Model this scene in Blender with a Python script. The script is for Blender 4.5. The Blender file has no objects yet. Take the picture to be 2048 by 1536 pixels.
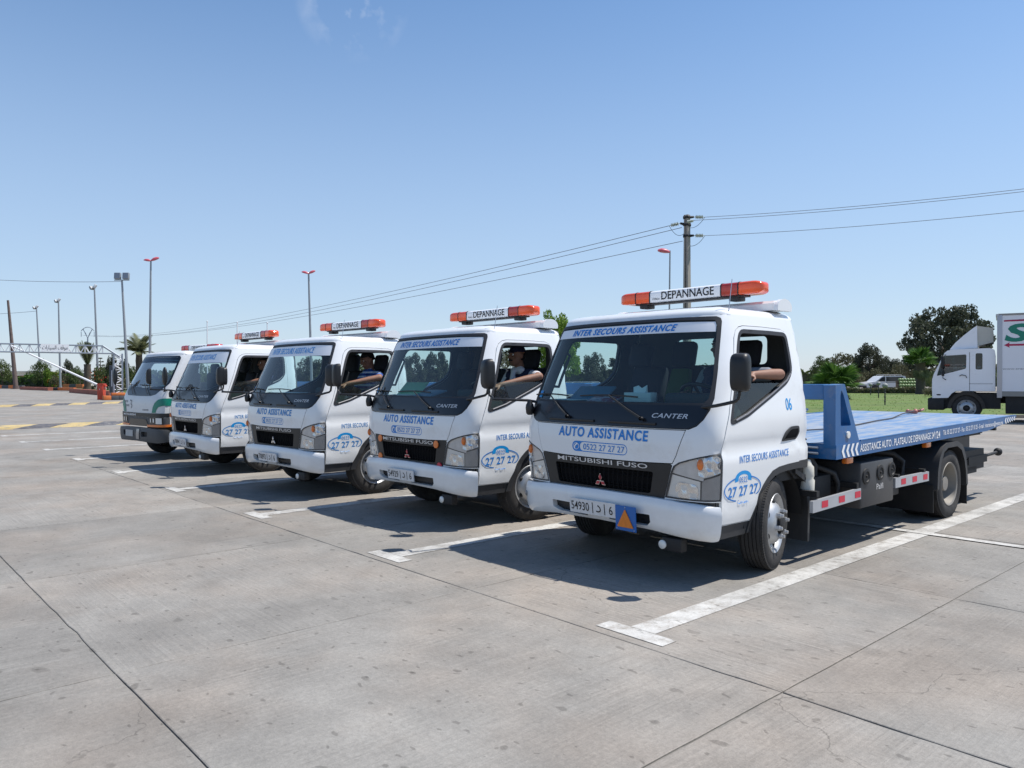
import bpy, bmesh, math, random
import numpy as np
from mathutils import Vector, Matrix, Euler
from mathutils.geometry import delaunay_2d_cdt

random.seed(7)
R = math.radians
scene = bpy.context.scene
COL = scene.collection

# ------------------------------------------------------------------ camera
CAM_POS = Vector((4.238, -4.743, 1.577))
FPX = 1531.0            # focal length in pixels of the 2048 px wide photo
YAW, PITCH, ROLL = R(-48.126), R(-0.445), R(-0.09)
FW = Vector((math.sin(YAW) * math.cos(PITCH), math.cos(YAW) * math.cos(PITCH), math.sin(PITCH)))
RT0 = Vector((math.cos(YAW), -math.sin(YAW), 0))
UP0 = RT0.cross(FW)
RT = RT0 * math.cos(ROLL) + UP0 * math.sin(ROLL)
UP = -RT0 * math.sin(ROLL) + UP0 * math.cos(ROLL)
cam_d = bpy.data.cameras.new('camera')
cam = bpy.data.objects.new('camera', cam_d)
COL.objects.link(cam)
M = Matrix((RT, UP, -FW)).transposed().to_4x4()
M.translation = CAM_POS
cam.matrix_world = M
cam_d.sensor_fit = 'HORIZONTAL'
cam_d.sensor_width = 36.0
cam_d.lens = 36.0 * FPX / 2048.0
cam_d.clip_start = 0.1
cam_d.clip_end = 4000.0
scene.camera = cam

# ------------------------------------------------------------------ sky, sun, exposure
SUN = Vector((0.30, 0.45, 1.0)).normalized()
world = bpy.data.worlds.new('World')
scene.world = world
world.use_nodes = True
nt = world.node_tree
nt.nodes.clear()
out = nt.nodes.new('ShaderNodeOutputWorld')
bg = nt.nodes.new('ShaderNodeBackground')
sky = nt.nodes.new('ShaderNodeTexSky')
sky.sky_type = 'NISHITA'
sky.sun_disc = False
sky.sun_elevation = math.asin(SUN.z)
sky.sun_rotation = math.atan2(SUN.x, SUN.y)
sky.altitude = 60.0
sky.air_density = 1.0
sky.dust_density = 0.25
sky.ozone_density = 1.6
bg.inputs['Strength'].default_value = 0.095
# one thin wisp of cloud high in the sky
CLOUD = (FW + RT * ((705 - 1024) / FPX) - UP * ((4 - 768) / FPX)).normalized()
tc = nt.nodes.new('ShaderNodeTexCoord')
dist = nt.nodes.new('ShaderNodeVectorMath'); dist.operation = 'DISTANCE'
nt.links.new(tc.outputs['Generated'], dist.inputs[0]); dist.inputs[1].default_value = CLOUD
mr = nt.nodes.new('ShaderNodeMapRange')
mr.inputs['From Min'].default_value = 0.066; mr.inputs['From Max'].default_value = 0.0
mr.inputs['To Min'].default_value = 0.0; mr.inputs['To Max'].default_value = 1.0
nt.links.new(dist.outputs['Value'], mr.inputs['Value'])
cn = nt.nodes.new('ShaderNodeTexNoise'); cn.inputs['Scale'].default_value = 26.0; cn.inputs['Detail'].default_value = 6.0
nt.links.new(tc.outputs['Generated'], cn.inputs['Vector'])
cr = nt.nodes.new('ShaderNodeMapRange')
cr.inputs['From Min'].default_value = 0.42; cr.inputs['From Max'].default_value = 0.72
nt.links.new(cn.outputs['Fac'], cr.inputs['Value'])
cm = nt.nodes.new('ShaderNodeMath'); cm.operation = 'MULTIPLY'
nt.links.new(mr.outputs['Result'], cm.inputs[0]); nt.links.new(cr.outputs['Result'], cm.inputs[1])
cmix = nt.nodes.new('ShaderNodeMixRGB')
nt.links.new(cm.outputs['Value'], cmix.inputs['Fac'])
# pale haze low over the horizon, all the way round
sx = nt.nodes.new('ShaderNodeSeparateXYZ'); nt.links.new(tc.outputs['Generated'], sx.inputs[0])
hz = nt.nodes.new('ShaderNodeMapRange'); hz.interpolation_type = 'SMOOTHERSTEP'
hz.inputs['From Min'].default_value = -0.05; hz.inputs['From Max'].default_value = 0.62
hz.inputs['To Min'].default_value = 0.70; hz.inputs['To Max'].default_value = 0.0
nt.links.new(sx.outputs['Z'], hz.inputs['Value'])
hmix = nt.nodes.new('ShaderNodeMixRGB'); nt.links.new(hz.outputs['Result'], hmix.inputs['Fac'])
sat = nt.nodes.new('ShaderNodeHueSaturation'); sat.inputs['Saturation'].default_value = 1.15; sat.inputs['Value'].default_value = 1.44
nt.links.new(sky.outputs['Color'], sat.inputs['Color'])
nt.links.new(sat.outputs['Color'], hmix.inputs['Color1']); hmix.inputs['Color2'].default_value = (4.35, 5.5, 7.4, 1)
nt.links.new(hmix.outputs['Color'], cmix.inputs['Color1'])
cmix.inputs['Color2'].default_value = (7.5, 8.0, 9.0, 1)
nt.links.new(cmix.outputs['Color'], bg.inputs['Color'])
nt.links.new(bg.outputs['Background'], out.inputs['Surface'])

sun_d = bpy.data.lights.new('sun', 'SUN')
sun_d.energy = 4.9
sun_d.angle = R(0.53)
sun_d.color = (1.0, 0.955, 0.89)
sun = bpy.data.objects.new('sun', sun_d)
COL.objects.link(sun)
sun.rotation_euler = SUN.to_track_quat('Z', 'Y').to_euler()
sun.location = (0, 0, 30)

scene.view_settings.view_transform = 'Standard'
scene.view_settings.look = 'None'
scene.view_settings.exposure = 0.22
scene.view_settings.gamma = 1.0
scene.view_settings.use_curve_mapping = False
scene.render.engine = 'CYCLES'
scene.cycles.max_bounces = 8
scene.cycles.transparent_max_bounces = 24
scene.cycles.caustics_reflective = False
scene.cycles.caustics_refractive = False
scene.cycles.use_denoising = True


def ray(px, py):
    return FW + RT * ((px - 1024) / FPX) - UP * ((py - 768) / FPX)


def at(px, D, z=0.0):
    """ground point (at height z) below picture column px, D metres ahead"""
    p = CAM_POS + ray(px, 768) * D
    return Vector((p.x, p.y, z))


def zat(py, D):
    """height of picture row py at D metres ahead"""
    return CAM_POS.z + (757.0 - py) / FPX * D


def gnd(px, py, z=0.0):
    d = ray(px, py)
    return CAM_POS + d * ((z - CAM_POS.z) / d.z)


# ------------------------------------------------------------------ materials
MATS = {}


def mk(name, col, rough=0.5, metal=0.0, var=0.0, vscale=4.0, bump=0.0, bscale=60.0, coat=0.0, objvar=0.0,
       dirt=None, dscale=3.0, dlo=0.5, dhi=0.75, spec=0.5, trans=0.0, sss=0.0):
    m = bpy.data.materials.new(name)
    m.use_nodes = True
    n = m.node_tree
    b = n.nodes['Principled BSDF']
    b.inputs['Base Color'].default_value = (*col, 1)
    b.inputs['Roughness'].default_value = rough
    b.inputs['Metallic'].default_value = metal
    b.inputs['Specular IOR Level'].default_value = spec
    if coat:
        b.inputs['Coat Weight'].default_value = coat
        b.inputs['Coat Roughness'].default_value = 0.06
    if trans:
        b.inputs['Transmission Weight'].default_value = trans
    tcn = n.nodes.new('ShaderNodeTexCoord')
    src = None
    if var or objvar:
        hsv = n.nodes.new('ShaderNodeHueSaturation')
        hsv.inputs['Color'].default_value = (*col, 1)
        add = n.nodes.new('ShaderNodeMath'); add.operation = 'ADD'
        add.inputs[0].default_value = 1.0; add.inputs[1].default_value = 0.0
        if var:
            nz = n.nodes.new('ShaderNodeTexNoise'); nz.inputs['Scale'].default_value = vscale
            nz.inputs['Detail'].default_value = 5.0
            n.links.new(tcn.outputs['Object'], nz.inputs['Vector'])
            r1 = n.nodes.new('ShaderNodeMapRange')
            r1.inputs['From Min'].default_value = 0.25; r1.inputs['From Max'].default_value = 0.75
            r1.inputs['To Min'].default_value = 1 - var; r1.inputs['To Max'].default_value = 1 + var
            n.links.new(nz.outputs['Fac'], r1.inputs['Value'])
            n.links.new(r1.outputs['Result'], add.inputs[0])
        if objvar:
            oi = n.nodes.new('ShaderNodeObjectInfo')
            r2 = n.nodes.new('ShaderNodeMapRange')
            r2.inputs['To Min'].default_value = -objvar; r2.inputs['To Max'].default_value = objvar
            n.links.new(oi.outputs['Random'], r2.inputs['Value'])
            n.links.new(r2.outputs['Result'], add.inputs[1])
        n.links.new(add.outputs['Value'], hsv.inputs['Value'])
        src = hsv.outputs['Color']
    if dirt:
        nz = n.nodes.new('ShaderNodeTexNoise'); nz.inputs['Scale'].default_value = dscale
        nz.inputs['Detail'].default_value = 8.0; nz.inputs['Roughness'].default_value = 0.65
        n.links.new(tcn.outputs['Object'], nz.inputs['Vector'])
        r3 = n.nodes.new('ShaderNodeMapRange')
        r3.inputs['From Min'].default_value = dlo; r3.inputs['From Max'].default_value = dhi
        n.links.new(nz.outputs['Fac'], r3.inputs['Value'])
        mx = n.nodes.new('ShaderNodeMixRGB')
        n.links.new(r3.outputs['Result'], mx.inputs['Fac'])
        if src: n.links.new(src, mx.inputs['Color1'])
        else: mx.inputs['Color1'].default_value = (*col, 1)
        mx.inputs['Color2'].default_value = (*dirt, 1)
        src = mx.outputs['Color']
    if src: n.links.new(src, b.inputs['Base Color'])
    if bump:
        nz = n.nodes.new('ShaderNodeTexNoise'); nz.inputs['Scale'].default_value = bscale
        nz.inputs['Detail'].default_value = 4.0
        n.links.new(tcn.outputs['Object'], nz.inputs['Vector'])
        bp = n.nodes.new('ShaderNodeBump'); bp.inputs['Strength'].default_value = bump
        bp.inputs['Distance'].default_value = 0.02
        n.links.new(nz.outputs['Fac'], bp.inputs['Height'])
        n.links.new(bp.outputs['Normal'], b.inputs['Normal'])
    MATS[name] = m
    return m


def mk_glass(name, tint, gloss=1.0, film=0.0):
    """thin sheet: tinted see-through plus a Fresnel reflection (and a little dust film)"""
    m = bpy.data.materials.new(name)
    m.use_nodes = True
    n = m.node_tree
    n.nodes.clear()
    o = n.nodes.new('ShaderNodeOutputMaterial')
    tr = n.nodes.new('ShaderNodeBsdfTransparent'); tr.inputs['Color'].default_value = (*tint, 1)
    gl = n.nodes.new('ShaderNodeBsdfGlossy'); gl.inputs['Roughness'].default_value = 0.02
    gl.inputs['Color'].default_value = (1, 1, 1, 1)
    fr = n.nodes.new('ShaderNodeFresnel')
    # a thin pane reflects the same from both faces
    ge = n.nodes.new('ShaderNodeNewGeometry')
    io = n.nodes.new('ShaderNodeMapRange'); io.inputs['To Min'].default_value = 1.5; io.inputs['To Max'].default_value = 1 / 1.5
    n.links.new(ge.outputs['Backfacing'], io.inputs['Value']); n.links.new(io.outputs['Result'], fr.inputs['IOR'])
    mu = n.nodes.new('ShaderNodeMath'); mu.operation = 'MULTIPLY'; mu.inputs[1].default_value = gloss
    n.links.new(fr.outputs['Fac'], mu.inputs[0])
    mx = n.nodes.new('ShaderNodeMixShader')
    n.links.new(mu.outputs['Value'], mx.inputs['Fac'])
    last = tr
    if film:
        df = n.nodes.new('ShaderNodeBsdfDiffuse'); df.inputs['Color'].default_value = (0.55, 0.56, 0.55, 1)
        m2 = n.nodes.new('ShaderNodeMixShader'); m2.inputs['Fac'].default_value = film
        n.links.new(tr.outputs['BSDF'], m2.inputs[1]); n.links.new(df.outputs['BSDF'], m2.inputs[2])
        n.links.new(m2.outputs['Shader'], mx.inputs[1])
    else:
        n.links.new(tr.outputs['BSDF'], mx.inputs[1])
    n.links.new(gl.outputs['BSDF'], mx.inputs[2])
    n.links.new(mx.outputs['Shader'], o.inputs['Surface'])
    MATS[name] = m
    return m


WHITE = mk('white_paint', (0.79, 0.80, 0.80), 0.32, var=0.02, vscale=3, coat=0.5, dirt=(0.58, 0.55, 0.50), dscale=2.6, dlo=0.56, dhi=0.95)
def grime(m, z0, z1, amt, col):
    # road film thrown up on the lower panels
    n = m.node_tree; b = n.nodes['Principled BSDF']
    src = b.inputs['Base Color'].links[0].from_socket
    t = n.nodes.new('ShaderNodeTexCoord'); s = n.nodes.new('ShaderNodeSeparateXYZ'); n.links.new(t.outputs['Object'], s.inputs[0])
    r = n.nodes.new('ShaderNodeMapRange'); r.inputs['From Min'].default_value = z0; r.inputs['From Max'].default_value = z1
    r.inputs['To Min'].default_value = amt; r.inputs['To Max'].default_value = 0.0
    n.links.new(s.outputs['Z'], r.inputs['Value'])
    nz = n.nodes.new('ShaderNodeTexNoise'); nz.inputs['Scale'].default_value = 5.0; nz.inputs['Detail'].default_value = 8; nz.inputs['Roughness'].default_value = .7
    n.links.new(t.outputs['Object'], nz.inputs['Vector'])
    r2 = n.nodes.new('ShaderNodeMapRange'); r2.inputs['From Min'].default_value = .35; r2.inputs['From Max'].default_value = .7
    n.links.new(nz.outputs['Fac'], r2.inputs['Value'])
    k = n.nodes.new('ShaderNodeMath'); k.operation = 'MULTIPLY'; n.links.new(r.outputs['Result'], k.inputs[0]); n.links.new(r2.outputs['Result'], k.inputs[1])
    mx = n.nodes.new('ShaderNodeMixRGB'); n.links.new(k.outputs[0], mx.inputs['Fac']); n.links.new(src, mx.inputs['Color1']); mx.inputs['Color2'].default_value = (*col, 1)
    n.links.new(mx.outputs['Color'], b.inputs['Base Color'])


grime(WHITE, .30, .80, .32, (.40, .37, .32))
OLDWHITE = mk('old_white_paint', (0.66, 0.67, 0.67), 0.4, var=0.03, vscale=3, coat=0.25, dirt=(0.48, 0.46, 0.42), dscale=4, dlo=0.55, dhi=0.9)
BLACKPL = mk('black_plastic', (0.013, 0.0135, 0.015), 0.45, var=0.1, vscale=8)
MATTEBLACK = mk('matte_black', (0.010, 0.010, 0.011), 0.9, spec=0.1)
COWL = mk('black_cowl', (0.007, 0.008, 0.011), 0.3, var=0.1, coat=0.2)
GREYPL = mk('dark_grey_plastic', (0.036, 0.037, 0.040), 0.55, var=0.12, vscale=9, dirt=(0.075, 0.07, 0.062), dscale=5, dlo=0.55, dhi=0.85)
RUBBER = mk('window_rubber', (0.025, 0.026, 0.03), 0.6)
TRIM = mk('cab_trim', (0.085, 0.088, 0.09), 0.8, var=0.1)
SEAT = mk('seat_cloth', (0.028, 0.030, 0.040), 0.95, bump=0.3, bscale=200)
DASH = mk('dashboard_plastic', (0.05, 0.053, 0.058), 0.75)
GLASS = mk_glass('windscreen_glass', (0.60, 0.80, 0.79), 1.0, film=0.025)
SIDEGLASS = mk_glass('side_glass', (0.62, 0.80, 0.75), 1.0, film=0.018)
STRIPGREY = mk('weather_strip_grey', (0.20, 0.20, 0.21), 0.45, 0.3)
REARGLASS = mk_glass('rear_glass', (0.78, 0.86, 0.86), 0.8)
STRIP = mk('sun_strip_film', (0.88, 0.88, 0.89), 0.45)
BLUE = mk('blue_vinyl', (0.005, 0.20, 0.60), 0.4)
SKYBLUE = mk('light_blue_vinyl', (0.006, 0.30, 0.70), 0.4)
FADEDBLUE = mk('faded_blue_vinyl', (0.03, 0.23, 0.56), 0.45)
DECALWHITE = mk('white_vinyl', (0.82, 0.83, 0.84), 0.4)
BLACKINK = mk('black_ink', (0.012, 0.012, 0.014), 0.5)
CHROME = mk('chrome', (0.75, 0.76, 0.78), 0.18, 1.0)
REDENAMEL = mk('red_enamel', (0.42, 0.012, 0.03), 0.3, coat=0.4)
SILVER = mk('silver_lettering', (0.62, 0.62, 0.62), 0.35, 0.3)
REFLECTOR = mk('lamp_reflector', (0.72, 0.73, 0.74), 0.2, 0.85)
LAMPCREAM = mk('lamp_housing', (0.60, 0.59, 0.55), 0.5)
LENSCLEAR = mk('lens_frosted', (0.60, 0.585, 0.565), 0.22, coat=0.6, var=0.12, vscale=14)
LENSGREY = mk('lens_smoked', (0.26, 0.26, 0.26), 0.22, coat=0.6, var=0.15, vscale=10)
LENSWHITE = mk('lens_white', (0.76, 0.75, 0.71), 0.2, coat=0.6)
LENSSHEET = mk_glass('headlamp_lens', (0.95, 0.95, 0.95), 1.0, film=0.06)
ORANGE = mk('orange_lens', (0.82, 0.082, 0.008), 0.18, coat=0.7, var=0.10, vscale=16)
ORANGEDARK = mk('orange_lens_deep', (0.40, 0.024, 0.010), 0.2, coat=0.6, var=0.2, vscale=22)
AMBER = mk('amber_lens', (0.75, 0.18, 0.02), 0.25, coat=0.5)
TYRE = mk('tyre_rubber', (0.026, 0.025, 0.025), 0.82, var=0.15, vscale=7, bump=0.15, bscale=90, dirt=(0.085, 0.078, 0.068), dscale=6, dlo=0.5, dhi=0.85)
RIM = mk('rim_paint', (0.46, 0.47, 0.48), 0.42, 0.6, var=0.08, vscale=10, dirt=(0.20, 0.18, 0.16), dscale=9, dlo=0.6, dhi=0.9)
RIMDIRTY = mk('rim_dusty', (0.27, 0.25, 0.22), 0.65, 0.2, var=0.12, vscale=8)
CHASSIS = mk('chassis_black', (0.011, 0.011, 0.012), 0.65, var=0.2, vscale=5, dirt=(0.035, 0.032, 0.028), dscale=4, dlo=0.55, dhi=0.9)
TANK = mk('tank_grey', (0.048, 0.048, 0.05), 0.5, var=0.12, vscale=4, dirt=(0.09, 0.083, 0.074), dscale=3, dlo=0.5, dhi=0.9)
STEEL = mk('galvanised_steel', (0.50, 0.52, 0.55), 0.42, 0.55, var=0.08, vscale=6)
CANWHITE = mk('off_white_plastic', (0.60, 0.575, 0.50), 0.5, var=0.08, vscale=10)
BEDBLUE = mk('bed_blue_paint', (0.011, 0.105, 0.29), 0.42, var=0.10, vscale=3, coat=0.2, dirt=(0.11, 0.15, 0.22), dscale=7, dlo=0.54, dhi=0.80)
REDSQ = mk('red_reflector', (0.55, 0.02, 0.05), 0.4)
REDLAMP = mk('red_lens', (0.5, 0.02, 0.015), 0.25, coat=0.5)
PLATE = mk('plate_white', (0.70, 0.70, 0.70), 0.45, dirt=(0.5, 0.48, 0.44), dscale=12, dlo=0.55, dhi=0.9)
SIGNBLUE = mk('sign_blue', (0.008, 0.12, 0.42), 0.4)
SIGNORANGE = mk('sign_orange', (0.70, 0.20, 0.015), 0.35, var=0.15, vscale=30)
WIRE = mk('steel_wire', (0.10, 0.09, 0.085), 0.6, 0.4)


def deck_material():
    m = mk('deck_worn_blue', (0.13, 0.27, 0.52), 0.5)
    n = m.node_tree; b = n.nodes['Principled BSDF']
    t = n.nodes.new('ShaderNodeTexCoord')
    mp = n.nodes.new('ShaderNodeMapping'); mp.inputs['Scale'].default_value = (3.4, 0.42, 1)
    n.links.new(t.outputs['Object'], mp.inputs['Vector'])
    nz = n.nodes.new('ShaderNodeTexNoise'); nz.inputs['Scale'].default_value = 4.2; nz.inputs['Detail'].default_value = 10; nz.inputs['Roughness'].default_value = 0.7
    n.links.new(mp.outputs['Vector'], nz.inputs['Vector'])
    cr = n.nodes.new('ShaderNodeValToRGB')
    e = cr.color_ramp.elements
    e[0].position = 0.36; e[0].color = (0.085, 0.19, 0.37, 1)
    e[1].position = 0.68; e[1].color = (0.34, 0.35, 0.36, 1)
    e.new(0.48).color = (0.165, 0.25, 0.385, 1)
    e.new(0.57).color = (0.30, 0.33, 0.37, 1)
    n.links.new(nz.outputs['Fac'], cr.inputs['Fac'])
    n.links.new(cr.outputs['Color'], b.inputs['Base Color'])
    return m


DECK = deck_material()


# ------------------------------------------------------------------ object helpers
def link(o, parent=None):
    COL.objects.link(o)
    if parent is not None: o.parent = parent
    return o


def tag(o, label=None, cat=None, group=None, kind=None):
    if label: o['label'] = label
    if cat: o['category'] = cat
    if group: o['group'] = group
    if kind: o['kind'] = kind
    return o


def empty(name, loc=(0, 0, 0), rz=0.0, label=None, cat=None, group=None):
    o = bpy.data.objects.new(name, None)
    o.empty_display_size = 0.2
    link(o)
    o.location = loc
    o.rotation_euler = (0, 0, rz)
    return tag(o, label, cat, group)


def copy_tree(o, parent=None):
    c = o.copy()
    COL.objects.link(c)
    c.parent = parent
    for k in ('label', 'category', 'group'):
        if parent is None and k in c: del c[k]
    for ch in list(o.children):
        copy_tree(ch, c)
    return c


def finish(me, mats, smooth=35.0):
    for m in (mats if isinstance(mats, (list, tuple)) else [mats]):
        me.materials.append(m)
    if smooth:
        me.polygons.foreach_set('use_smooth', [True] * len(me.polygons))
        me.set_sharp_from_angle(angle=R(smooth))
    me.update()


def raw(name, verts, faces, mats, parent=None, smooth=None, idx=None):
    me = bpy.data.meshes.new(name)
    me.from_pydata([tuple(v) for v in verts], [], faces)
    if idx: me.polygons.foreach_set('material_index', idx)
    finish(me, mats, smooth)
    return link(bpy.data.objects.new(name, me), parent)


class MB:
    """collects shapes into one mesh"""
    def __init__(s):
        s.v = []; s.f = []; s.i = []

    def add(s, vs, fs, mi=0):
        k = len(s.v)
        s.v += [Vector(v) for v in vs]
        s.f += [tuple(i + k for i in f) for f in fs]
        s.i += [mi] * len(fs)
        return s

    def box(s, c, d, bev=0.0, rot=None, mi=0, taper=None):
        bm = bmesh.new()
        bmesh.ops.create_cube(bm, size=1.0)
        for v in bm.verts:
            v.co = Vector((v.co.x * d[0], v.co.y * d[1], v.co.z * d[2]))
            if taper and v.co.z > 0:
                v.co.x *= taper[0]; v.co.y *= taper[1]
        if bev:
            bmesh.ops.bevel(bm, geom=bm.edges[:], offset=bev, segments=2, profile=0.5, affect='EDGES')
        m = (rot if rot else Matrix.Identity(3))
        bm.verts.index_update()
        s.add([m @ v.co + Vector(c) for v in bm.verts], [[v.index for v in f.verts] for f in bm.faces], mi)
        bm.free()
        return s

    def tube(s, path, r, n=8, cap=True, mi=0):
        path = [Vector(p) for p in path]
        rs = r if isinstance(r, (list, tuple)) else [r] * len(path)
        vs = []; fs = []
        ref = None
        for k, p in enumerate(path):
            t = (path[min(k + 1, len(path) - 1)] - path[max(k - 1, 0)])
            t = t.normalized() if t.length > 1e-9 else Vector((0, 0, 1))
            if ref is None:
                ref = Vector((0, 0, 1)) if abs(t.z) < 0.9 else Vector((1, 0, 0))
            u = t.cross(ref)
            if u.length < 1e-6: u = t.orthogonal()
            u.normalize(); w = t.cross(u).normalized()
            ref = u.cross(t).normalized() if False else ref
            for j in range(n):
                a = 2 * math.pi * j / n
                vs.append(p + (u * math.cos(a) + w * math.sin(a)) * rs[k])
        for k in range(len(path) - 1):
            for j in range(n):
                a = k * n + j; b = k * n + (j + 1) % n
                fs.append((a, b, b + n, a + n))
        if cap:
            fs.append(tuple(range(n))[::-1]); fs.append(tuple(range((len(path) - 1) * n, len(path) * n)))
        return s.add(vs, fs, mi)

    def lathe(s, prof, axis='x', n=32, c=(0, 0, 0), mi=0, a0=0.0, a1=2 * math.pi):
        """prof: list of (t along axis, radius)"""
        full = abs(a1 - a0 - 2 * math.pi) < 1e-6
        m = n if full else n + 1
        vs = []
        for t, r in prof:
            for j in range(m):
                a = a0 + (a1 - a0) * j / n
                q = (r * math.cos(a), r * math.sin(a))
                p = {'x': (t, q[0], q[1]), 'y': (q[0], t, q[1]), 'z': (q[0], q[1], t)}[axis]
                vs.append(Vector(p) + Vector(c))
        fs = []
        for k in range(len(prof) - 1):
            for j in range(n):
                a = k * m + j; b = k * m + (j + 1) % m
                f = (a, b, b + m, a + m)
                fs.append(f if axis != 'y' else f[::-1])
        return s.add(vs, fs, mi)

    def prism(s, poly, origin, U, V, depth, mi=0):
        """poly (u,v) extruded along U x V by depth"""
        U = Vector(U); V = Vector(V); N = U.cross(V).normalized()
        n = len(poly)
        P = [Vector(origin) + U * a + V * b for a, b in poly]
        vs = P + [p + N * depth for p in P]
        fs = [tuple(range(n))[::-1], tuple(range(n, 2 * n))]
        fs += [(k, (k + 1) % n, (k + 1) % n + n, k + n) for k in range(n)]
        return s.add(vs, fs, mi)

    def ball(s, c, r, nu=12, nv=8, mi=0, sc=(1, 1, 1)):
        vs = [Vector(c) + Vector((0, 0, r * sc[2]))]; fs = []
        for k in range(1, nv):
            ph = math.pi * k / nv
            for j in range(nu):
                a = 2 * math.pi * j / nu
                vs.append(Vector(c) + Vector((r * sc[0] * math.sin(ph) * math.cos(a), r * sc[1] * math.sin(ph) * math.sin(a), r * sc[2] * math.cos(ph))))
        vs.append(Vector(c) - Vector((0, 0, r * sc[2])))
        for j in range(nu):
            fs.append((0, 1 + j, 1 + (j + 1) % nu))
        for k in range(nv - 2):
            for j in range(nu):
                a = 1 + k * nu + j; b = 1 + k * nu + (j + 1) % nu
                fs.append((a, a + nu, b + nu, b))
        L = len(vs) - 1
        for j in range(nu):
            fs.append((L, 1 + (nv - 2) * nu + (j + 1) % nu, 1 + (nv - 2) * nu + j))
        return s.add(vs, fs, mi)

    def build(s, name, mats, parent=None, smooth=35.0):
        return raw(name, s.v, s.f, mats, parent, smooth, s.i)


def pip(pts, poly):
    pts = np.asarray(pts, float).reshape(-1, 2)
    poly = np.asarray(poly, float)
    x, y = pts[:, 0], pts[:, 1]
    ins = np.zeros(len(pts), bool)
    j = len(poly) - 1
    for i in range(len(poly)):
        xi, yi = poly[i]; xj, yj = poly[j]
        c = (yi > y) != (yj > y)
        if yi != yj:
            ins ^= c & (x < (xj - xi) * (y - yi) / (yj - yi) + xi)
        j = i
    return ins


def densify(poly, step):
    o = []
    n = len(poly)
    for k in range(n):
        a = poly[k]; b = poly[(k + 1) % n]
        L = math.hypot(b[0] - a[0], b[1] - a[1])
        m = max(1, int(math.ceil(L / step)))
        for q in range(m):
            o.append((a[0] + (b[0] - a[0]) * q / m, a[1] + (b[1] - a[1]) * q / m))
    return o


def smooth_poly(poly, r, seg=3):
    """rounds every corner of a polygon by r"""
    o = []
    n = len(poly)
    for k in range(n):
        p0 = Vector(poly[k - 1]); p = Vector(poly[k]); p1 = Vector(poly[(k + 1) % n])
        a = (p0 - p); b = (p1 - p)
        d = min(r, a.length * 0.45, b.length * 0.45)
        A = p + a.normalized() * d; B = p + b.normalized() * d
        for q in range(seg + 1):
            t = q / seg
            o.append(tuple(A * (1 - t) ** 2 + p * 2 * t * (1 - t) + B * t * t))
    return o


def inset_poly(poly, d):
    """moves a polygon inwards by d (simple offset)"""
    P = [Vector(p) for p in poly]
    n = len(P)
    area = sum(P[k].x * P[(k + 1) % n].y - P[(k + 1) % n].x * P[k].y for k in range(n))
    sg = 1 if area > 0 else -1
    o = []
    for k in range(n):
        e0 = (P[k] - P[k - 1]); e1 = (P[(k + 1) % n] - P[k])
        if e0.length < 1e-7: e0 = e1
        if e1.length < 1e-7: e1 = e0
        e0.normalize(); e1.normalize()
        n0 = Vector((-e0.y, e0.x)) * sg; n1 = Vector((-e1.y, e1.x)) * sg
        b = n0 + n1
        if b.length < 1e-6: b = n0
        b.normalize()
        c = max(0.5, b.dot(n0))
        o.append(tuple(P[k] + b * (d / c)))
    return o


def patch(name, outline, mats, parent, f, holes=(), step=0.08, off=0.0, thick=0.0, smooth=40.0, flip=False):
    """a sheet over surface f(a, b, offset) bounded by outline with holes, optionally a slab of the given thickness"""
    loops = [densify(outline, step)] + [densify(h, step) for h in holes]
    pts = []; edges = []
    for L in loops:
        k = len(pts); n = len(L)
        pts += L
        edges += [(k + q, k + (q + 1) % n) for q in range(n)]
    B = np.array(pts)
    lo = B.min(0); hi = B.max(0)
    gx = np.arange(lo[0] + step / 2, hi[0], step); gy = np.arange(lo[1] + step / 2, hi[1], step)
    if len(gx) and len(gy):
        G = np.array([(x, y) for x in gx for y in gy])
        ok = pip(G, loops[0])
        for h in loops[1:]: ok &= ~pip(G, h)
        G = G[ok]
        if len(G):
            d = np.sqrt(((G[:, None, :] - B[None]) ** 2).sum(-1)).min(1)
            G = G[d > step * 0.45]
            pts += [tuple(g) for g in G]
    vs, es, fs, *_ = delaunay_2d_cdt([Vector(p) for p in pts], edges, [], 0, 1e-6)
    V2 = np.array([(v.x, v.y) for v in vs])
    C = np.array([V2[list(t)].mean(0) for t in fs])
    ok = pip(C, loops[0])
    for h in loops[1:]: ok &= ~pip(C, h)
    F = [tuple(t) for t, k in zip(fs, ok) if k]
    of = off if callable(off) else (lambda a, b: off)
    top = [f(v[0], v[1], of(v[0], v[1])) for v in V2]
    # orientation: normals outward = direction of growing offset
    if F:
        t = F[0]; m = V2[list(t)].mean(0)
        nrm = (top[t[1]] - top[t[0]]).cross(top[t[2]] - top[t[0]])
        outw = f(m[0], m[1], 0.05) - f(m[0], m[1], 0.0)
        if (nrm.dot(outw) < 0) != flip: F = [t[::-1] for t in F]
    verts = list(top); faces = list(F); idx = [0] * len(F)
    two = isinstance(mats, (list, tuple)) and len(mats) > 1
    if thick:
        n = len(verts)
        th = thick if callable(thick) else (lambda a, b: thick)
        verts += [f(v[0], v[1], of(v[0], v[1]) - th(v[0], v[1])) for v in V2]
        faces += [tuple(i + n for i in t[::-1]) for t in F]
        idx += [1 if two else 0] * len(F)
        cnt = {}
        for t in F:
            for q in range(3):
                e = (t[q], t[(q + 1) % 3])
                cnt[e] = cnt.get(e, 0) + 1
        for (a, b) in list(cnt):
            if (b, a) not in cnt:
                faces.append((b, a, a + n, b + n)); idx.append(0)
    return raw(name, verts, faces, mats, parent, smooth, idx)


TEXT_CACHE = {}


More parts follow.
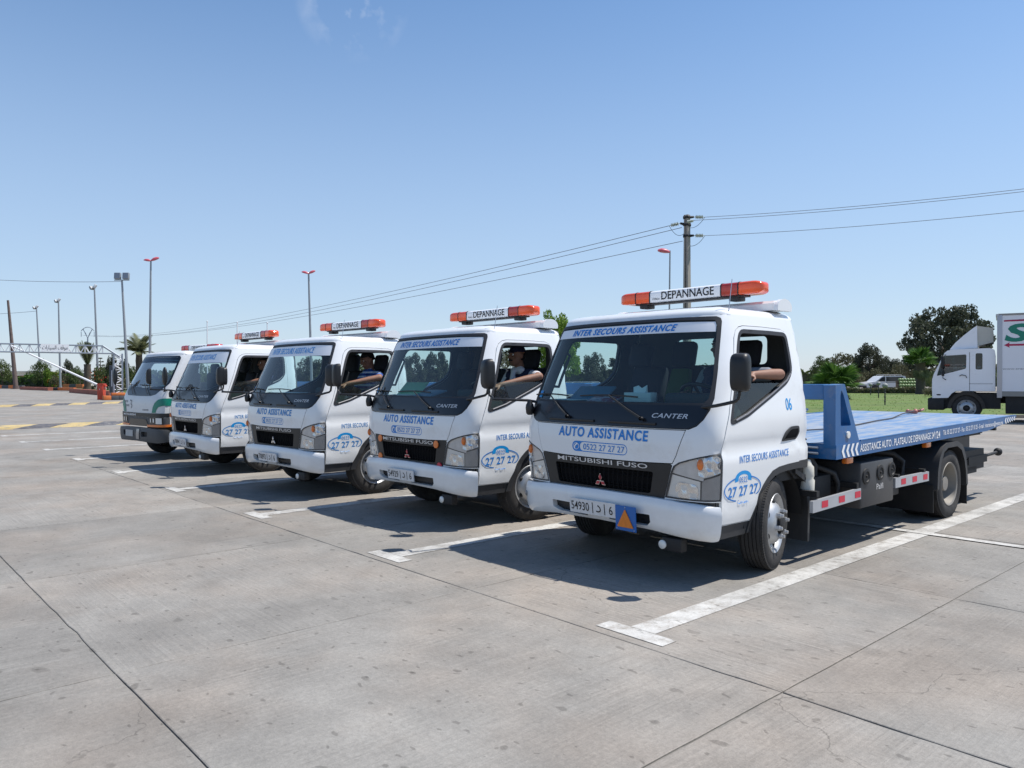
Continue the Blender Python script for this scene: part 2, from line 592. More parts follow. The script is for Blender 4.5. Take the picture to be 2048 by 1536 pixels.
def text2d(s, bold=0.0, shear=0.0, spacing=1.0):
    key = (s, bold, shear, spacing)
    if key in TEXT_CACHE: return TEXT_CACHE[key]
    cu = bpy.data.curves.new('tmp', 'FONT')
    cu.body = s
    cu.size = 1.0
    cu.offset = bold
    cu.shear = shear
    cu.space_character = spacing
    cu.resolution_u = 3
    o = bpy.data.objects.new('tmp', cu)
    COL.objects.link(o)
    dg = bpy.context.evaluated_depsgraph_get()
    me = bpy.data.meshes.new_from_object(o.evaluated_get(dg))
    V = np.array([(v.co.x, v.co.y) for v in me.vertices])
    F = [tuple(p.vertices) for p in me.polygons]
    bpy.data.objects.remove(o); bpy.data.curves.remove(cu); bpy.data.meshes.remove(me)
    TEXT_CACHE[key] = (V, F)
    return V, F


def lettering(name, s, box, mat, parent, f, off=0.003, bold=0.02, shear=0.0, spacing=1.0, slope=0.0, cut=0.0):
    """text fitted into box (u0,u1,v0,v1) on surface f(u,v,off)"""
    V, F = text2d(s, bold, shear, spacing)
    lo = V.min(0); hi = V.max(0)
    u0, u1, v0, v1 = box
    P = (V - lo) / (hi - lo) * np.array([u1 - u0, v1 - v0]) + np.array([u0, v0])
    P[:, 1] += (P[:, 0] - (u0 + u1) / 2) * slope
    if cut:
        bm = bmesh.new()
        vv = [bm.verts.new((p[0], p[1], 0)) for p in P]
        for t in F:
            try: bm.faces.new([vv[i] for i in t])
            except ValueError: pass
        z = math.floor(P[:, 1].min() / cut) * cut + cut
        while z < P[:, 1].max():
            bmesh.ops.bisect_plane(bm, geom=bm.verts[:] + bm.edges[:] + bm.faces[:], plane_co=(0, z, 0), plane_no=(0, 1, 0))
            z += cut
        bm.verts.index_update()
        P = np.array([(v.co.x, v.co.y) for v in bm.verts]); F = [[v.index for v in q.verts] for q in bm.faces]
        bm.free()
    verts = [f(p[0], p[1], off) for p in P]
    return tag(raw(name, verts, F, mat, parent, None), kind=None)


def decal(name, poly, mat, parent, f, off=0.003, holes=(), step=0.05):
    return patch(name, poly, mat, parent, f, holes=holes, step=step, off=off, smooth=40)


def ellipse(cx, cy, rx, ry, n=32, a0=0.0, a1=2 * math.pi):
    full = abs(a1 - a0 - 2 * math.pi) < 1e-6
    m = n if full else n + 1
    return [(cx + rx * math.cos(a0 + (a1 - a0) * k / n), cy + ry * math.sin(a0 + (a1 - a0) * k / n)) for k in range(m)]


def stroke(path, w, closed=False):
    """outline polygon of a polyline of width w (open)"""
    P = [Vector(p) for p in path]
    L = []; Rr = []
    for k, p in enumerate(P):
        t = (P[min(k + 1, len(P) - 1)] - P[max(k - 1, 0)]).normalized()
        nn = Vector((-t.y, t.x)) * w / 2
        L.append(tuple(p + nn)); Rr.append(tuple(p - nn))
    return L + Rr[::-1]


def plane_fn(o, U, V):
    o = Vector(o); U = Vector(U).normalized(); V = Vector(V).normalized(); N = U.cross(V)
    return lambda a, b, off=0.0: o + U * a + V * b + N * off


# ------------------------------------------------------------------ cab surface
class Chart:
    """outer skin of a cab unrolled: |a|<=1 runs from the middle of the front round the corner, |a|>1 is metres along the side"""
    def __init__(s, W, Y, D, yrear=1.60, rr=0.08, n=3.0, crease=None):
        s.W = np.array(W, float); s.Y = np.array(Y, float); s.D = np.array(D, float)
        s.yr = yrear; s.rr = rr; s.crease = crease
        t = np.linspace(0, math.pi / 2, 2000)
        x = np.sin(t) ** (2 / n); y = 1 - np.cos(t) ** (2 / n)
        L = np.r_[0, np.cumsum(np.hypot(np.diff(x), 0.25 * np.diff(y)))]
        s.t = L / L[-1]; s.x = x; s.y = y

    def w(s, z): return float(np.interp(z, s.W[:, 0], s.W[:, 1]))
    def yf(s, z): return float(np.interp(z, s.Y[:, 0], s.Y[:, 1]))
    def d(s, z): return float(np.interp(z, s.D[:, 0], s.D[:, 1]))
    def y0(s, z): return s.yf(z) + s.d(z)

    def base(s, a, z):
        sg = 1 if a >= 0 else -1
        A = abs(a)
        w = s.w(z); cy = s.yf(z); d = s.d(z)
        if A <= 1:
            xn = float(np.interp(A, s.t, s.x)); yn = float(np.interp(A, s.t, s.y))
            k = max(0.0, (A - 0.72) / 0.28)
            if s.crease: w -= s.crease(z) * k
            return Vector((sg * w * xn, cy + d * yn, z))
        y = cy + d + (A - 1)
        ye = s.yr - s.rr
        if s.crease: w -= s.crease(z - 0.034 * (min(y, ye) - 0.24))
        if y <= ye:
            return Vector((sg * w, y, z))
        ph = min((y - ye) / s.rr, math.pi / 2)
        return Vector((sg * (w - s.rr * (1 - math.cos(ph))), ye + s.rr * math.sin(ph), z))

    def normal(s, a, z):
        e = 0.012
        da = s.base(a + e, z) - s.base(a - e, z)
        dz = s.base(a, z + e) - s.base(a, z - e)
        n = da.cross(dz)
        return n.normalized() if n.length > 1e-9 else Vector((0, -1, 0))

    def S(s, a, z, off=0.0):
        p = s.base(a, z)
        return p + s.normal(a, z) * off if off else p

    # points given on the front as (x, z), on the side as (y, z)
    def fx(s, x, z):
        v = min(1.0, abs(x) / s.w(z))
        return (math.copysign(float(np.interp(v, s.x, s.t)), x), z)

    def sy(s, y, z, sg=1):
        q = y - s.y0(z)
        if q < 0:      # still on the corner
            v = max(0.0, (y - s.yf(z)) / s.d(z))
            return (sg * float(np.interp(v, s.y, s.t)), z)
        return (sg * (1 + q), z)

    def front(s, x, z, off=0.0):
        a, z = s.fx(x, z)
        return s.S(a, z, off)

    def side(s, sg=1):
        # text on the truck's left side reads from front to rear, on the right side from rear to front
        return lambda y, z, off=0.0: s.S(*s.sy(y if sg > 0 else -y, z, sg), off)


def crease_new(z):
    return float(np.interp(z, [0.40, 0.46, 0.595, 0.612, 0.66, 0.90, 0.985, 1.006, 1.02, 1.085, 1.2],
                           [0.012, 0.008, 0.000, 0.014, 0.008, 0.000, 0.001, 0.024, 0.026, 0.006, 0.0]))


CH = Chart(W=[(0.25, 1.0), (0.6, 1.032), (0.9, 1.037), (1.1, 1.037), (1.27, 1.028), (1.6, 0.985), (2.0, 0.905), (2.12, 0.875)],
           Y=[(0.25, 0.075), (0.6, 0.055), (0.9, 0.035), (1.08, 0.035), (1.2, 0.055), (1.3, 0.09), (1.42, 0.14), (2.0, 0.375), (2.12, 0.44)],
           D=[(0.25, 0.24), (1.0, 0.24), (1.4, 0.22), (2.12, 0.19)], crease=crease_new)
S = CH.S
FXZ = CH.fx
SYZ = CH.sy
ZT = 2.075       # where the roof skin takes over


def mirror(poly): return [(-a, z) for a, z in poly]


def build_roof(mb, ch, zt, rise=0.075, inset=0.17, crown=0.035):
    # plan outline at zt
    A = [0.0, 0.15, 0.3, 0.45, 0.6, 0.7, 0.8, 0.87, 0.93, 0.97, 1.0]
    aend = 1 + (ch.yr - ch.rr - ch.y0(zt)) + ch.rr * math.pi / 2
    B = list(np.linspace(1.0, 1 + (ch.yr - ch.rr - ch.y0(zt)), 9)[1:]) + list(np.linspace(1 + (ch.yr - ch.rr - ch.y0(zt)), aend, 6)[1:])
    pos = A + B
    loop = [ch.base(-a, zt) for a in pos[::-1][:-1]] + [ch.base(a, zt) for a in pos]
    xe = loop[-1].x
    rear = [Vector((x, ch.yr, zt)) for x in np.linspace(xe, -xe, 9)[1:-1]]
    loop = loop + rear
    n = len(loop)
    nor = []
    for k in range(n):
        t = loop[(k + 1) % n] - loop[k - 1]
        nor.append(Vector((-t.y, t.x, 0)).normalized())
    rings = []
    cx = Vector((0, (ch.yf(zt) + ch.yr) / 2, 0))
    for q in range(0, 7):
        ph = q / 6 * math.pi / 2
        rings.append([loop[k] + nor[k] * inset * (1 - math.cos(ph)) + Vector((0, 0, rise * math.sin(ph))) for k in range(n)])
    last = rings[-1]
    for q in range(1, 6):
        f = q / 6
        rings.append([Vector((p.x + (cx.x - p.x) * f, p.y + (cx.y - p.y) * f, p.z + crown * (1 - (1 - f) ** 2))) for p in last])
    vs = [p for r in rings for p in r]
    fs = []
    for q in range(len(rings) - 1):
        for k in range(n):
            a = q * n + k; b = q * n + (k + 1) % n
            fs.append((a, b, b + n, a + n))
    vs.append(Vector((cx.x, cx.y, last[0].z + crown)))
    c = len(vs) - 1
    o = (len(rings) - 1) * n
    for k in range(n): fs.append((o + k, o + (k + 1) % n, c))
    mb.add(vs, fs)


# outlines ----------------------------------------------------------
DOOR = [SYZ(y, z) for y, z in [(.243, .47), (.42, .465), (.655, .465), (.70, .54), (.745, .62), (.785, .68), (.82, .72), (.88, .772), (.96, .824), (1.06, .848), (1.20, .860), (1.392, .868),
                               (1.400, 1.05), (1.407, 1.3), (1.412, 1.6), (1.412, 1.84), (1.40, 1.92), (1.365, 1.965), (1.30, 1.985), (1.0, 1.992), (.72, 1.990), (.655, 1.978), (.60, 1.945), (.563, 1.89),
                               (.50, 1.70), (.42, 1.5), (.345, 1.3), (.29, 1.18), (.255, 1.08), (.243, 1.0), (.243, .75)]]
WIN = [SYZ(y, z) for y, z in smooth_poly([(.352, 1.225), (.60, 1.285), (1.0, 1.435), (1.27, 1.545), (1.36, 1.635), (1.372, 1.75), (1.372, 1.945), (1.10, 1.95), (.66, 1.948), (.600, 1.84), (.48, 1.53)], 0.055, 4)]
BLACK = [FXZ(x, z) for x, z in [(-.83, 1.185), (-.5, 1.183), (0, 1.182), (.5, 1.183), (.83, 1.185), (.885, 1.21), (.925, 1.26), (.952, 1.33), (.960, 1.42), (.945, 1.55), (.915, 1.75), (.885, 1.93), (.868, 2.02), (.853, 2.048), (.82, 2.062),
                                (.5, 2.066), (0, 2.067), (-.5, 2.066), (-.82, 2.062), (-.853, 2.048), (-.868, 2.02), (-.885, 1.93), (-.915, 1.75), (-.945, 1.55), (-.960, 1.42), (-.952, 1.33), (-.925, 1.26), (-.885, 1.21)]]
GLASSP = [FXZ(x, z) for x, z in [(-.90, 1.385), (-.5, 1.378), (0, 1.375), (.5, 1.378), (.90, 1.385), (.925, 1.42), (.92, 1.55), (.887, 1.75), (.858, 1.93), (.845, 2.0), (.82, 2.03), (.5, 2.04), (0, 2.042), (-.5, 2.04), (-.82, 2.03), (-.845, 2.0), (-.858, 1.93), (-.887, 1.75), (-.92, 1.55), (-.925, 1.42)]]
HEAD = [FXZ(.632, .655), FXZ(.655, .74), FXZ(.695, .865), FXZ(.715, .905), FXZ(.76, .935), FXZ(.84, .962), FXZ(.92, .985), SYZ(.16, 1.002), SYZ(.237, 1.012), SYZ(.237, .85), SYZ(.237, .650), SYZ(.15, .648), FXZ(.90, .648), FXZ(.75, .650)]
HOOD = [FXZ(x, z) for x, z in [(-.705, .925), (-.4, .915), (0, .912), (.4, .915), (.705, .925), (.735, .985), (.775, 1.10), (.800, 1.176), (.5, 1.174), (0, 1.173), (-.5, 1.174), (-.800, 1.176), (-.775, 1.10), (-.735, .985)]]
GRILLE = [FXZ(x, z) for x, z in [(-.622, .615), (0, .61), (.622, .615), (.626, .655), (.650, .74), (.688, .862), (.702, .905), (.69, .918), (.4, .908), (0, .905), (-.4, .908), (-.69, .918), (-.702, .905), (-.688, .862), (-.650, .74), (-.626, .655)]]
ARCH = [(.66, .40), (.703, .545), (.748, .625), (.788, .685), (.823, .725), (.883, .778), (.963, .83), (1.06, .854), (1.2, .866), (1.40, .874), (1.55, .878)]


def cab_shell(parent, ch):
    a_end = 1 + (1.60 - .08 - ch.y0(1.2)) + .08 * math.pi / 2
    def rear(z): return (1 + (1.60 - .08 - ch.y0(z)) + .08 * math.pi / 2, z)
    out_r = [FXZ(0, .605), FXZ(.3, .605), FXZ(.612, .607), FXZ(.622, .645), FXZ(.9, .642), SYZ(.15, .642), SYZ(.236, .642), SYZ(.240, .61), SYZ(.240, .47), SYZ(.24, .46), SYZ(.655, .455)] + [SYZ(y, z) for y, z in ARCH[1:]] + [rear(.878), rear(1.1), rear(1.4), rear(1.7), rear(1.9), rear(ZT)]
    top = [SYZ(y, ZT) for y in (1.4, 1.1, .8, .65)] + [FXZ(.6, ZT), FXZ(.3, ZT)]
    right = out_r + top
    full = [right[0]] + right[1:] + [(0.0, ZT)] + [(-a, z) for a, z in right[1:][::-1]]
    holes = [BLACK, HEAD, mirror(HEAD), inset_poly(HOOD, -0.006), inset_poly(GRILLE, -0.004), inset_poly(DOOR, -0.006), mirror(inset_poly(DOOR, -0.006))]
    body = patch('cab_body', full, [WHITE, TRIM], parent, ch.S, holes=holes, step=0.07, thick=0.028, smooth=45)
    # liner behind the shut lines
    for sg in (1, -1):
        ring = inset_poly(DOOR, -0.03); hol = inset_poly(DOOR, 0.035)
        if sg < 0: ring = mirror(ring); hol = mirror(hol)
        patch('door_jamb', ring, TRIM, body, ch.S, holes=[hol], step=0.09, off=-0.034)
    patch('front_bulkhead', [FXZ(x, z) for x, z in [(-.98, .60), (0, .58), (.98, .60), (.99, 1.0), (.97, 1.2), (.6, 1.2), (0, 1.2), (-.6, 1.2), (-.97, 1.2), (-.99, 1.0)]], TRIM, body, ch.S, step=0.12, off=-0.06)
    patch('lower_valance', [FXZ(-.95, .54), FXZ(0, .54), FXZ(.95, .54), SYZ(.20, .54), SYZ(.20, .66), FXZ(.95, .66), FXZ(0, .66), FXZ(-.95, .66), SYZ(.20, .66, -1), SYZ(.20, .54, -1)], BLACKPL, body, ch.S, step=.1, off=-0.022)
    rf = MB()
    build_roof(rf, ch, ZT)
    rf.build('roof_panel', WHITE, body, 50)
    return body


def emblem_mesh(name, mat, parent, f, c, s, border=None):
    """three-diamond badge: returns the diamonds object"""
    cx, cz = c
    vs = []; fs = []
    def dia(ang, sc):
        u = Vector((math.cos(ang), math.sin(ang)))
        v = Vector((-u.y, u.x))
        L = s; w = s * 0.5
        m = u * L * 0.5
        return [Vector((cx, cz)) + m + (p - m) * sc for p in (u * 0, u * L * 0.5 - v * w * 0.577, u * L, u * L * 0.5 + v * w * 0.577)]
    for ang in (R(90), R(210), R(330)):
        for k, sc in enumerate((0.82,)):
            P = dia(ang, sc)
            n = len(vs)
            vs += [f(p.x, p.y, 0.012) for p in P] + [f(p.x, p.y, 0.002) for p in P]
            fs += [(n, n + 1, n + 2, n + 3)] + [(n + q, n + 4 + q, n + 4 + (q + 1) % 4, n + (q + 1) % 4) for q in range(4)]
    o = raw(name, vs, fs, mat, parent, None)
    vs = []; fs = []
    for ang in (R(90), R(210), R(330)):
        P = dia(ang, 1.06)
        n = len(vs)
        vs += [f(p.x, p.y, 0.008) for p in P] + [f(p.x, p.y, 0.0) for p in P]
        fs += [(n, n + 1, n + 2, n + 3)] + [(n + q, n + 4 + q, n + 4 + (q + 1) % 4, n + (q + 1) % 4) for q in range(4)]
    raw('emblem_border', vs, fs, border or CHROME, parent, None)
    return o


def tyre_mb(r, w, n=48):
    """tyre with ribbed tread, axis x, outer face at +w/2"""
    h = w / 2
    side = [(-h + 0.012, r * 0.62), (-h, r * 0.72), (-h - 0.004, r * 0.82), (-h + 0.006, r * 0.92), (-h + 0.018, r * 0.972), (-h + 0.03, r * 0.99)]
    tread = []
    ribs = 5
    x0 = -h + 0.03; x1 = h - 0.03
    for k in range(ribs):
        a = x0 + (x1 - x0) * k / ribs; b = x0 + (x1 - x0) * (k + 1) / ribs
        g = 0.003
        tread += [(a + g, r * 0.985 - 0.006), (a + g + 0.002, r), (b - g - 0.002, r), (b - g, r * 0.985 - 0.006)]
    prof = side + tread + [(-t, q) for t, q in side[::-1]]
    m = MB(); m.lathe(prof, 'x', n)
    # shoulder blocks
    for k in range(n * 2):
        a = 2 * math.pi * k / (n * 2)
        rot = Matrix.Rotation(a, 3, 'X')
        for sg in (1,):
            m.box(rot @ Vector((sg * (h - 0.022), 0, r * 0.968)), (0.022, 0.016, 0.016), rot=rot)
    return m


def front_wheel(parent, x, y, z, r, sg, steer):
    """wheel: disc with outer face at +x*sg"""
    w = 0.215
    m = MB()
    R0 = r * 0.635
    prof = [(w / 2 - 0.015, R0 + 0.008), (w / 2 - 0.004, R0), (w / 2 - 0.012, R0 - 0.016), (w / 2 - 0.05, R0 - 0.035), (w / 2 - 0.055, R0 - 0.052), (w / 2 - 0.005, R0 - 0.085), (w / 2 + 0.022, r * 0.30), (w / 2 + 0.024, r * 0.235)]
    m.lathe(prof, 'x', 40)
    m.lathe([(w / 2 + 0.024, r * 0.235), (w / 2 - 0.01, r * 0.2), (w / 2 - 0.01, 0.001)], 'x', 24, mi=1)
    m.lathe([(w / 2 - 0.01, 0.075), (w / 2 + 0.045, 0.07), (w / 2 + 0.055, 0.05), (w / 2 + 0.056, 0.001)], 'x', 20, mi=1)
    for k in range(6):      # hand holes
        a = 2 * math.pi * (k + .5) / 6
        c = Vector((w / 2 - 0.026, 0, 0)) + Vector((0, math.cos(a), math.sin(a))) * (R0 - 0.072)
        rot = Matrix.Rotation(a, 3, 'X')
        m.ball(c, 0.026, 10, 6, mi=1, sc=(0.35, 1.0, 1.0))
    o = m.build('wheel', [RIM, CHASSIS], parent, 40)
    tyre_mb(r, w).build('tyre', TYRE, o, 45)
    for k in range(6):
        a = 2 * math.pi * k / 6 + 0.2
        b = MB()
        p = Vector((0, math.cos(a), math.sin(a))) * (r * 0.268)
        b.lathe([(w / 2 + 0.015, 0.022), (w / 2 + 0.05, 0.022), (w / 2 + 0.052, 0.016), (w / 2 + 0.072, 0.014), (w / 2 + 0.074, 0.001)], 'x', 6, c=p)
        b.build('wheel_nut', RIM, o, None)
    o.location = (x - sg * w / 2, y, z)
    o.rotation_euler = (0, 0, steer if sg > 0 else math.pi + steer)
    return o


def rear_wheel(parent, x, y, z, r, sg):
    w = 0.215
    m = MB()
    R0 = r * 0.635
    m.lathe([(w / 2 - 0.015, R0 + 0.008), (w / 2 - 0.003, R0), (w / 2 - 0.012, R0 - 0.018), (w / 2 - 0.10, R0 - 0.035), (w / 2 - 0.15, R0 - 0.05), (w / 2 - 0.165, 0.12), (w / 2 - 0.15, 0.115), (w / 2 - 0.11, 0.09), (w / 2 - 0.05, 0.08), (w / 2 - 0.045, 0.001)], 'x', 40)
    o = m.build('wheel', RIMDIRTY, parent, 40)
    tyre_mb(r, w).build('tyre', TYRE, o, 45)
    i = tyre_mb(r, w)
    i.v = [v + Vector((-0.25, 0, 0)) for v in i.v]
    i.build('tyre', TYRE, o, 45)
    o.location = (x - sg * w / 2, y, z)
    o.rotation_euler = (0, 0, 0 if sg > 0 else math.pi)
    return o


def phone_emblem(parent, f, cx, cz, mat_ring, mat_phone):
    """oval telephone badge: ring, handset, digits"""
    rx, rz = .262, .100
    ring_o = ellipse(cx, cz, rx, rz, 48)
    ring_i = ellipse(cx, cz, rx - .012, rz - .011, 48)
    # ring, broken above for the handset and below for CASA
    vs = []; fs = []
    N = 72
    segs = []
    for k in range(N):
        a = 2 * math.pi * k / N
        x = rx * math.cos(a)
        if (math.sin(a) > 0 and abs(x) < .098) or (math.sin(a) < 0 and abs(x) < .085): segs.append(False)
        else: segs.append(True)
    for k in range(N):
        a = 2 * math.pi * k / N
        vs += [f(cx + rx * math.cos(a), cz + rz * math.sin(a), .0055), f(cx + (rx - .011) * math.cos(a), cz + (rz - .011) * math.sin(a), .0055)]
    for k in range(N):
        if segs[k] and segs[(k + 1) % N]:
            q = (k + 1) % N
            fs.append((2 * k, 2 * q, 2 * q + 1, 2 * k + 1))
    o = raw('phone_badge', vs, fs, mat_ring, parent, None)
    arc = [(cx + .118 * math.cos(t), cz + rz - .022 + .062 * math.sin(t)) for t in np.linspace(math.pi, 0, 13)]
    hs = [(cx - .118, cz + rz - .045)] + arc + [(cx + .118, cz + rz - .045), (cx + .068, cz + rz - .038), (cx + .066, cz + rz - .012)] + [(cx + .066 * math.cos(t), cz + rz - .012 + .024 * math.sin(t)) for t in np.linspace(0, math.pi, 9)][1:-1] + [(cx - .066, cz + rz - .012), (cx - .068, cz + rz - .038)]
    patch('handset', hs, mat_phone, parent, f, step=0.04, off=.004)
    lettering('lettering', '0522', (cx - .058, cx + .058, cz + rz - .052, cz + rz - .008), mat_ring, parent, f, .0055, .0, cut=.015)
    lettering('lettering', '27 27 27', (cx - .205, cx + .215, cz - .056, cz + .024), mat_ring, parent, f, .0055, .012, cut=.012)
    lettering('lettering', 'CASA', (cx - .072, cx + .072, cz - rz - .016, cz - rz + .016), mat_ring, parent, f, .006, .0, spacing=1.15, cut=.008)


def phone_pill(parent, mat):
    f = CH.front
    cx, cz, hw, hh = -.013, .997, .303, .044
    def pill(hw, hh, cx=cx):
        return [(cx + hw - hh + hh * math.cos(t), cz + hh * math.sin(t)) for t in np.linspace(-math.pi / 2, math.pi / 2, 12)] + [(cx - hw + hh + hh * math.cos(t), cz + hh * math.sin(t)) for t in np.linspace(math.pi / 2, 3 * math.pi / 2, 12)]
    o = patch('phone_plate', pill(hw, hh), mat, parent, f, holes=[[(x + .085 if x < cx - .2 else x, z) for x, z in pill(hw - .006, hh - .007)]], step=0.06, off=.003)
    # round receiver mark in the blue end
    vs = []; fs = []
    N = 24
    for k in range(N):
        a = 2 * math.pi * k / N
        for r in (.029, .025):
            vs.append(f(cx - .255 + r * 1.15 * math.cos(a), cz + r * math.sin(a), .005))
    fs = [(2 * k, 2 * ((k + 1) % N), 2 * ((k + 1) % N) + 1, 2 * k + 1) for k in range(N)]
    raw('lettering', vs, fs, DECALWHITE, parent, None)
    patch('lettering', stroke([(cx - .275, cz - .024), (cx - .272, cz), (cx - .252, cz + .018), (cx - .240, cz + .02)], .013), DECALWHITE, parent, f, step=.05, off=.005)


def make_door(root, sg, master=None):
    f = CH.S
    mm = (lambda p: p) if sg > 0 else mirror
    d = patch('door', mm(DOOR), [WHITE, TRIM], root, f, holes=[mm(inset_poly(WIN, -0.012))], step=0.06, off=0.003, thick=0.03, smooth=45)
    patch('window_seal', mm(inset_poly(WIN, -0.016)), RUBBER, d, f, holes=[mm(inset_poly(WIN, 0.017))], step=0.06, off=0.006, thick=0.028)
    glass = [SYZ(y, z) for y, z in [(.36, 1.245), (.60, 1.293), (1.0, 1.44), (1.25, 1.54), (1.24, 1.532), (1.0, 1.532), (.475, 1.532), (.42, 1.40)]]
    if sg > 0:
        patch('window_glass', [SYZ(y, z) for y, z in [(.365, 1.25), (.60, 1.295), (1.0, 1.445), (1.22, 1.535), (.475, 1.535), (.42, 1.42)]], SIDEGLASS, d, f, step=0.1, off=-0.014)
        strip = MB()
        strip.tube([f(*SYZ(y, z), 0.006) for y, z in [(.42, 1.25), (.60, 1.297), (1.0, 1.447), (1.26, 1.555), (1.33, 1.61)]], 0.008, 6)
        strip.build('weather_strip', STRIPGREY, d)
    # handle recess and bar
    hs = smooth_poly([SYZ(y, z) for y, z in [(1.12, 1.052), (1.36, 1.058), (1.388, 1.115), (1.383, 1.172), (1.25, 1.170), (1.17, 1.13)]], .03, 4)
    h = patch('door_handle', mm(hs), GREYPL, d, f, step=0.025, off=0.014, thick=0.03)
    patch('handle_recess', mm(inset_poly(hs, .022)), MATTEBLACK, h, f, step=0.03, off=0.0155)
    inner = smooth_poly([SYZ(y, z) for y, z in [(1.215, 1.075), (1.33, 1.078), (1.345, 1.115), (1.34, 1.148), (1.26, 1.145), (1.22, 1.115)]], .02, 4)
    fs = CH.side(sg)
    t = (lambda y0, y1: (y0, y1)) if sg > 0 else (lambda y0, y1: (-y1, -y0))
    u0, u1 = t(.465, 1.205)
    sl = .018 * sg
    lettering('lettering', 'INTER SECOURS ASSISTANCE', (u0, u1, .926, .984), BLUE, d, fs, .005, .006, spacing=1.08, slope=sl, cut=.02)
    cx = .525 if sg > 0 else -.525
    phone_emblem(d, fs, cx, .722, BLUE, SKYBLUE)
    return d


def make_mirror(root, sg, y=0.24, X=1.19, z=1.615):
    m = MB()
    c = Vector((sg * X, y, z))
    rot = Matrix.Rotation(sg * R(14), 3, 'Z')
    # bulged shell, flat glass at the back
    prof = []
    n = 18
    pts = []
    hw, hh, dp = .074, .142, .062
    sup = lambda k: (math.copysign(abs(math.cos(k)) ** .45, math.cos(k)), math.copysign(abs(math.sin(k)) ** .45, math.sin(k)))
    rings = [(1.0, 0.0), (1.0, -.02), (.97, -.045), (.88, -.066), (.7, -.078), (.4, -.084)]
    vs = []; fs = []
    for sc, yy in rings:
        for k in range(28):
            q = sup(2 * math.pi * k / 28)
            vs.append(c + rot @ Vector((q[0] * hw * sc, yy, q[1] * hh * sc)))
    vs.append(c + rot @ Vector((0, -.086, 0)))
    for r_ in range(len(rings) - 1):
        for k in range(28):
            a = r_ * 28 + k; b = r_ * 28 + (k + 1) % 28
            fs.append((a, b, b + 28, a + 28))
    o = (len(rings) - 1) * 28
    for k in range(28): fs.append((o + k, o + (k + 1) % 28, len(vs) - 1))
    m.add(vs, fs)
    ob = m.build('wing_mirror', BLACKPL, root, 50)
    g = MB()
    g.add([c + rot @ Vector((q[0] * hw * .96, .002, q[1] * hh * .96)) for q in [sup(2 * math.pi * k / 28) for k in range(28)]], [tuple(range(28))])
    g.build('mirror_glass', CHROME, ob, None)
    a = MB()
    base = CH.S(*CH.fx(.955, 1.36), .0)
    p = [Vector((sg * base.x * .93, base.y - .03, 1.352)), Vector((sg * 1.02, base.y - .05, 1.368)), Vector((sg * (X * .45 + .56), y - .06, 1.385)), Vector((sg * (X - .05), y - .02, 1.40)), Vector((sg * (X - .012), y - .02, 1.42)), Vector((sg * X, y - .02, 1.47)), Vector((sg * X, y - .02, 1.66))]
    a.tube(p, .013, 8)
    a.build('mirror_arm', BLACKPL, ob, 60)
    mt = MB()
    mt.lathe([(1.235, .020), (1.25, .034), (1.30, .040), (1.33, .036), (1.345, .026), (1.375, .022), (1.38, .001)], 'z', 14, c=(sg * (.945 if sg < 0 else .905), .125, 0))
    if sg < 0: mt.build('mirror_mount', BLACKPL, ob, 60)
    return ob


def make_headlight(root, sg):
    mm = (lambda p: p) if sg > 0 else mirror
    f = CH.S
    h = patch('headlight', mm(HEAD), [GREYPL, GREYPL], root, f, step=0.05, off=-0.024, thick=0.03)
    # rim round the lamp
    patch('lamp_frame', mm(inset_poly(HEAD, 0.001)), GREYPL, h, f, holes=[mm(inset_poly(HEAD, 0.011))], step=0.06, off=0.001, thick=0.03)
    up = [FXZ(.700, .850), FXZ(.722, .905), FXZ(.765, .932), FXZ(.84, .955), FXZ(.92, .977), SYZ(.155, .995), SYZ(.228, 1.003), SYZ(.228, .862), SYZ(.13, .822), FXZ(.94, .80), FXZ(.82, .825)]
    lo = [FXZ(.648, .664), FXZ(.672, .742), FXZ(.699, .838), FXZ(.82, .815), FXZ(.918, .795), FXZ(.912, .658), FXZ(.78, .660)]
    sd = [FXZ(.923, .658), FXZ(.931, .792), SYZ(.135, .812), SYZ(.228, .850), SYZ(.228, .659), SYZ(.15, .657)]
    patch('upper_reflector', mm(up), LENSCLEAR, h, f, step=0.05, off=-0.012)
    chrome_bay = [FXZ(.905, .845), FXZ(.90, .965), SYZ(.155, .990), SYZ(.225, .998), SYZ(.225, .865), SYZ(.13, .83)]
    patch('indicator_reflector', mm(chrome_bay), REFLECTOR, h, f, step=0.03, off=lambda a, b: -0.010 - 0.012 * math.sin(b * 70) * math.sin(a * 60))
    b = MB(); c = f(*mm([SYZ(.115, .925)])[0], -.004)
    b.ball(c, .032, 12, 8, sc=(.75, .85, 1.35)); b.build('indicator_bulb', AMBER, h, 60)
    patch('lower_housing', mm(lo), LENSWHITE, h, f, step=0.05, off=-0.012)
    bowl = ellipse(*FXZ(.805, .722), .098, .062, 22)
    bw = [(min(max(a, FXZ(.715, .7)[0]), FXZ(.895, .7)[0]), z) for a, z in bowl]
    patch('beam_reflector', mm(smooth_poly([FXZ(.712, .668), FXZ(.735, .785), FXZ(.895, .770), FXZ(.905, .70), FXZ(.885, .658)], .03, 3)), REFLECTOR, h, f, step=0.025, off=lambda a, b: -0.009 + 0.010 * math.sin(a * 48) * math.cos(b * 55))
    patch('side_lens', mm(sd), LENSGREY, h, f, step=0.05, off=-0.003)
    patch('clear_lens', mm(inset_poly(HEAD, 0.010)), LENSSHEET, h, f, step=0.05, off=0.0)
    return h


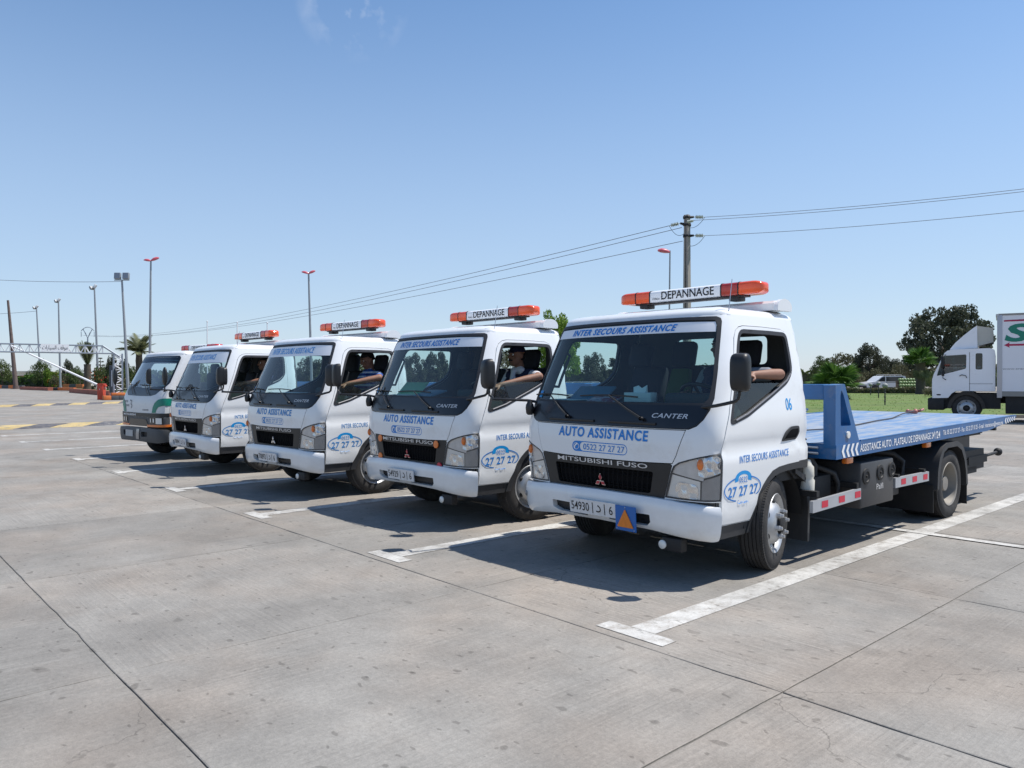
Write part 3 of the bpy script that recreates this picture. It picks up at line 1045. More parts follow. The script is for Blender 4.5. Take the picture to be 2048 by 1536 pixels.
def bumper_f(a, z, off=0.0):
    A = abs(a)
    zb = float(np.interp(A, [0, .45, .85, 1.0], [.405, .395, .352, .345]))
    zt = float(np.interp(A, [0, .5, .85, 1.0], [.655, .648, .618, .604]))
    t = (z - .5) / .5          # z here runs 0..1
    zz = zb + (zt - zb) * z
    bul = 0.062 - 0.030 * abs(2 * z - 1) ** 3.5 - 0.03 * max(0.0, (A - .8) / .2) ** 2
    return CH.S(a, zz, bul + off)


def make_bumper(root):
    def bx(x, z):          # real (x, z) -> bumper chart
        a = CH.fx(x, .55)[0]
        A = abs(a)
        zb = float(np.interp(A, [0, .45, .85, 1.0], [.405, .395, .352, .345])); zt = float(np.interp(A, [0, .5, .85, 1.0], [.655, .648, .618, .604]))
        return (a, (z - zb) / (zt - zb))
    E = 1.0 + 0.0
    lim = SYZ(.222, .5)[0]
    outl = [(-lim, 0), (-lim, 1), (lim, 1), (lim, 0)]
    outl = smooth_poly([(-lim, 0.0), (-lim, 1.0), (lim, 1.0), (lim, 0.0)], 0.05, 4)
    s1 = smooth_poly([bx(-.528, .455), bx(-.528, .518), bx(-.118, .515), bx(-.118, .425), bx(-.45, .430)], .02, 3)
    s2 = smooth_poly([bx(.118, .428), bx(.118, .515), bx(.528, .518), bx(.535, .46), bx(.50, .425)], .02, 3)
    b = patch('bumper', outl, [WHITE, BLACKPL], root, bumper_f, holes=[s1, s2], step=0.07, thick=0.055, smooth=50)
    def back(a, z, off=0.0): return bumper_f(a, z, off - 0.05)
    patch('bumper_duct', [bx(-.6, .41), bx(.6, .41), bx(.6, .54), bx(-.6, .54)], BLACKPL, b, back, step=0.1)
    return b, bx


def bz(y): return 0.985 + (y - 1.83) * 0.0162      # top of the tilting bed


def make_truck():
    root = empty('tow_truck', (0, 0, 0), 0, cat='tow truck', group='white recovery trucks parked in a row')
    cab = cab_shell(root, CH)
    lettering('registration_badge', 'AUTO ASSISTANCE', (-.485, .488, 1.076, 1.160), BLUE, None, CH.front, .006, .026, spacing=1.12)
    # hood panel
    hood = patch('hood_panel', HOOD, [WHITE, TRIM], root, CH.S, step=0.07, off=0.002, thick=0.02)
    o = bpy.data.objects['registration_badge']; o.name = 'lettering'; o.parent = hood
    phone_pill(hood, BLUE)
    lettering('lettering', '0522 27 27 27', (-.185, .262, .972, 1.022), BLUE, hood, CH.front, .006, .0)
    # grille
    op = smooth_poly([FXZ(-.50, .672), FXZ(0, .668), FXZ(.50, .672), FXZ(.535, .845), FXZ(0, .842), FXZ(-.535, .845)], .02, 3)
    gr = patch('grille', GRILLE, [BLACKPL, BLACKPL], root, CH.S, holes=[op], step=0.07, off=-0.002, thick=0.035)
    patch('grille_backing', [FXZ(-.56, .65), FXZ(0, .65), FXZ(.56, .65), FXZ(.56, .86), FXZ(0, .86), FXZ(-.56, .86)], MATTEBLACK, gr, CH.S, step=0.12, off=-0.045)
    for k in range(22):
        x = -.505 + 1.01 * k / 21
        b = MB()
        x2 = x * 1.06
        b.tube([CH.front(x, .668, -.022), CH.front((x + x2) / 2, .757, -.012), CH.front(x2, .847, -.022)], .006, 5)
        b.build('grille_bar', MATTEBLACK, gr, 60)
    for z in (.695, .715, .79, .82):
        b = MB(); b.tube([CH.front(x, z, -.024) for x in np.linspace(-.52, .52, 9)], .0045, 4); b.build('grille_bar', MATTEBLACK, gr, 60)
    lettering('lettering', 'MITSUBISHI FUSO', (-.497, .487, .866, .903), SILVER, gr, CH.front, .004, .010, spacing=1.0)
    emblem_mesh('emblem', REDENAMEL, gr, CH.front, (0, .724), .062)
    # windscreen
    seal = patch('windscreen_seal', inset_poly(BLACK, 0.002), [RUBBER, RUBBER], root, CH.S, holes=[GLASSP], step=0.06, off=0.003, thick=0.02)
    cw = [FXZ(x, z) for x, z in [(-.82, 1.19), (-.4, 1.186), (0, 1.185), (.4, 1.186), (.82, 1.19), (.875, 1.215), (.918, 1.265), (.942, 1.33), (.935, 1.365), (.5, 1.36), (0, 1.357), (-.5, 1.36), (-.935, 1.365), (-.942, 1.33), (-.918, 1.265), (-.875, 1.215)]]
    cowl = patch('cowl_panel', cw, [COWL, COWL], root, CH.S, step=0.07, off=0.008, thick=0.02)
    for x0, x1 in ((-.62, -.08), (.08, .55)):
        b = MB(); b.tube([CH.front(x, 1.215, .010) for x in np.linspace(x0, x1, 6)], .012, 6); b.build('air_slot', BLACKPL, cowl, 60)
    lettering('lettering', 'CANTER', (.50, .808, 1.262, 1.298), SILVER, cowl, CH.front, .011, .01, shear=.25, spacing=1.05)
    gl = patch('windscreen', inset_poly(GLASSP, -0.004), GLASS, root, CH.S, step=0.09, off=-0.004)
    st = [FXZ(x, z) for x, z in [(-.90, 1.40), (-.85, 1.40), (-.845, 1.46), (-.895, 1.46)]]
    patch('windscreen_sticker', st, SKYBLUE, gl, CH.S, step=0.06, off=0.001)
    # wipers
    for px, pz, tip, bl in ((.42, 1.245, (.02, 1.425), (-.33, .30)), (-.38, 1.235, (-.70, 1.425), (-.26, .24))):
        w = MB()
        P = CH.front(px, pz, .03); T = CH.front(tip[0], tip[1], .028)
        w.tube([P, P * .6 + T * .4 + Vector((0, -.015, 0)), T], [.009, .008, .006], 6)
        w.lathe([(-.012, .016), (.012, .016), (.014, .001)], 'y', 10, c=P + Vector((0, -.004, 0)))
        wo = w.build('wiper', BLACKPL, root, 60)
        b = MB()
        b.tube([CH.front(tip[0] + bl[0] * t + bl[1] * (1 - t), tip[1] - .008 + .012 * math.sin(3 * t), .012) for t in np.linspace(0, 1, 8)], .007, 5)
        b.build('wiper_blade', BLACKPL, wo, 60)
    # doors, lamps, bumper, mirrors
    make_door(root, 1); make_door(root, -1)
    make_headlight(root, 1); make_headlight(root, -1)
    bump, bx = make_bumper(root)
    make_mirror(root, 1)
    make_mirror(root, -1, -.13, 1.21)
    # sills and wheel-arch lips
    for sg in (1, -1):
        mm = (lambda p: p) if sg > 0 else mirror
        patch('step_sill', mm([SYZ(y, z) for y, z in [(.235, .352), (.622, .352), (.652, .455), (.235, .458)]]), [GREYPL, GREYPL], root, CH.S, step=0.1, off=-0.008, thick=0.04)
        lip = [SYZ(y, z) for y, z in [(.625, .36), (.66, .46), (.70, .54), (.745, .62), (.785, .68), (.82, .72), (.88, .772), (.96, .824), (1.06, .849), (1.2, .861), (1.40, .869), (1.55, .873), (1.55, .805), (1.38, .812), (1.2, .806), (1.08, .796), (1.0, .778), (.93, .742), (.87, .69), (.82, .62), (.78, .54), (.73, .44), (.705, .36)]]
        patch('arch_lip', mm(lip), [GREYPL, GREYPL], root, CH.S, step=0.05, off=0.004, thick=0.035)
    # cab rear wall with its window
    rw = plane_fn((0, 1.60, 0), (1, 0, 0), (0, 0, 1))
    ow = [(-.955, .87), (.955, .87), (.957, 1.1), (.945, 1.3), (.905, 1.6), (.84, 1.95), (.80, ZT + .05), (.6, ZT + .1), (-.6, ZT + .1), (-.80, ZT + .05), (-.84, 1.95), (-.905, 1.6), (-.945, 1.3), (-.957, 1.1)]
    wh = smooth_poly([(-.37, 1.70), (.62, 1.70), (.62, 1.955), (-.37, 1.955)], .05, 4)
    wall = patch('cab_rear_wall', ow, [TRIM, WHITE], root, lambda a, b, o=0: rw(a, b, o), holes=[wh], step=0.2, thick=0.03)
    patch('rear_window', inset_poly(wh, -.01), REARGLASS, wall, lambda a, b, o=0: rw(a, b, o), step=0.2, off=-.015)
    # interior
    fl = MB()
    fl.box((0, .92, .93), (2.0, 1.30, .06)); fl.box((0, 1.25, 1.05), (.5, .6, .25))
    fl.build('cab_floor', TRIM, root)
    hl = MB(); hl.box((0, 1.02, 2.085), (1.5, .95, .02)); hl.build('headliner', TRIM, root)
    ds = MB()
    prof = [(.20, 1.0), (.26, 1.30), (.30, 1.355), (.46, 1.372), (.60, 1.36), (.66, 1.30), (.68, 1.0)]
    ds.prism([(y, z) for y, z in prof], (-.93, 0, 0), (0, 1, 0), (0, 0, 1), 1.86)
    dsh = ds.build('dashboard', DASH, root)
    bn = MB(); bn.box((.50, .62, 1.40), (.42, .22, .10), .03); bn.build('instrument_binnacle', DASH, dsh)
    wv = MB()
    c = Vector((.50, .80, 1.40)); ax = Matrix.Rotation(R(-38), 3, 'X')
    wv.tube([c + ax @ Vector((.205 * math.cos(t), .205 * math.sin(t), 0)) for t in np.linspace(0, 2 * math.pi, 29)], .016, 8, cap=False)
    for t in (0, 2.1, 4.2): wv.tube([c + ax @ Vector((0, 0, -.03)), c + ax @ Vector((.2 * math.cos(t + .5), .2 * math.sin(t + .5), 0))], .014, 6)
    wv.tube([c + ax @ Vector((0, 0, -.02)), c + ax @ Vector((0, 0, -.35))], .03, 8)
    wv.build('steering_wheel', BLACKPL, root, 60)
    for x, w in ((.50, .5), (-.62, .44), (-.16, .40)):
        s = MB()
        s.box((x, 1.18, 1.14), (w, .50, .16), .05)
        rot = Matrix.Rotation(R(-14), 3, 'X')
        s.box((x, 1.46, 1.42), (w * .94, .13, .56), .05, rot=rot)
        so = s.build('seat', SEAT, root, 50)
        h = MB(); h.box((x, 1.47 if x > 0 else 1.36, 1.80), (.27, .10, .24), .045, rot=rot)
        if x == -.16: h = MB(); h.box((x, 1.44, 1.80), (.26, .10, .26), .045, rot=rot)
        h.build('headrest', SEAT, so, 50)
    gb = MB(); q = [CH.S(-SYZ(y, z)[0], z, -.06) for y, z in [(.50, 1.50), (.52, 1.56), (.58, 1.74), (.60, 1.80)]]
    gb.tube([CH.S(-SYZ(.46, 1.50)[0], 1.50, -.02)] + q + [CH.S(-SYZ(.60, 1.82)[0], 1.82, -.02)], .014, 8)
    gb.build('grab_handle', BLACKPL, root, 60)
    # light bar on its white beam
    bm = MB()
    bp = [(1.30, 2.155), (1.50, 2.155), (1.505, 2.18), (1.46, 2.225), (1.40, 2.240), (1.32, 2.238), (1.295, 2.215)]
    bm.prism(bp, (-.86, 0, 0), (0, 1, 0), (0, 0, 1), 1.72)
    bo = bm.build('roof_beam', WHITE, root)
    for sg in (1, -1):
        e = MB()
        ep = [(1.285, 2.15), (1.52, 2.15), (1.525, 2.18)] + [(1.405 + .12 * math.cos(t), 2.18 + .075 * math.sin(t)) for t in np.linspace(.2, math.pi - .2, 9)] + [(1.285, 2.19)]
        e.prism(ep, (.86 if sg > 0 else -.90, 0, 0), (0, 1, 0), (0, 0, 1), .04)
        e.build('end_cap', WHITE, bo)
    sgn = MB()
    def barp(r=0.0):
        return smooth_poly([(1.20 + r, 2.303 + r * .5), (1.385 - r, 2.303 + r * .5), (1.385 - r, 2.40 - r), (1.36 - r, 2.418 - r), (1.225 + r, 2.418 - r), (1.20 + r, 2.40 - r)], .012, 2)
    sgn.prism(barp(.002), (-.395, 0, 0), (0, 1, 0), (0, 0, 1), .79)
    lb = sgn.build('light_bar', DECALWHITE, root)
    for sg in (1, -1):
        for x0, x1, mat in ((.398, .565, ORANGEDARK if sg > 0 else ORANGE), (.572, .79, ORANGE)):
            l = MB()
            if x1 < .6:
                l.prism(barp(), ((x0 if sg > 0 else -x1), 0, 0), (0, 1, 0), (0, 0, 1), x1 - x0)
            else:
                P = barp(); n = len(P); vs = []; fs = []
                for q in range(13):
                    t = q / 12
                    x = x0 + (x1 - .10 - x0) * min(1, t * 2) if t <= .5 else x1 - .10 + .10 * math.sin((t - .5) * math.pi)
                    sc = 1.0 if t <= .5 else max(.12, math.cos((t - .5) * math.pi)) ** .62
                    vs += [Vector((sg * x, 1.2925 + (p[0] - 1.2925) * sc, 2.36 + (p[1] - 2.36) * sc)) for p in P]
                for q in range(12):
                    for k in range(n):
                        a = q * n + k; b = q * n + (k + 1) % n
                        fs.append((a, b, b + n, a + n) if sg < 0 else (b, a, a + n, b + n))
                fs.append(tuple(range(12 * n, 13 * n)) if sg < 0 else tuple(range(12 * n, 13 * n))[::-1])
                l.add(vs, fs)
            l.build('lens', mat, lb, 50)
        for xs in (.396, .5685):
            d = MB(); P = [(p[0] + (p[0] - 1.2925) * .02, p[1] + (p[1] - 2.36) * .04) for p in barp()]
            d.prism(P, (sg * xs - .006, 0, 0), (0, 1, 0), (0, 0, 1), .012)
            d.build('lens_divider', BLACKINK, lb)
        ft = MB(); ft.box((sg * .50, 1.30, 2.28), (.10, .12, .05), .01); ft.build('bar_foot', BLACKPL, lb)
    ft = MB(); ft.box((0, 1.3, 2.296), (1.2, .12, .014), .004); ft.build('bar_base', GREYPL, lb)
    lf = plane_fn((0, 1.202, 0), (1, 0, 0), (0, 0, 1))
    lettering('lettering', 'DEPANNAGE', (-.255, .325, 2.322, 2.40), BLACKINK, lb, lambda a, b, o=0: lf(a, b, o), .003, .012)
    lettering('lettering', 'STERELA', (-.36, -.275, 2.325, 2.343), BLACKINK, lb, lambda a, b, o=0: lf(a, b, o), .003, .0)
    an = MB(); an.tube([(.86, .52, 2.03), (.87, .58, 2.10), (.875, .62, 2.36)], [.006, .004, .003], 5); an.build('antenna', STEEL, root)
    # chassis
    c = MB()
    for sg in (1, -1):
        c.box((sg * .38, 4.0, .66), (.08, 7.1, .20))
    for y in (.6, 1.9, 2.9, 3.9, 5.2, 6.4): c.box((0, y, .66), (.76, .10, .12))
    c.box((0, 1.05, .40), (1.7, .14, .14)); c.lathe([(-.85, .07), (-.2, .09), (0, .19), (.2, .09), (.85, .07)], 'x', 16, c=(0, 4.66, .39))
    c.box((0, .95, .62), (1.1, 1.1, .35)); c.box((0, 1.40, .78), (1.95, .55, .14))  # wide rear box stretched to stop sunlight leaking under the cab
    for sg in (1, -1):
        c.box((sg * .38, 4.66, .50), (.08, 1.1, .05)); c.box((sg * .42, 1.0, .47), (.07, 1.0, .05))
    ch = c.build('chassis', CHASSIS, root)
    # bed subframe
    sf = MB()
    for sg in (1, -1):
        sf.box((sg * .42, 4.3, .81), (.10, 4.9, .12))
        sf.box((sg * .80, 4.3, .845), (.06, 4.7, .05))
    for y in np.arange(2.1, 6.6, .55): sf.box((0, y, .855 + (y - 2.1) * .014), (2.1, .07, .05))
    sf.build('bed_subframe', CHASSIS, root)
    # flatbed
    fb = MB()
    Y = [1.83, 3.0, 4.2, 5.0, 5.84, 6.9, 7.0]
    vs = []; fs = []
    for y in Y:
        t = bz(y)
        bt = t - .006 if y >= 6.99 else (t - .128 if y <= 5.84 else t - .128 + (y - 5.84) / 1.16 * .09)
        vs += [(-1.15, y, t), (1.15, y, t), (1.15, y, bt), (-1.15, y, bt)]
    for k in range(len(Y) - 1):
        a = k * 4
        fs += [(a, a + 4, a + 5, a + 1)[::-1], (a + 1, a + 5, a + 6, a + 2)[::-1], (a + 2, a + 6, a + 7, a + 3)[::-1], (a + 3, a + 7, a + 4, a)[::-1]]
    fs += [(0, 1, 2, 3), tuple(len(vs) - 4 + q for q in (3, 2, 1, 0))]
    fb.add(vs, fs)
    bed = fb.build('flatbed', BEDBLUE, root)
    dk = MB()
    dk.add([(-1.135, 1.84, bz(1.84) + .004), (1.135, 1.84, bz(1.84) + .004), (1.135, 6.97, bz(6.97) + .004), (-1.135, 6.97, bz(6.97) + .004)], [(0, 1, 2, 3)])
    dk.build('deck_plate', DECK, bed, None)
    for sg in (1, -1):
        e = MB()
        e.tube([(sg * 1.143, 2.32, bz(2.32) + .006), (sg * 1.143, 6.98, bz(6.98) + .006)], .009, 6); e.build('deck_edge', BEDBLUE, bed, 60)
        sf_ = (lambda y, z, off=0.0: Vector((1.15 + off, y, bz(y) + z))) if sg > 0 else (lambda y, z, off=0.0: Vector((-1.15 - off, -y, bz(-y) + z)))
        sx = 1 if sg > 0 else -1
        t = (lambda a, b: (a, b)) if sg > 0 else (lambda a, b: (-b, -a))
        def L(s, y0, y1, z0, z1, bold=.012, sp=1.0):
            u0, u1 = t(y0, y1)
            lettering('lettering', s, (u0, u1, z0, z1), DECALWHITE, bed, sf_, .003, bold, spacing=sp)
        if sg > 0:
            L('ASSISTANCE AUTO . PLATEAU DE DEPANNAGE 24', 2.30, 4.10, -.098, -.028)
            L('h', 4.105, 4.13, -.062, -.018); L('/24', 4.135, 4.27, -.104, -.026)
            L('Tél. 05 22 27 27 27 - Fax : 05 22 27 10 25 - E-mail : intersecours@menara.ma', 4.36, 6.42, -.096, -.026)
        else:
            L('ASSISTANCE AUTO . PLATEAU DE DEPANNAGE 24h/24', 2.30, 4.27, -.098, -.028)
        for y0, n, dirn, zb in ((1.93, 4, 1, -.122), (6.50, 5, 1, -.08)):
            for k in range(n):
                y = y0 + k * .088
                P = [(y, -.064), (y + .035, -.008), (y + .075, -.008), (y + .040, -.064), (y + .075, zb), (y + .035, zb)]
                if y0 > 5: P = [(y, -.040), (y + .035, -.006), (y + .075, -.006), (y + .040, -.040), (y + .075, zb + k * .006), (y + .035, zb + k * .006)]
                if sg < 0: P = [(-a, b) for a, b in P]
                patch('chevron', P, DECALWHITE, bed, lambda a, b, o=0.0: sf_(a, b, o), step=.2, off=.003)
        # side plate of the headboard
        P = smooth_poly([(1.825, .95), (2.30, bz(2.3) - .005), (2.00, 1.52), (1.825, 1.512)], .01, 2)
        H = smooth_poly([(1.925, 1.145), (2.13, 1.145), (1.975, 1.43), (1.935, 1.47), (1.918, 1.42)], .02, 3)
        pf = (lambda a, b, o=0.0: Vector((1.146 + o, a, b))) if sg > 0 else (lambda a, b, o=0.0: Vector((-1.146 - o, a, b)))
        if sg > 0: hb = None
        pl = patch('headboard_post', P, BEDBLUE, root, pf, holes=[H], step=.15, thick=.11)
        d = MB(); d.lathe([(1.146, .032), (1.158, .032), (1.160, .001)], 'x', 16, c=(0, 2.06, 1.065))
        if sg < 0: d.v = [Vector((-v.x, v.y, v.z)) for v in d.v]
        d.build('side_lamp', LENSWHITE, pl, 40)
        # marker lamps
        for y in (2.16, 4.03):
            a = MB(); a.box((sg * 1.10, y, bz(y) - .165), (.05, .13, .055), .008); a.build('marker_lamp', AMBER, root)
    cb = MB(); cb.box((0, 1.885, 1.45), (2.07, .12, .135), .01); cb.build('headboard_bar', BEDBLUE, root)
    wn = MB(); wn.lathe([(-.28, .001), (-.28, .10), (-.26, .10), (-.26, .06), (.26, .06), (.26, .10), (.28, .10), (.28, .001)], 'x', 18, c=(0, 2.12, 1.10)); wn.box((.36, 2.12, 1.07), (.14, .16, .16), .01); wn.box((-.34, 2.12, 1.07), (.10, .16, .16), .01)
    wn.build('winch', CHASSIS, root)
    for z in (.955, .905):
        b = MB(); b.tube([(-1.0, 1.80, z), (1.0, 1.80, z)], .012, 6); b.build('front_rail', STEEL, root)
    # mudguards, flaps, shade boards, wheels
    for sg in (1, -1):
        g = MB()
        P = [(4.20, .36), (4.215, .55), (4.27, .70), (4.37, .81), (4.50, .85), (4.82, .852), (4.98, .80), (5.08, .68), (5.13, .50), (5.15, .34)]
        o_ = P; i_ = [(y + (4.66 - y) * .045, z - .02) for y, z in P]
        g.prism(o_ + i_[::-1], (sg * 1.145 if sg > 0 else -.62, 0, 0), (0, 1, 0), (0, 0, 1), .006)
        g.v = []; g.f = []; g.i = []
        n = len(P); vs = []
        for x in (1.15, .60):
            vs += [(sg * x, y, z) for y, z in o_] + [(sg * x, y, z) for y, z in i_]
        fs = []
        for k in range(n - 1):
            fs += [(k, k + 1, n + k + 1, n + k), (2 * n + k, 2 * n + k + 1, 3 * n + k + 1, 3 * n + k), (k, k + 1, 2 * n + k + 1, 2 * n + k), (n + k, n + k + 1, 3 * n + k + 1, 3 * n + k)]
        fs += [(0, n, 3 * n, 2 * n), (n - 1, 2 * n - 1, 4 * n - 1, 3 * n - 1)]
        g.add(vs, fs)
        lipv = [(sg * 1.152, y, z) for y, z in o_] + [(sg * 1.152, y + (4.66 - y) * .11, z - .055 if z > .5 else z) for y, z in o_]
        g.add(lipv, [(k, k + 1, n + k + 1, n + k) for k in range(n - 1)])
        mg = g.build('mudguard', GREYPL, root, 50)
        m2 = MB(); m2.box((sg * .90, 5.18, .25), (.46, .012, .30)); m2.build('mud_or_shade_flap', CHASSIS, mg)
        shade_board = MB(); shade_board.box((sg * .82, 4.17, .26), (.60, .012, .30)); shade_board.build('mud_or_shade_flap', CHASSIS, mg)  # black board added to darken the space ahead of the inner tyre
        fm = MB()
        for k in range(6):
            pass
        fm.prism([(1.40, .80), (1.62, .72), (1.66, .45), (1.64, .15), (1.61, .15), (1.62, .45), (1.57, .68), (1.40, .765)], (sg * 1.0 if sg > 0 else -1.0 + .0, 0, 0), (0, 1, 0), (0, 0, 1), -.36 if sg > 0 else .36)
        fm.build('mud_or_shade_flap', GREYPL, root)
        # inner front arch
        ia = MB(); ia.lathe([(.62, .46), (1.0, .46)], 'x', 18, c=(0, 1.05, .40), a0=R(0), a1=R(180))
        if sg < 0: ia.v = [Vector((-v.x, v.y, v.z)) for v in ia.v]
        ia.build('wheel_housing', CHASSIS, root, 60)
        rear_wheel(root, sg * 1.125, 4.66, .38, .38, sg)
    # tanks and rails on the sides
    for sg in (1, -1):
        t = MB(); t.box((sg * .90, 2.74, .575), (.46, .74, .43), .025)
        tk = t.build('tool_tank', TANK, root)
        for y, z in ((2.47, .655), (2.78, .668), (3.04, .675)):
            d = MB(); d.lathe([(1.130, .076), (1.142, .074), (1.146, .05), (1.138, .045), (1.138, .012), (1.15, .010), (1.15, .001)], 'x', 20, c=(0, y, z))
            if sg < 0: d.v = [Vector((-v.x, v.y, v.z)) for v in d.v]
            d.build('round_cap', CHASSIS, tk, 40)
        sfx = (lambda y, z, off=0.0: Vector((1.13 + off, y, z))) if sg > 0 else (lambda y, z, off=0.0: Vector((-1.13 - off, -y, z)))
        if sg > 0:
            lettering('lettering', 'Palfi', (2.70, 2.85, .51, .565), SILVER, tk, sfx, .003, .01)
        for y0, y1, z0, z1 in ((1.46, 2.43, .430, .455), (3.16, 4.03, .478, .472)):
            r = MB(); x = sg * 1.125
            h = .100
            r.add([(x, y0, z0), (x, y1, z1), (x, y1, z1 + h), (x, y0, z0 + h), (x - sg * .03, y0, z0), (x - sg * .03, y1, z1), (x - sg * .03, y1, z1 + h), (x - sg * .03, y0, z0 + h)],
                  [(0, 1, 2, 3), (7, 6, 5, 4), (3, 2, 6, 7), (0, 4, 5, 1), (0, 3, 7, 4), (1, 5, 6, 2)])
            gro = r.build('guard_rail', STEEL, root, None)
            for k in range(3):
                y = y0 + (y1 - y0) * (.16 + .33 * k)
                q = MB(); zc = z0 + (z1 - z0) * (.2 + .33 * k) + .022
                xx = x + sg * .002
                q.add([(xx, y, zc), (xx, y + .115, zc), (xx, y + .115, zc + .058), (xx, y, zc + .058)], [(0, 1, 2, 3)])
                q.build('reflector', REDSQ, gro, None)
            for y in (y0 + .1, y1 - .1):
                q = MB(); q.box((sg * .76, y, .58), (.72, .05, .05)); q.build('rail_bracket', CHASSIS, gro)
        r = MB(); r.tube([(sg * .80, 1.72, .95), (sg * .86, 1.86, .90), (sg * .90, 1.92, .78), (sg * .90, 1.92, .45)], .035, 10); r.build('air_pipe', TANK, root, 60)
        r = MB(); r.tube([(sg * .74, 2.02, .74), (sg * .82, 2.16, .74), (sg * .92, 2.28, .68), (sg * .94, 2.31, .58), (sg * .94, 2.31, .42)], .026, 10); r.build('hydraulic_pipe', GREYPL, root, 60)
        r = MB(); r.tube([(sg * .70, 3.70, .78), (sg * .86, 3.78, .76), (sg * .93, 3.84, .68), (sg * .93, 3.84, .50)], .026, 10); r.build('hydraulic_pipe', GREYPL, root, 60)
    cn = MB(); cn.lathe([(.58, .001), (.58, .062), (.68, .066), (.70, .055), (.72, .062), (.80, .060), (.82, .045), (.86, .03), (.865, .001)], 'z', 14, c=(.98, 1.635, 0)); cn.build('washer_bottle', CANWHITE, root, 50)
    sp = MB(); sp.tube([(.93 + .05 * math.cos(t), 1.63 + .05 * math.sin(t), .84 + t * .008) for t in np.linspace(0, 25, 100)], .009, 5); sp.build('coil_spring', CHASSIS, root, 60)
    bt = MB(); bt.box((.80, 1.95, .55), (.3, .42, .28), .02); bt.build('battery_box', CHASSIS, root)
    bt = MB(); bt.box((.70, 3.45, .40), (.5, .5, .12), .02); bt.build('spare_carrier', TANK, root)
    # folded wheel lift at the tail
    tl = MB()
    tl.box((.30, 6.1, .60), (1.2, .9, .10)); tl.box((.75, 6.1, .47), (.3, .9, .14)); tl.box((.86, 6.30, .52), (.10, .70, .10)); tl.box((.86, 6.0, .40), (.08, .55, .08))
    lf_ = tl.build('wheel_lift', CHASSIS, root)
    bl = MB(); bl.tube([(.86, 6.62, .53), (.88, 7.12, .555)], .022, 8); bl.ball((.885, 7.18, .56), .055, 12, 8); bl.build('tow_ball', CHASSIS, lf_, 60)
    fg = MB(); fg.lathe([(-.014, .001), (-.012, .031), (-.008, .035), (0, .035), (.06, .028)], 'y', 18, c=(.62, .06, .292)); fg.build('fog_lamp', LENSWHITE, root, 50)
    fg = MB(); fg.box((.70, .10, .30), (.18, .08, .10), .01); fg.build('lamp_bracket', CHASSIS, root)
    return root, bx


def sun_strip(gl, zl, t0, t1, sh, bold, mat):
    # white film along the top of the windscreen with the company name
    k = lambda z: float(np.interp(z, [1.42, 1.55, 1.75, 1.93, 2.0], [.905, .905, .875, .852, .840]))
    zm = (zl + 2.0) / 2
    sp = [FXZ(x, z) for x, z in [(-k(zl), zl), (-.5, zl + .004), (0, zl + .006), (.5, zl + .004), (k(zl), zl), (k(zm), zm), (.842, 1.99), (.828, 2.018), (.5, 2.026), (0, 2.028), (-.5, 2.026), (-.828, 2.018), (-.842, 1.99), (-k(zm), zm)]]
    patch('sun_strip', sp, STRIP, gl, CH.S, step=0.08, off=-0.001)
    lettering('lettering', 'INTER SECOURS ASSISTANCE', (-.64, .52, t0, t1), mat, gl, CH.front, .003, bold, shear=sh, spacing=1.12)


def number_plate(root, number):
    f0 = plane_fn((0, -.035, .508), (1, 0, 0), (0, -.12, 1))
    f = lambda a, b, o=0.0: f0(a, b, o)
    b = patch('number_plate', smooth_poly([(-.272, -.062), (.238, -.058), (.238, .062), (-.272, .058)], .012, 3), PLATE, root, f, step=.3, off=.008, thick=.012)
    z0, z1 = -.036, .036
    lettering('lettering', number[:5], (-.252, -.052, z0, z1), BLACKINK, b, f, .010, .005)
    for x in (-.012, .118):
        decal('lettering', [(x - .004, -.045), (x + .004, -.045), (x + .004, .045), (x - .004, .045)], BLACKINK, b, f, .010, step=.3)
    # Arabic dal
    decal('lettering', stroke([(.045, .026), (.066, .012), (.074, -.006), (.066, -.022), (.046, -.027), (.026, -.024)], .011), BLACKINK, b, f, .010, step=.3)
    lettering('lettering', '6', (.165, .203, z0, z1), BLACKINK, b, f, .010, .005)
    return b


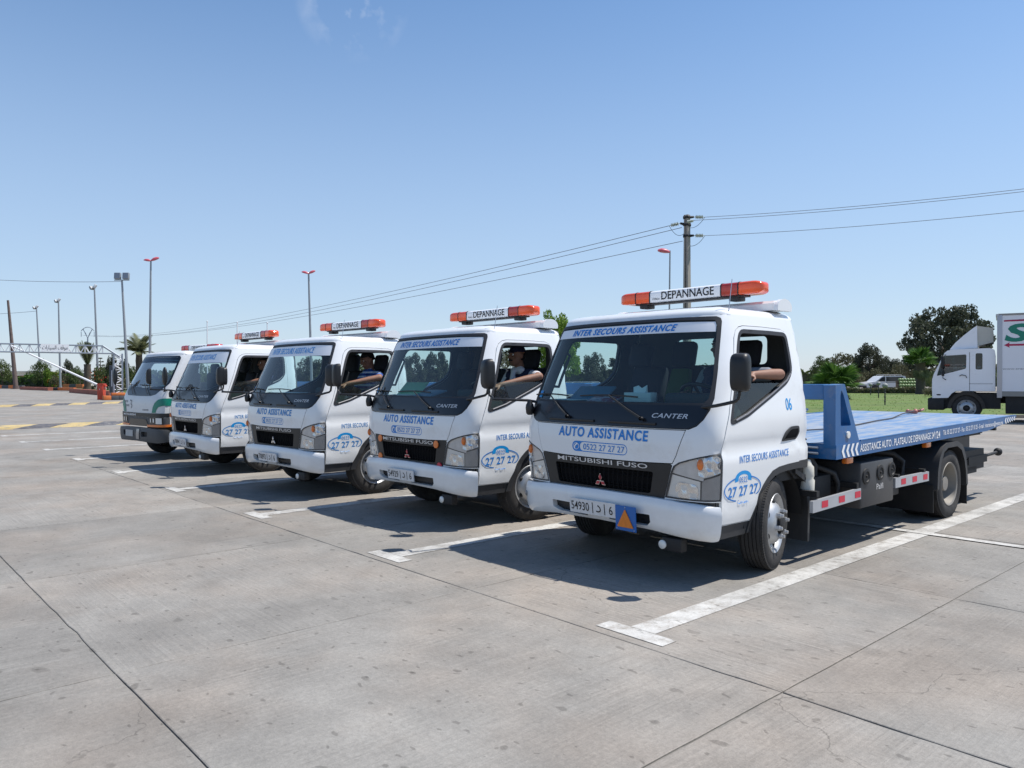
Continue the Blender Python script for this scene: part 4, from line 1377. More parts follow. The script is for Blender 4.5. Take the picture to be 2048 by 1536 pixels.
# ------------------------------------------------------------------ ground
def concrete_nodes(m, per_object, base=(0.272, 0.258, 0.234), paint=None, rough=0.85):
    n = m.node_tree; b = n.nodes['Principled BSDF']
    b.inputs['Roughness'].default_value = rough
    b.inputs['Specular IOR Level'].default_value = 0.3
    geo = n.nodes.new('ShaderNodeNewGeometry')
    P = geo.outputs['Position']
    def noise(scale, det=5, ro=0.6, vec=P):
        q = n.nodes.new('ShaderNodeTexNoise'); q.inputs['Scale'].default_value = scale
        q.inputs['Detail'].default_value = det; q.inputs['Roughness'].default_value = ro
        n.links.new(vec, q.inputs['Vector']); return q.outputs['Fac']
    def rng(v, a, b_, c, d, smooth=True):
        q = n.nodes.new('ShaderNodeMapRange')
        q.inputs['From Min'].default_value = a; q.inputs['From Max'].default_value = b_
        q.inputs['To Min'].default_value = c; q.inputs['To Max'].default_value = d
        n.links.new(v, q.inputs['Value']); return q.outputs['Result']
    def math_(op, x, y):
        q = n.nodes.new('ShaderNodeMath'); q.operation = op
        for k, v in enumerate((x, y)):
            if isinstance(v, (int, float)): q.inputs[k].default_value = v
            else: n.links.new(v, q.inputs[k])
        return q.outputs['Value']
    def mix(f, c1, c2, mode='MIX'):
        q = n.nodes.new('ShaderNodeMixRGB'); q.blend_type = mode
        for k, v in (('Fac', f), ('Color1', c1), ('Color2', c2)):
            if isinstance(v, (int, float)): q.inputs[k].default_value = v
            elif isinstance(v, tuple): q.inputs[k].default_value = (*v, 1)
            else: n.links.new(v, q.inputs[k])
        return q.outputs['Color']
    big = noise(0.35, 6)
    mid = noise(2.3, 8, 0.7)
    fine = noise(38.0, 6, 0.75)
    grit = noise(150.0, 3, 0.7)
    blot = noise(0.9, 9, 0.72)
    # broomed finish: streaks along x or along y, slab by slab
    def streak(sx, sy):
        mp = n.nodes.new('ShaderNodeMapping'); mp.inputs['Scale'].default_value = (sx, sy, 1)
        n.links.new(P, mp.inputs['Vector'])
        return noise(1.0, 4, 0.6, mp.outputs['Vector'])
    sX = streak(0.9, 42.0); sY = streak(42.0, 0.9)
    if per_object:
        oi = n.nodes.new('ShaderNodeObjectInfo'); rnd = oi.outputs['Random']
        sel = math_('GREATER_THAN', rnd, 0.52)
        sm = n.nodes.new('ShaderNodeMix'); sm.data_type = 'FLOAT'
        n.links.new(sel, sm.inputs[0]); n.links.new(sX, sm.inputs[2]); n.links.new(sY, sm.inputs[3])
        st = sm.outputs[0]
        r2 = math_('FRACT', math_('MULTIPLY', rnd, 7.31), 0.0)
        tint = rng(r2, 0, 1, 0.90, 1.08)
        amt = rng(math_('FRACT', math_('MULTIPLY', rnd, 3.77), 0.0), 0, 1, 0.35, 1.0)
    else:
        st = sX; tint = None; amt = None
    v = math_('MULTIPLY', rng(big, .3, .7, .88, 1.10), rng(mid, .25, .75, .88, 1.10))
    v = math_('MULTIPLY', v, rng(fine, .3, .7, .84, 1.14))
    if tint is not None:
        v = math_('MULTIPLY', v, tint)
        sv = math_('MULTIPLY', rng(st, .3, .7, -.17, .15), rng(noise(1.3, 5, .6), .40, .62, .1, 1.15))
        v = math_('MULTIPLY', v, math_('ADD', 1.0, math_('MULTIPLY', sv, amt)))
    v = math_('MULTIPLY', v, math_('MULTIPLY', rng(grit, .3, .7, .90, 1.10), rng(blot, .32, .68, .74, 1.14)))
    warm = rng(noise(0.55, 4), .42, .66, 0, 1)
    col = mix(warm, base, (base[0] * 1.06, base[1] * 0.985, base[2] * 0.93))
    if paint:
        wear = math_('ADD', math_('MULTIPLY', noise(5.0, 8, 0.75), .62), math_('MULTIPLY', fine, .38))
        k = rng(wear, .47, .60, 0, .92)
        col = mix(k, paint, col)
    vv = n.nodes.new('ShaderNodeHueSaturation')
    n.links.new(v, vv.inputs['Value']); n.links.new(col, vv.inputs['Color'])
    col = vv.outputs['Color']
    # drips and oil spots, some drawn out along the broom lines
    for sc, th, dark, rs in ((0.8, 0.06, 0.80, 0.8), (2.3, 0.045, 0.66, 0.7), (4.6, 0.07, 0.58, 0.75), (11.0, 0.09, 0.58, 0.75)):
        vo = n.nodes.new('ShaderNodeTexVoronoi'); vo.voronoi_dimensions = '2D'; vo.inputs['Scale'].default_value = sc
        vo.inputs['Randomness'].default_value = 1.0
        mp = n.nodes.new('ShaderNodeMapping'); mp.inputs['Scale'].default_value = (0.55, 1.0, 1)
        mp.inputs['Rotation'].default_value = (0, 0, sc)
        wv = n.nodes.new('ShaderNodeVectorMath'); wv.operation = 'ADD'
        nn = n.nodes.new('ShaderNodeTexNoise'); nn.inputs['Scale'].default_value = 7.0; nn.inputs['Detail'].default_value = 3
        n.links.new(P, nn.inputs['Vector'])
        sc_ = n.nodes.new('ShaderNodeVectorMath'); sc_.operation = 'SCALE'; sc_.inputs['Scale'].default_value = 0.12
        n.links.new(nn.outputs['Color'], sc_.inputs[0])
        n.links.new(P, wv.inputs[0]); n.links.new(sc_.outputs[0], wv.inputs[1])
        n.links.new(wv.outputs[0], mp.inputs['Vector'])
        n.links.new(mp.outputs['Vector'], vo.inputs['Vector'])
        pick = n.nodes.new('ShaderNodeSeparateColor')
        n.links.new(vo.outputs['Color'], pick.inputs[0])
        size = rng(pick.outputs[0], 0.45, 1.0, 0.0, th * 1.6)
        e = math_('SUBTRACT', size, vo.outputs['Distance'])
        k = rng(e, 0.0, th * 0.5, 0.0, rs)
        col = mix(k, col, mix(1.0, col, (dark, dark * .99, dark * .98), 'MULTIPLY'))
    # hairline cracks
    cv = n.nodes.new('ShaderNodeTexVoronoi'); cv.voronoi_dimensions = '2D'; cv.feature = 'DISTANCE_TO_EDGE'; cv.inputs['Scale'].default_value = 0.30
    wv2 = n.nodes.new('ShaderNodeVectorMath'); wv2.operation = 'ADD'; n2 = n.nodes.new('ShaderNodeTexNoise'); n2.inputs['Scale'].default_value = 1.4; n2.inputs['Detail'].default_value = 6
    n.links.new(P, n2.inputs['Vector']); s2 = n.nodes.new('ShaderNodeVectorMath'); s2.operation = 'SCALE'; s2.inputs['Scale'].default_value = 1.3
    n.links.new(n2.outputs['Color'], s2.inputs[0]); n.links.new(P, wv2.inputs[0]); n.links.new(s2.outputs[0], wv2.inputs[1]); n.links.new(wv2.outputs[0], cv.inputs['Vector'])
    crk = math_('MULTIPLY', rng(cv.outputs['Distance'], 0.0, 0.0022, 1.0, 0.0), rng(noise(0.5, 3), .52, .60, 0, .55))
    col = mix(crk, col, (0.07, 0.064, 0.055))
    n.links.new(col, b.inputs['Base Color'])
    bp = n.nodes.new('ShaderNodeBump'); bp.inputs['Strength'].default_value = 0.55; bp.inputs['Distance'].default_value = 0.012
    h = math_('ADD', math_('MULTIPLY', st, 0.9), math_('MULTIPLY', fine, 0.7))
    n.links.new(h, bp.inputs['Height'])
    n.links.new(bp.outputs['Normal'], b.inputs['Normal'])


CONC = mk('concrete_slab', (0.33, 0.31, 0.29), 0.85); concrete_nodes(CONC, True)
GROUNDM = mk('worn_pavement', (0.3, 0.29, 0.27), 0.9); concrete_nodes(GROUNDM, False)
JOINTM = mk('joint_filler', (0.20, 0.19, 0.17), 0.95, var=0.3, vscale=20)
PAINT = mk('worn_white_marking', (0.6, 0.6, 0.6), 0.8); concrete_nodes(PAINT, False, paint=(0.54, 0.53, 0.50))
YELLOW = mk('worn_yellow_marking', (0.6, 0.45, 0.1), 0.8); concrete_nodes(YELLOW, False, paint=(0.58, 0.43, 0.17))
DARKMARK = mk('worn_dark_marking', (0.1, 0.1, 0.11), 0.8); concrete_nodes(DARKMARK, False, paint=(0.085, 0.085, 0.10))


def sheet(name, poly, z, mat, parent=None, kind=None, jag=0.0):
    v = [(p[0], p[1], z) for p in poly]
    o = raw(name, v, [tuple(range(len(v)))], mat, parent, None)
    return tag(o, kind=kind)


def make_ground():
    # one sheet to the horizon with a shallow recess under the slab field
    x0, x1, y0, y1 = -12.77, 7.31 + 2.51, -8.43, 13.3
    BIG = 2500
    vs = [(-BIG, -BIG, 0), (BIG, -BIG, 0), (BIG, BIG, 0), (-BIG, BIG, 0), (x0, y0, 0), (x1, y0, 0), (x1, y1, 0), (x0, y1, 0), (x0, y0, -.008), (x1, y0, -.008), (x1, y1, -.008), (x0, y1, -.008)]
    fs = [(0, 1, 5, 4), (1, 2, 6, 5), (2, 3, 7, 6), (3, 0, 4, 7), (4, 5, 9, 8), (5, 6, 10, 9), (6, 7, 11, 10), (7, 4, 8, 11), (8, 9, 10, 11)]
    g = raw('ground', vs, fs, [GROUNDM, JOINTM], None, None, [0, 0, 0, 0, 1, 1, 1, 1, 1])
    tag(g, kind='structure')
    pv = bpy.data.objects.new('pavement', None); link(pv); pv['kind'] = 'structure'
    # slab prototypes with slightly broken edges
    protos = []
    for q in range(6):
        rr = random.Random(40 + q)
        sx, sy = 2.51, 2.415
        g_ = 0.0025
        pts = []
        corners = [(g_, g_), (sx - g_, g_), (sx - g_, sy - g_), (g_, sy - g_)]
        for k in range(4):
            a = Vector(corners[k]); b = Vector(corners[(k + 1) % 4])
            nrm = Vector((-(b - a).y, (b - a).x)).normalized()
            m = 14
            for t in range(m):
                d = rr.uniform(0, .004) if t else 0
                if rr.random() < .07: d += rr.uniform(.003, .010)
                pts.append(a + (b - a) * t / m + nrm * d)
        n = len(pts)
        c = Vector((sx / 2, sy / 2))
        inner = [p + (c - p).normalized() * .005 for p in pts]
        V = [(p.x, p.y, 0.0) for p in inner] + [(p.x, p.y, -.0025) for p in pts] + [(p.x, p.y, -.0078) for p in pts]
        F = [tuple(range(n))]
        for k in range(n):
            k2 = (k + 1) % n
            F += [(k, n + k, n + k2, k2), (n + k, 2 * n + k, 2 * n + k2, n + k2)]
        me = bpy.data.meshes.new('concrete_slab')
        me.from_pydata(V, [], F)
        me.materials.append(CONC)
        protos.append(me)
    for i in range(8 + 1 - 1):
        for j in range(9):
            o = bpy.data.objects.new('concrete_slab', protos[(i * 5 + j * 3) % 6])
            link(o, pv)
            o.location = (x0 + i * 2.51, y0 + j * 2.415, random.uniform(-.0015, .0015))
    return x0, y0


make_ground()


def marking(name, poly, mat, z=0.004, parent=None):
    o = sheet(name, poly, z, mat, parent)
    if parent is None: o['kind'] = 'structure'
    return o


def line_quad(x, y0, y1, w=.19):
    return [(x - w / 2, y0), (x + w / 2, y0), (x + w / 2, y1), (x - w / 2, y1)]


for k in range(9):
    x = 1.235 - 2.758 * k
    yb = -1.035 - .008 * k
    marking('parking_line', line_quad(x, yb + .075, 9.2), PAINT)
    marking('parking_line_end', [(x - .26, yb - .07), (x + .26, yb - .07), (x + .26, yb + .07), (x - .26, yb + .07)], PAINT, .0044)
marking('cross_line', [(-24, 3.50), (9.5, 3.42), (9.5, 3.53), (-24, 3.61)], PAINT, .0084)


# speed humps: each painted block is a piece of its own
def speed_hump(P0, P1, width, n, label, skew=0.0, h=.07):
    root = empty('speed_hump', P0, 0, label, 'speed hump', 'painted speed humps across the lane')
    P0 = Vector(P0); P1 = Vector(P1)
    d = (P1 - P0); L = d.length; d.normalize()
    s = Vector((-d.y, d.x, 0))
    for k in range(n):
        a = L * k / n; b = L * (k + 1) / n
        vs = []
        prof = [(-1, 0.002), (-.6, .6), (0, 1), (.6, .6), (1, 0.002)]
        for t, hh in prof:
            sk = (abs(t) - .5) * -skew
            vs += [d * (a + sk) + s * (t * width / 2) + Vector((0, 0, hh * h + .002)), d * (b + sk) + s * (t * width / 2) + Vector((0, 0, hh * h + .002))]
        fs = [(2 * q, 2 * q + 1, 2 * q + 3, 2 * q + 2) for q in range(4)]
        o = raw('hump_block', vs, fs, DARKMARK if k % 2 else YELLOW, root, None)
    return root


speed_hump((-24.6, -7.0, 0), (-25.9, 11.0, 0), 2.3, 18, 'yellow and black striped speed hump nearest the parked row', 1.0)
speed_hump((-46.0, -4.0, 0), (-51.5, 12.2, 0), 3.4, 16, 'yellow and black striped speed hump in front of the red barrier', 1.4)

# ------------------------------------------------------------------ the tow trucks
truck, bump_chart = make_truck()
POSES = [(0, 0, 0), (-2.909, .049, R(-.05)), (-5.743, -.226, R(2.9)), (-9.145, -.241, R(.64))]
LABELS = ['white recovery truck nearest the camera with number 06 on its door and blue flatbed',
          'white recovery truck with orange and red round reflectors around its grille',
          'white recovery truck whose driver wears a blue striped shirt, chrome badge',
          'white recovery truck beside the old truck with the green band, chrome badge']
trucks = []
for k, (x, y, rz) in enumerate(POSES):
    t = truck if k == 0 else copy_tree(truck)
    t.location = (x, y, 0); t.rotation_euler = (0, 0, rz)
    tag(t, LABELS[k], 'tow truck', 'white recovery trucks parked in a row')
    trucks.append(t)
for t, num, st in zip(trucks, ('54930', '54929', '70892', '70894'), (14, -9, -6, 2)):
    number_plate(t, num)
    for sg in (1, -1):
        front_wheel(t, sg * 1.015, 1.045, .38, .38, sg, R(st))
# chrome badges on the two farther trucks
for t in trucks[2:]:
    for g in t.children:
        if g.name.startswith('grille') and g.data and g.parent == t:
            for e in g.children:
                if e.name.startswith('emblem') and not e.name.startswith('emblem_border'):
                    e.material_slots[0].link = 'OBJECT'; e.material_slots[0].material = CHROME


def child(t, nm):
    return [c for c in t.children if c.name.split('.')[0] == nm]


for t, a in zip(trucks, ((1.938, 1.955, 2.012, .3, .028, BLUE), (1.915, 1.938, 2.006, .3, .02, BLUE), (1.880, 1.918, 2.000, .2, .01, SKYBLUE), (1.840, 1.895, 1.985, .15, .01, SKYBLUE))):
    sun_strip(child(t, 'windscreen')[0], *a)

# sun-faded lettering on the two farther trucks
def fade(o):
    for c in o.children:
        if c.type == 'MESH' and c.data.materials and c.data.materials[0] == BLUE:
            c.material_slots[0].link = 'OBJECT'; c.material_slots[0].material = FADEDBLUE
        fade(c)


for t in trucks[2:]: fade(t)

# extras of the first truck: fleet number, warning triangle, bumper marker
d0 = child(truck, 'door')[0]
lettering('lettering', '06', (1.195, 1.292, 1.305, 1.408), SKYBLUE, d0, CH.side(1), .005, .01)
pf = plane_fn((0, -.045, .47), (1, 0, 0), (0, -.05, 1))
pff = lambda a, b, o=0.0: pf(a, b, o)
tri = patch('warning_sign', [(.242, -.100), (.446, -.100), (.446, .096), (.242, .096)], SIGNBLUE, truck, pff, step=.3, off=.008, thick=.008)
patch('warning_triangle', smooth_poly([(.262, -.072), (.426, -.072), (.344, .072)], .010, 3), SIGNORANGE, tri, pff, step=.3, off=.016, thick=.006)
for x, z in ((.344, .084), (.258, -.088), (.430, -.088)):
    b = MB(); b.ball(pff(x, z, .010), .005, 8, 5); b.build('rivet', STEEL, tri, 60)
b = MB(); b.lathe([(0, .026), (.008, .026), (.012, .018), (.012, .001)], 'z', 14)
mk_ = b.build('bumper_marker', LENSGREY, truck, 50)
mk_.location = bumper_f(CH.fx(-.93, .5)[0], .62, -.002); mk_.rotation_euler = (R(90), 0, R(-40))
# round reflectors stuck on the second truck's grille
g2 = child(trucks[1], 'grille')[0]
for x, z, m in ((-.560, .877, AMBER), (.540, .872, AMBER), (-.585, .665, AMBER), (.575, .640, REDSQ)):
    b = MB(); c = CH.front(x, z, .0)
    b.lathe([(-.004, .042), (-.012, .040), (-.014, .001)], 'y', 18, c=c)
    b.build('round_reflector', m, g2, 40)


# ------------------------------------------------------------------ people
SKIN = mk('skin', (0.25, 0.125, 0.08), 0.6, var=0.08, vscale=20)
HAIR = mk('black_hair', (0.012, 0.010, 0.010), 0.6)
NAVY = mk('navy_cloth', (0.012, 0.016, 0.055), 0.9, bump=.2, bscale=80)
SHIRT = mk('white_shirt', (0.62, 0.62, 0.66), 0.85, var=.05)
GREYSHIRT = mk('grey_shirt', (0.22, 0.24, 0.29), 0.85, var=.06)
TROUSER = mk('dark_trousers', (0.03, 0.03, 0.04), 0.9)


def stripes_material():
    m = mk('blue_striped_shirt', (0.03, 0.11, 0.42), 0.85)
    n = m.node_tree; b = n.nodes['Principled BSDF']
    t = n.nodes.new('ShaderNodeTexCoord')
    w = n.nodes.new('ShaderNodeTexWave'); w.inputs['Scale'].default_value = 5.2; w.bands_direction = 'Z'
    w.inputs['Distortion'].default_value = .6
    n.links.new(t.outputs['Object'], w.inputs['Vector'])
    c = n.nodes.new('ShaderNodeValToRGB'); e = c.color_ramp.elements
    c.color_ramp.interpolation = 'CONSTANT'
    e[0].position = 0; e[0].color = (.02, .06, .26, 1)
    e[1].position = .72; e[1].color = (.55, .60, .70, 1)
    e.new(.45).color = (.05, .20, .60, 1)
    n.links.new(w.outputs['Fac'], c.inputs['Fac']); n.links.new(c.outputs['Color'], b.inputs['Base Color'])
    return m


STRIPES = stripes_material()


def person(label, prims, mats, loc, rz, group=None, cap=None, moustache=False, head=None, tilt=0.0, voxel=.0095):
    """prims: (kind, ..., material index); grown together into one skin"""
    mb = MB()
    for p in prims:
        if p[0] == 'cap':
            a, b, r0, r1 = Vector(p[1]), Vector(p[2]), p[3], p[4]
            mb.ball(a, r0, 14, 10); mb.ball(b, r1, 14, 10)
            mb.tube([a, b], [r0, r1], 14)
        else:
            mb.ball(Vector(p[1]), p[2], 20, 14, sc=p[3])
    o = mb.build('person', mats[0], None, None)
    md = o.modifiers.new('r', 'REMESH'); md.mode = 'VOXEL'; md.voxel_size = voxel
    s2 = o.modifiers.new('s', 'SMOOTH'); s2.iterations = 3; s2.factor = .5
    dg = bpy.context.evaluated_depsgraph_get()
    me = bpy.data.meshes.new_from_object(o.evaluated_get(dg))
    o.modifiers.clear()
    old = o.data; o.data = me; bpy.data.meshes.remove(old)
    me.materials.clear()
    for m in mats: me.materials.append(m)
    C = np.empty(len(me.polygons) * 3); me.polygons.foreach_get('center', C); C = C.reshape(-1, 3)
    best = np.full(len(C), 9.0); idx = np.zeros(len(C), int)
    for p in prims:
        if p[0] == 'cap':
            a, b = np.array(p[1]), np.array(p[2]); d = b - a
            t = np.clip(((C - a) @ d) / max(d @ d, 1e-9), 0, 1)
            dd = np.linalg.norm(C - a - t[:, None] * d, axis=1) - (p[3] + (p[4] - p[3]) * t)
        else:
            q = (C - np.array(p[1])) / np.array(p[3])
            dd = np.linalg.norm(q, axis=1) - p[2]
        dd = dd - p[-2] if False else dd
        k = dd < best
        best[k] = dd[k]; idx[k] = p[-1]
    me.polygons.foreach_set('material_index', idx.tolist())
    me.polygons.foreach_set('use_smooth', [True] * len(me.polygons))
    me.update()
    o.location = loc; o.rotation_euler = (0, 0, rz)
    tag(o, label, 'person', group)
    return o


def hand(prims, wrist, d, n, curl, mi, s=1.0):
    """palm and five fingers from the wrist along d, back of the hand towards n"""
    w = Vector(wrist); d = Vector(d).normalized(); n = Vector(n).normalized(); u = d.cross(n).normalized()
    palm = w + d * .085 * s
    for k in (-1.0, -.33, .33, 1.0):
        prims.append(('cap', tuple(w + d * .015 + u * k * .016), tuple(palm + u * k * .030), .015, .0125, mi))
    for k, L in ((-1.0, .060), (-.33, .074), (.33, .078), (1.0, .070)):
        p = palm + u * k * .031
        dd = (d - n * curl * .5).normalized()
        q = p + dd * L * .55
        d2 = (d - n * curl * 1.7).normalized()
        prims.append(('cap', tuple(p), tuple(q), .0105, .0095, mi))
        prims.append(('cap', tuple(q), tuple(q + d2 * L * .5), .0095, .0078, mi))
    p = w + d * .03 - u * .032
    q = p + (d * .6 - u * .7 - n * .2).normalized() * .05
    prims.append(('cap', tuple(p), tuple(q), .0135, .011, mi))
    prims.append(('cap', tuple(q), tuple(q + (d * .9 - u * .1 - n * .4).normalized() * .035), .011, .0085, mi))


def driver(label, loc, rz, mats, arm, vest=True, cap=True, moustache=False, nod=0.0, hx=.54, hy=1.20):
    """seated driver in cab coordinates; mats = (skin, sleeve, torso, trousers, collar)"""
    sk, sl, to, tr, co = 0, 1, 2, 3, 4
    P = []
    hz = 1.845
    Hc = Vector((hx, hy, hz))
    rot = Matrix.Rotation(nod, 3, 'X')
    def H(x, y, z): return tuple(Hc + rot @ Vector((x, y, z)))
    P += [('ball', H(0, .012, .02), .1, (.80, 1.0, 1.02), sk), ('ball', H(0, -.018, -.045), .075, (.86, .98, 1.12), sk),
          ('ball', H(0, -.052, -.10), .034, (1.15, .95, .8), sk), ('cap', H(0, -.088, .012), H(0, -.112, -.030), .011, .0165, sk),
          ('ball', H(.019, -.098, -.034), .010, (1, 1, .8), sk), ('ball', H(-.019, -.098, -.034), .010, (1, 1, .8), sk),
          ('cap', H(-.035, -.083, .022), H(.035, -.083, .022), .014, .014, sk),
          ('cap', H(-.022, -.088, -.078), H(.022, -.088, -.078), .011, .011, sk),
          ('ball', H(.080, .012, -.012), .030, (.42, .75, 1.1), sk), ('ball', H(-.080, .012, -.012), .030, (.42, .75, 1.1), sk),
          ('ball', H(.048, -.070, -.025), .022, (1, .8, .8), sk), ('ball', H(-.048, -.070, -.025), .022, (1, .8, .8), sk)]
    P += [('cap', (hx, hy + .055, 1.66), H(0, .03, -.06), .060, .056, sk)]
    P += [('cap', (hx - .06, hy + .02, 1.665), (hx + .06, hy + .02, 1.665), .045, .045, co), ('cap', (hx, hy - .045, 1.655), (hx, hy - .07, 1.56), .03, .03, co)]
    P += [('cap', (hx - .155, hy + .08, 1.60), (hx + .155, hy + .08, 1.60), .085, .085, to), ('cap', (hx - .10, hy + .06, 1.50), (hx + .10, hy + .06, 1.50), .125, .125, to),
          ('cap', (hx - .08, hy + .10, 1.34), (hx + .08, hy + .10, 1.34), .125, .125, to), ('cap', (hx - .09, hy + .14, 1.22), (hx + .09, hy + .14, 1.22), .12, .12, tr)]
    for s in (-1, 1):
        P += [('cap', (hx + s * .10, hy + .08, 1.22), (hx + s * .12, hy - .34, 1.26), .085, .062, tr), ('cap', (hx + s * .12, hy - .34, 1.26), (hx + s * .12, hy - .50, 1.02), .06, .045, tr)]
    # left arm on the sill, right arm to the wheel
    sh = Vector((hx + .205, hy + .07, 1.60))
    el = Vector(arm[0]); wr = Vector(arm[1])
    mid = sh + (el - sh) * .62
    P += [('cap', tuple(sh), tuple(mid), .066, .062, sl), ('cap', tuple(mid), tuple(el), .050, .046, sk), ('cap', tuple(el), tuple(el + (wr - el) * .35), .046, .044, sk), ('cap', tuple(el + (wr - el) * .35), tuple(wr), .044, .029, sk)]
    hand(P, wr, (wr - el), (0.3, -.2, 1), .5, sk)
    sh = Vector((hx - .205, hy + .07, 1.60)); el = Vector((hx - .26, hy - .05, 1.36)); wr = Vector((hx - .17, hy - .33, 1.42))
    mid = sh + (el - sh) * .55
    P += [('cap', tuple(sh), tuple(mid), .064, .060, sl), ('cap', tuple(mid), tuple(el), .050, .045, sk), ('cap', tuple(el), tuple(wr), .043, .029, sk)]
    hand(P, wr, (wr - el), (-.6, -.2, .7), .6, sk)
    o = person(label, P, mats, loc, rz)
    def part(mb, nm, m, sm=60):
        c = mb.build(nm, m, o, sm)
        return c
    if cap:
        m = MB()
        vs = []; fs = []
        n = 20
        for q in range(7):
            ph = q / 6 * math.pi / 2
            for k in range(n):
                t = 2 * math.pi * k / n
                vs.append(Hc + rot @ Vector((.090 * math.cos(t) * math.cos(ph * .98), .016 + .108 * math.sin(t) * math.cos(ph * .98), .035 + .088 * math.sin(ph))))
        for q in range(6):
            for k in range(n): fs.append((q * n + k, q * n + (k + 1) % n, (q + 1) * n + (k + 1) % n, (q + 1) * n + k))
        m.add(vs, fs)
        br = [(.080 * math.cos(t), -.065 - .085 * math.sin(t)) for t in np.linspace(0, math.pi, 13)]
        bv = [Hc + rot @ Vector((x, y, .040 + .02 * (1 - (x / .08) ** 2) - (.02 if y < -.1 else 0))) for x, y in br]
        bv += [v + rot @ Vector((0, 0, -.008)) for v in bv]
        m.add(bv, [tuple(range(13)), tuple(range(13, 26))[::-1]] + [(k, k + 13, k + 14, k + 1) for k in range(12)])
        part(m, 'cap', NAVY)
    h = MB()
    if not cap:
        vs = []; fs = []
        n = 20
        for q in range(8):
            ph = (q - 1.6) / 6.4 * math.pi / 2
            for k in range(n):
                t = 2 * math.pi * k / n
                cut = 0.045 if math.sin(t) < -.2 else (0 if math.sin(t) < .3 else -.055)
                zz = max(.015 + .108 * math.sin(ph), cut)
                vs.append(Hc + rot @ Vector((.087 * math.cos(t) * math.cos(max(ph, 0) * .98), .018 + .107 * math.sin(t) * math.cos(max(ph, 0) * .98), zz)))
        for q in range(7):
            for k in range(n): fs.append((q * n + k, q * n + (k + 1) % n, (q + 1) * n + (k + 1) % n, (q + 1) * n + k))
        h.add(vs, fs)
    else:
        h.ball(Hc + rot @ Vector((0, .04, -.01)), .083, 16, 10, sc=(1.0, .95, .85))
    part(h, 'hair', HAIR)
    if moustache:
        m = MB()
        m.tube([Hc + rot @ Vector((x, -.104 + abs(x) * .35, -.058 - abs(x) * .25)) for x in np.linspace(-.036, .036, 7)], [.004, .008, .010, .009, .010, .008, .004], 8)
        part(m, 'moustache', HAIR)
    for s in (1, -1):
        e = MB(); e.ball(Hc + rot @ Vector((s * .031, -.082, .004)), .011, 8, 6); part(e, 'eye', DECALWHITE)
        e2 = MB(); e2.ball(Hc + rot @ Vector((s * .031, -.090, .004)), .0055, 8, 6); part(e2, 'iris', HAIR)
        b = MB(); b.tube([Hc + rot @ Vector((s * x, -.094, .024 + .004 * math.sin(x * 60))) for x in (.015, .03, .045)], [.004, .0055, .003], 6); part(b, 'eyebrow', HAIR)
    return o


driver('driver in dark clothes resting a bare forearm on the door of truck 06', POSES[0][:2] + (0,), POSES[0][2], [SKIN, GREYSHIRT, NAVY, TROUSER, NAVY], ((1.0, 1.13, 1.605), (.975, .76, 1.60)), cap=False, hx=.50, hy=1.06)
driver('driver with moustache, dark cap and navy waistcoat over a white shirt', POSES[1][:2] + (0,), POSES[1][2], [SKIN, SHIRT, NAVY, TROUSER, SHIRT], ((.965, 1.16, 1.595), (.83, .70, 1.50)), moustache=True)
driver('driver in a blue striped polo shirt looking down', POSES[2][:2] + (0,), POSES[2][2], [SKIN, STRIPES, STRIPES, TROUSER, STRIPES], ((.955, 1.12, 1.585), (.80, .70, 1.50)), nod=R(18), cap=False)
driver('driver in dark navy shirt mostly hidden behind the door pillar', POSES[3][:2] + (0,), POSES[3][2], [SKIN, NAVY, NAVY, TROUSER, NAVY], ((.90, 1.08, 1.56), (.72, .76, 1.50)), cap=False)

# things lying on the dashboards
PAPER = mk('paper_white', (0.72, 0.75, 0.76), 0.7, var=.05)
PAPERGREEN = mk('paper_green', (0.30, 0.52, 0.30), 0.7)
FOLDER = mk('folder_blue', (0.10, 0.22, 0.33), 0.6)
BOOKRED = mk('booklet_print', (0.42, 0.35, 0.40), 0.5, dirt=(.22, .02, .05), dscale=14, dlo=.45, dhi=.55)
VEST = mk('green_vest', (0.05, 0.10, 0.02), 0.8)


def lay(name, label, cat, ti, c, d, rz, mat, rx=0.0):
    b = MB(); b.box((0, 0, 0), d, min(d) * .25)
    o = b.build(name, mat, None)
    t = Vector(POSES[ti][:2] + (0,)); M = Matrix.Rotation(POSES[ti][2], 3, 'Z')
    o.location = t + M @ Vector(c); o.rotation_euler = (rx, 0, rz + POSES[ti][2])
    return tag(o, label, cat)


tb = MB(); tb.box((0, 0, .04), (.25, .125, .08), .004)
tis = tb.build('tissue_box', PAPER, None)
tag(tis, 'white tissue box with a tissue pulled up on the dashboard of truck 06', 'tissue box')
tis.location = (.10, .44, 1.372); tis.rotation_euler = (0, 0, R(12))
tp = MB(); vs = [(-.055, -.02, .08), (.055, -.02, .08), (.055, .03, .08), (-.055, .03, .08), (-.06, -.01, .125), (-.02, .005, .14), (.02, -.01, .118), (.06, .01, .145)]
tp.add(vs, [(0, 1, 6, 5), (0, 5, 4), (1, 7, 6), (2, 3, 5, 6), (3, 4, 5), (2, 6, 7), (0, 4, 3), (1, 2, 7)]); tp.build('tissue', DECALWHITE, tis, None)
lay('folder', 'dark blue folder leaning on the dashboard of truck 06', 'folder', 0, (-.52, .50, 1.42), (.40, .28, .02), R(6), FOLDER, R(32))
lay('paper_sheet', 'white paper sheet on the passenger side dashboard of truck 06', 'paper', 0, (-.66, .36, 1.379), (.36, .2, .006), R(-8), PAPER)
lay('booklet', 'red and white booklet behind the wiper of truck 06', 'booklet', 0, (-.22, .36, 1.395), (.28, .2, .018), R(10), BOOKRED, R(14))
lay('paper_sheet', 'green tinted paper propped up inside the truck with round reflectors', 'paper', 1, (-.50, .46, 1.45), (.36, .24, .006), R(14), PAPERGREEN, R(40))
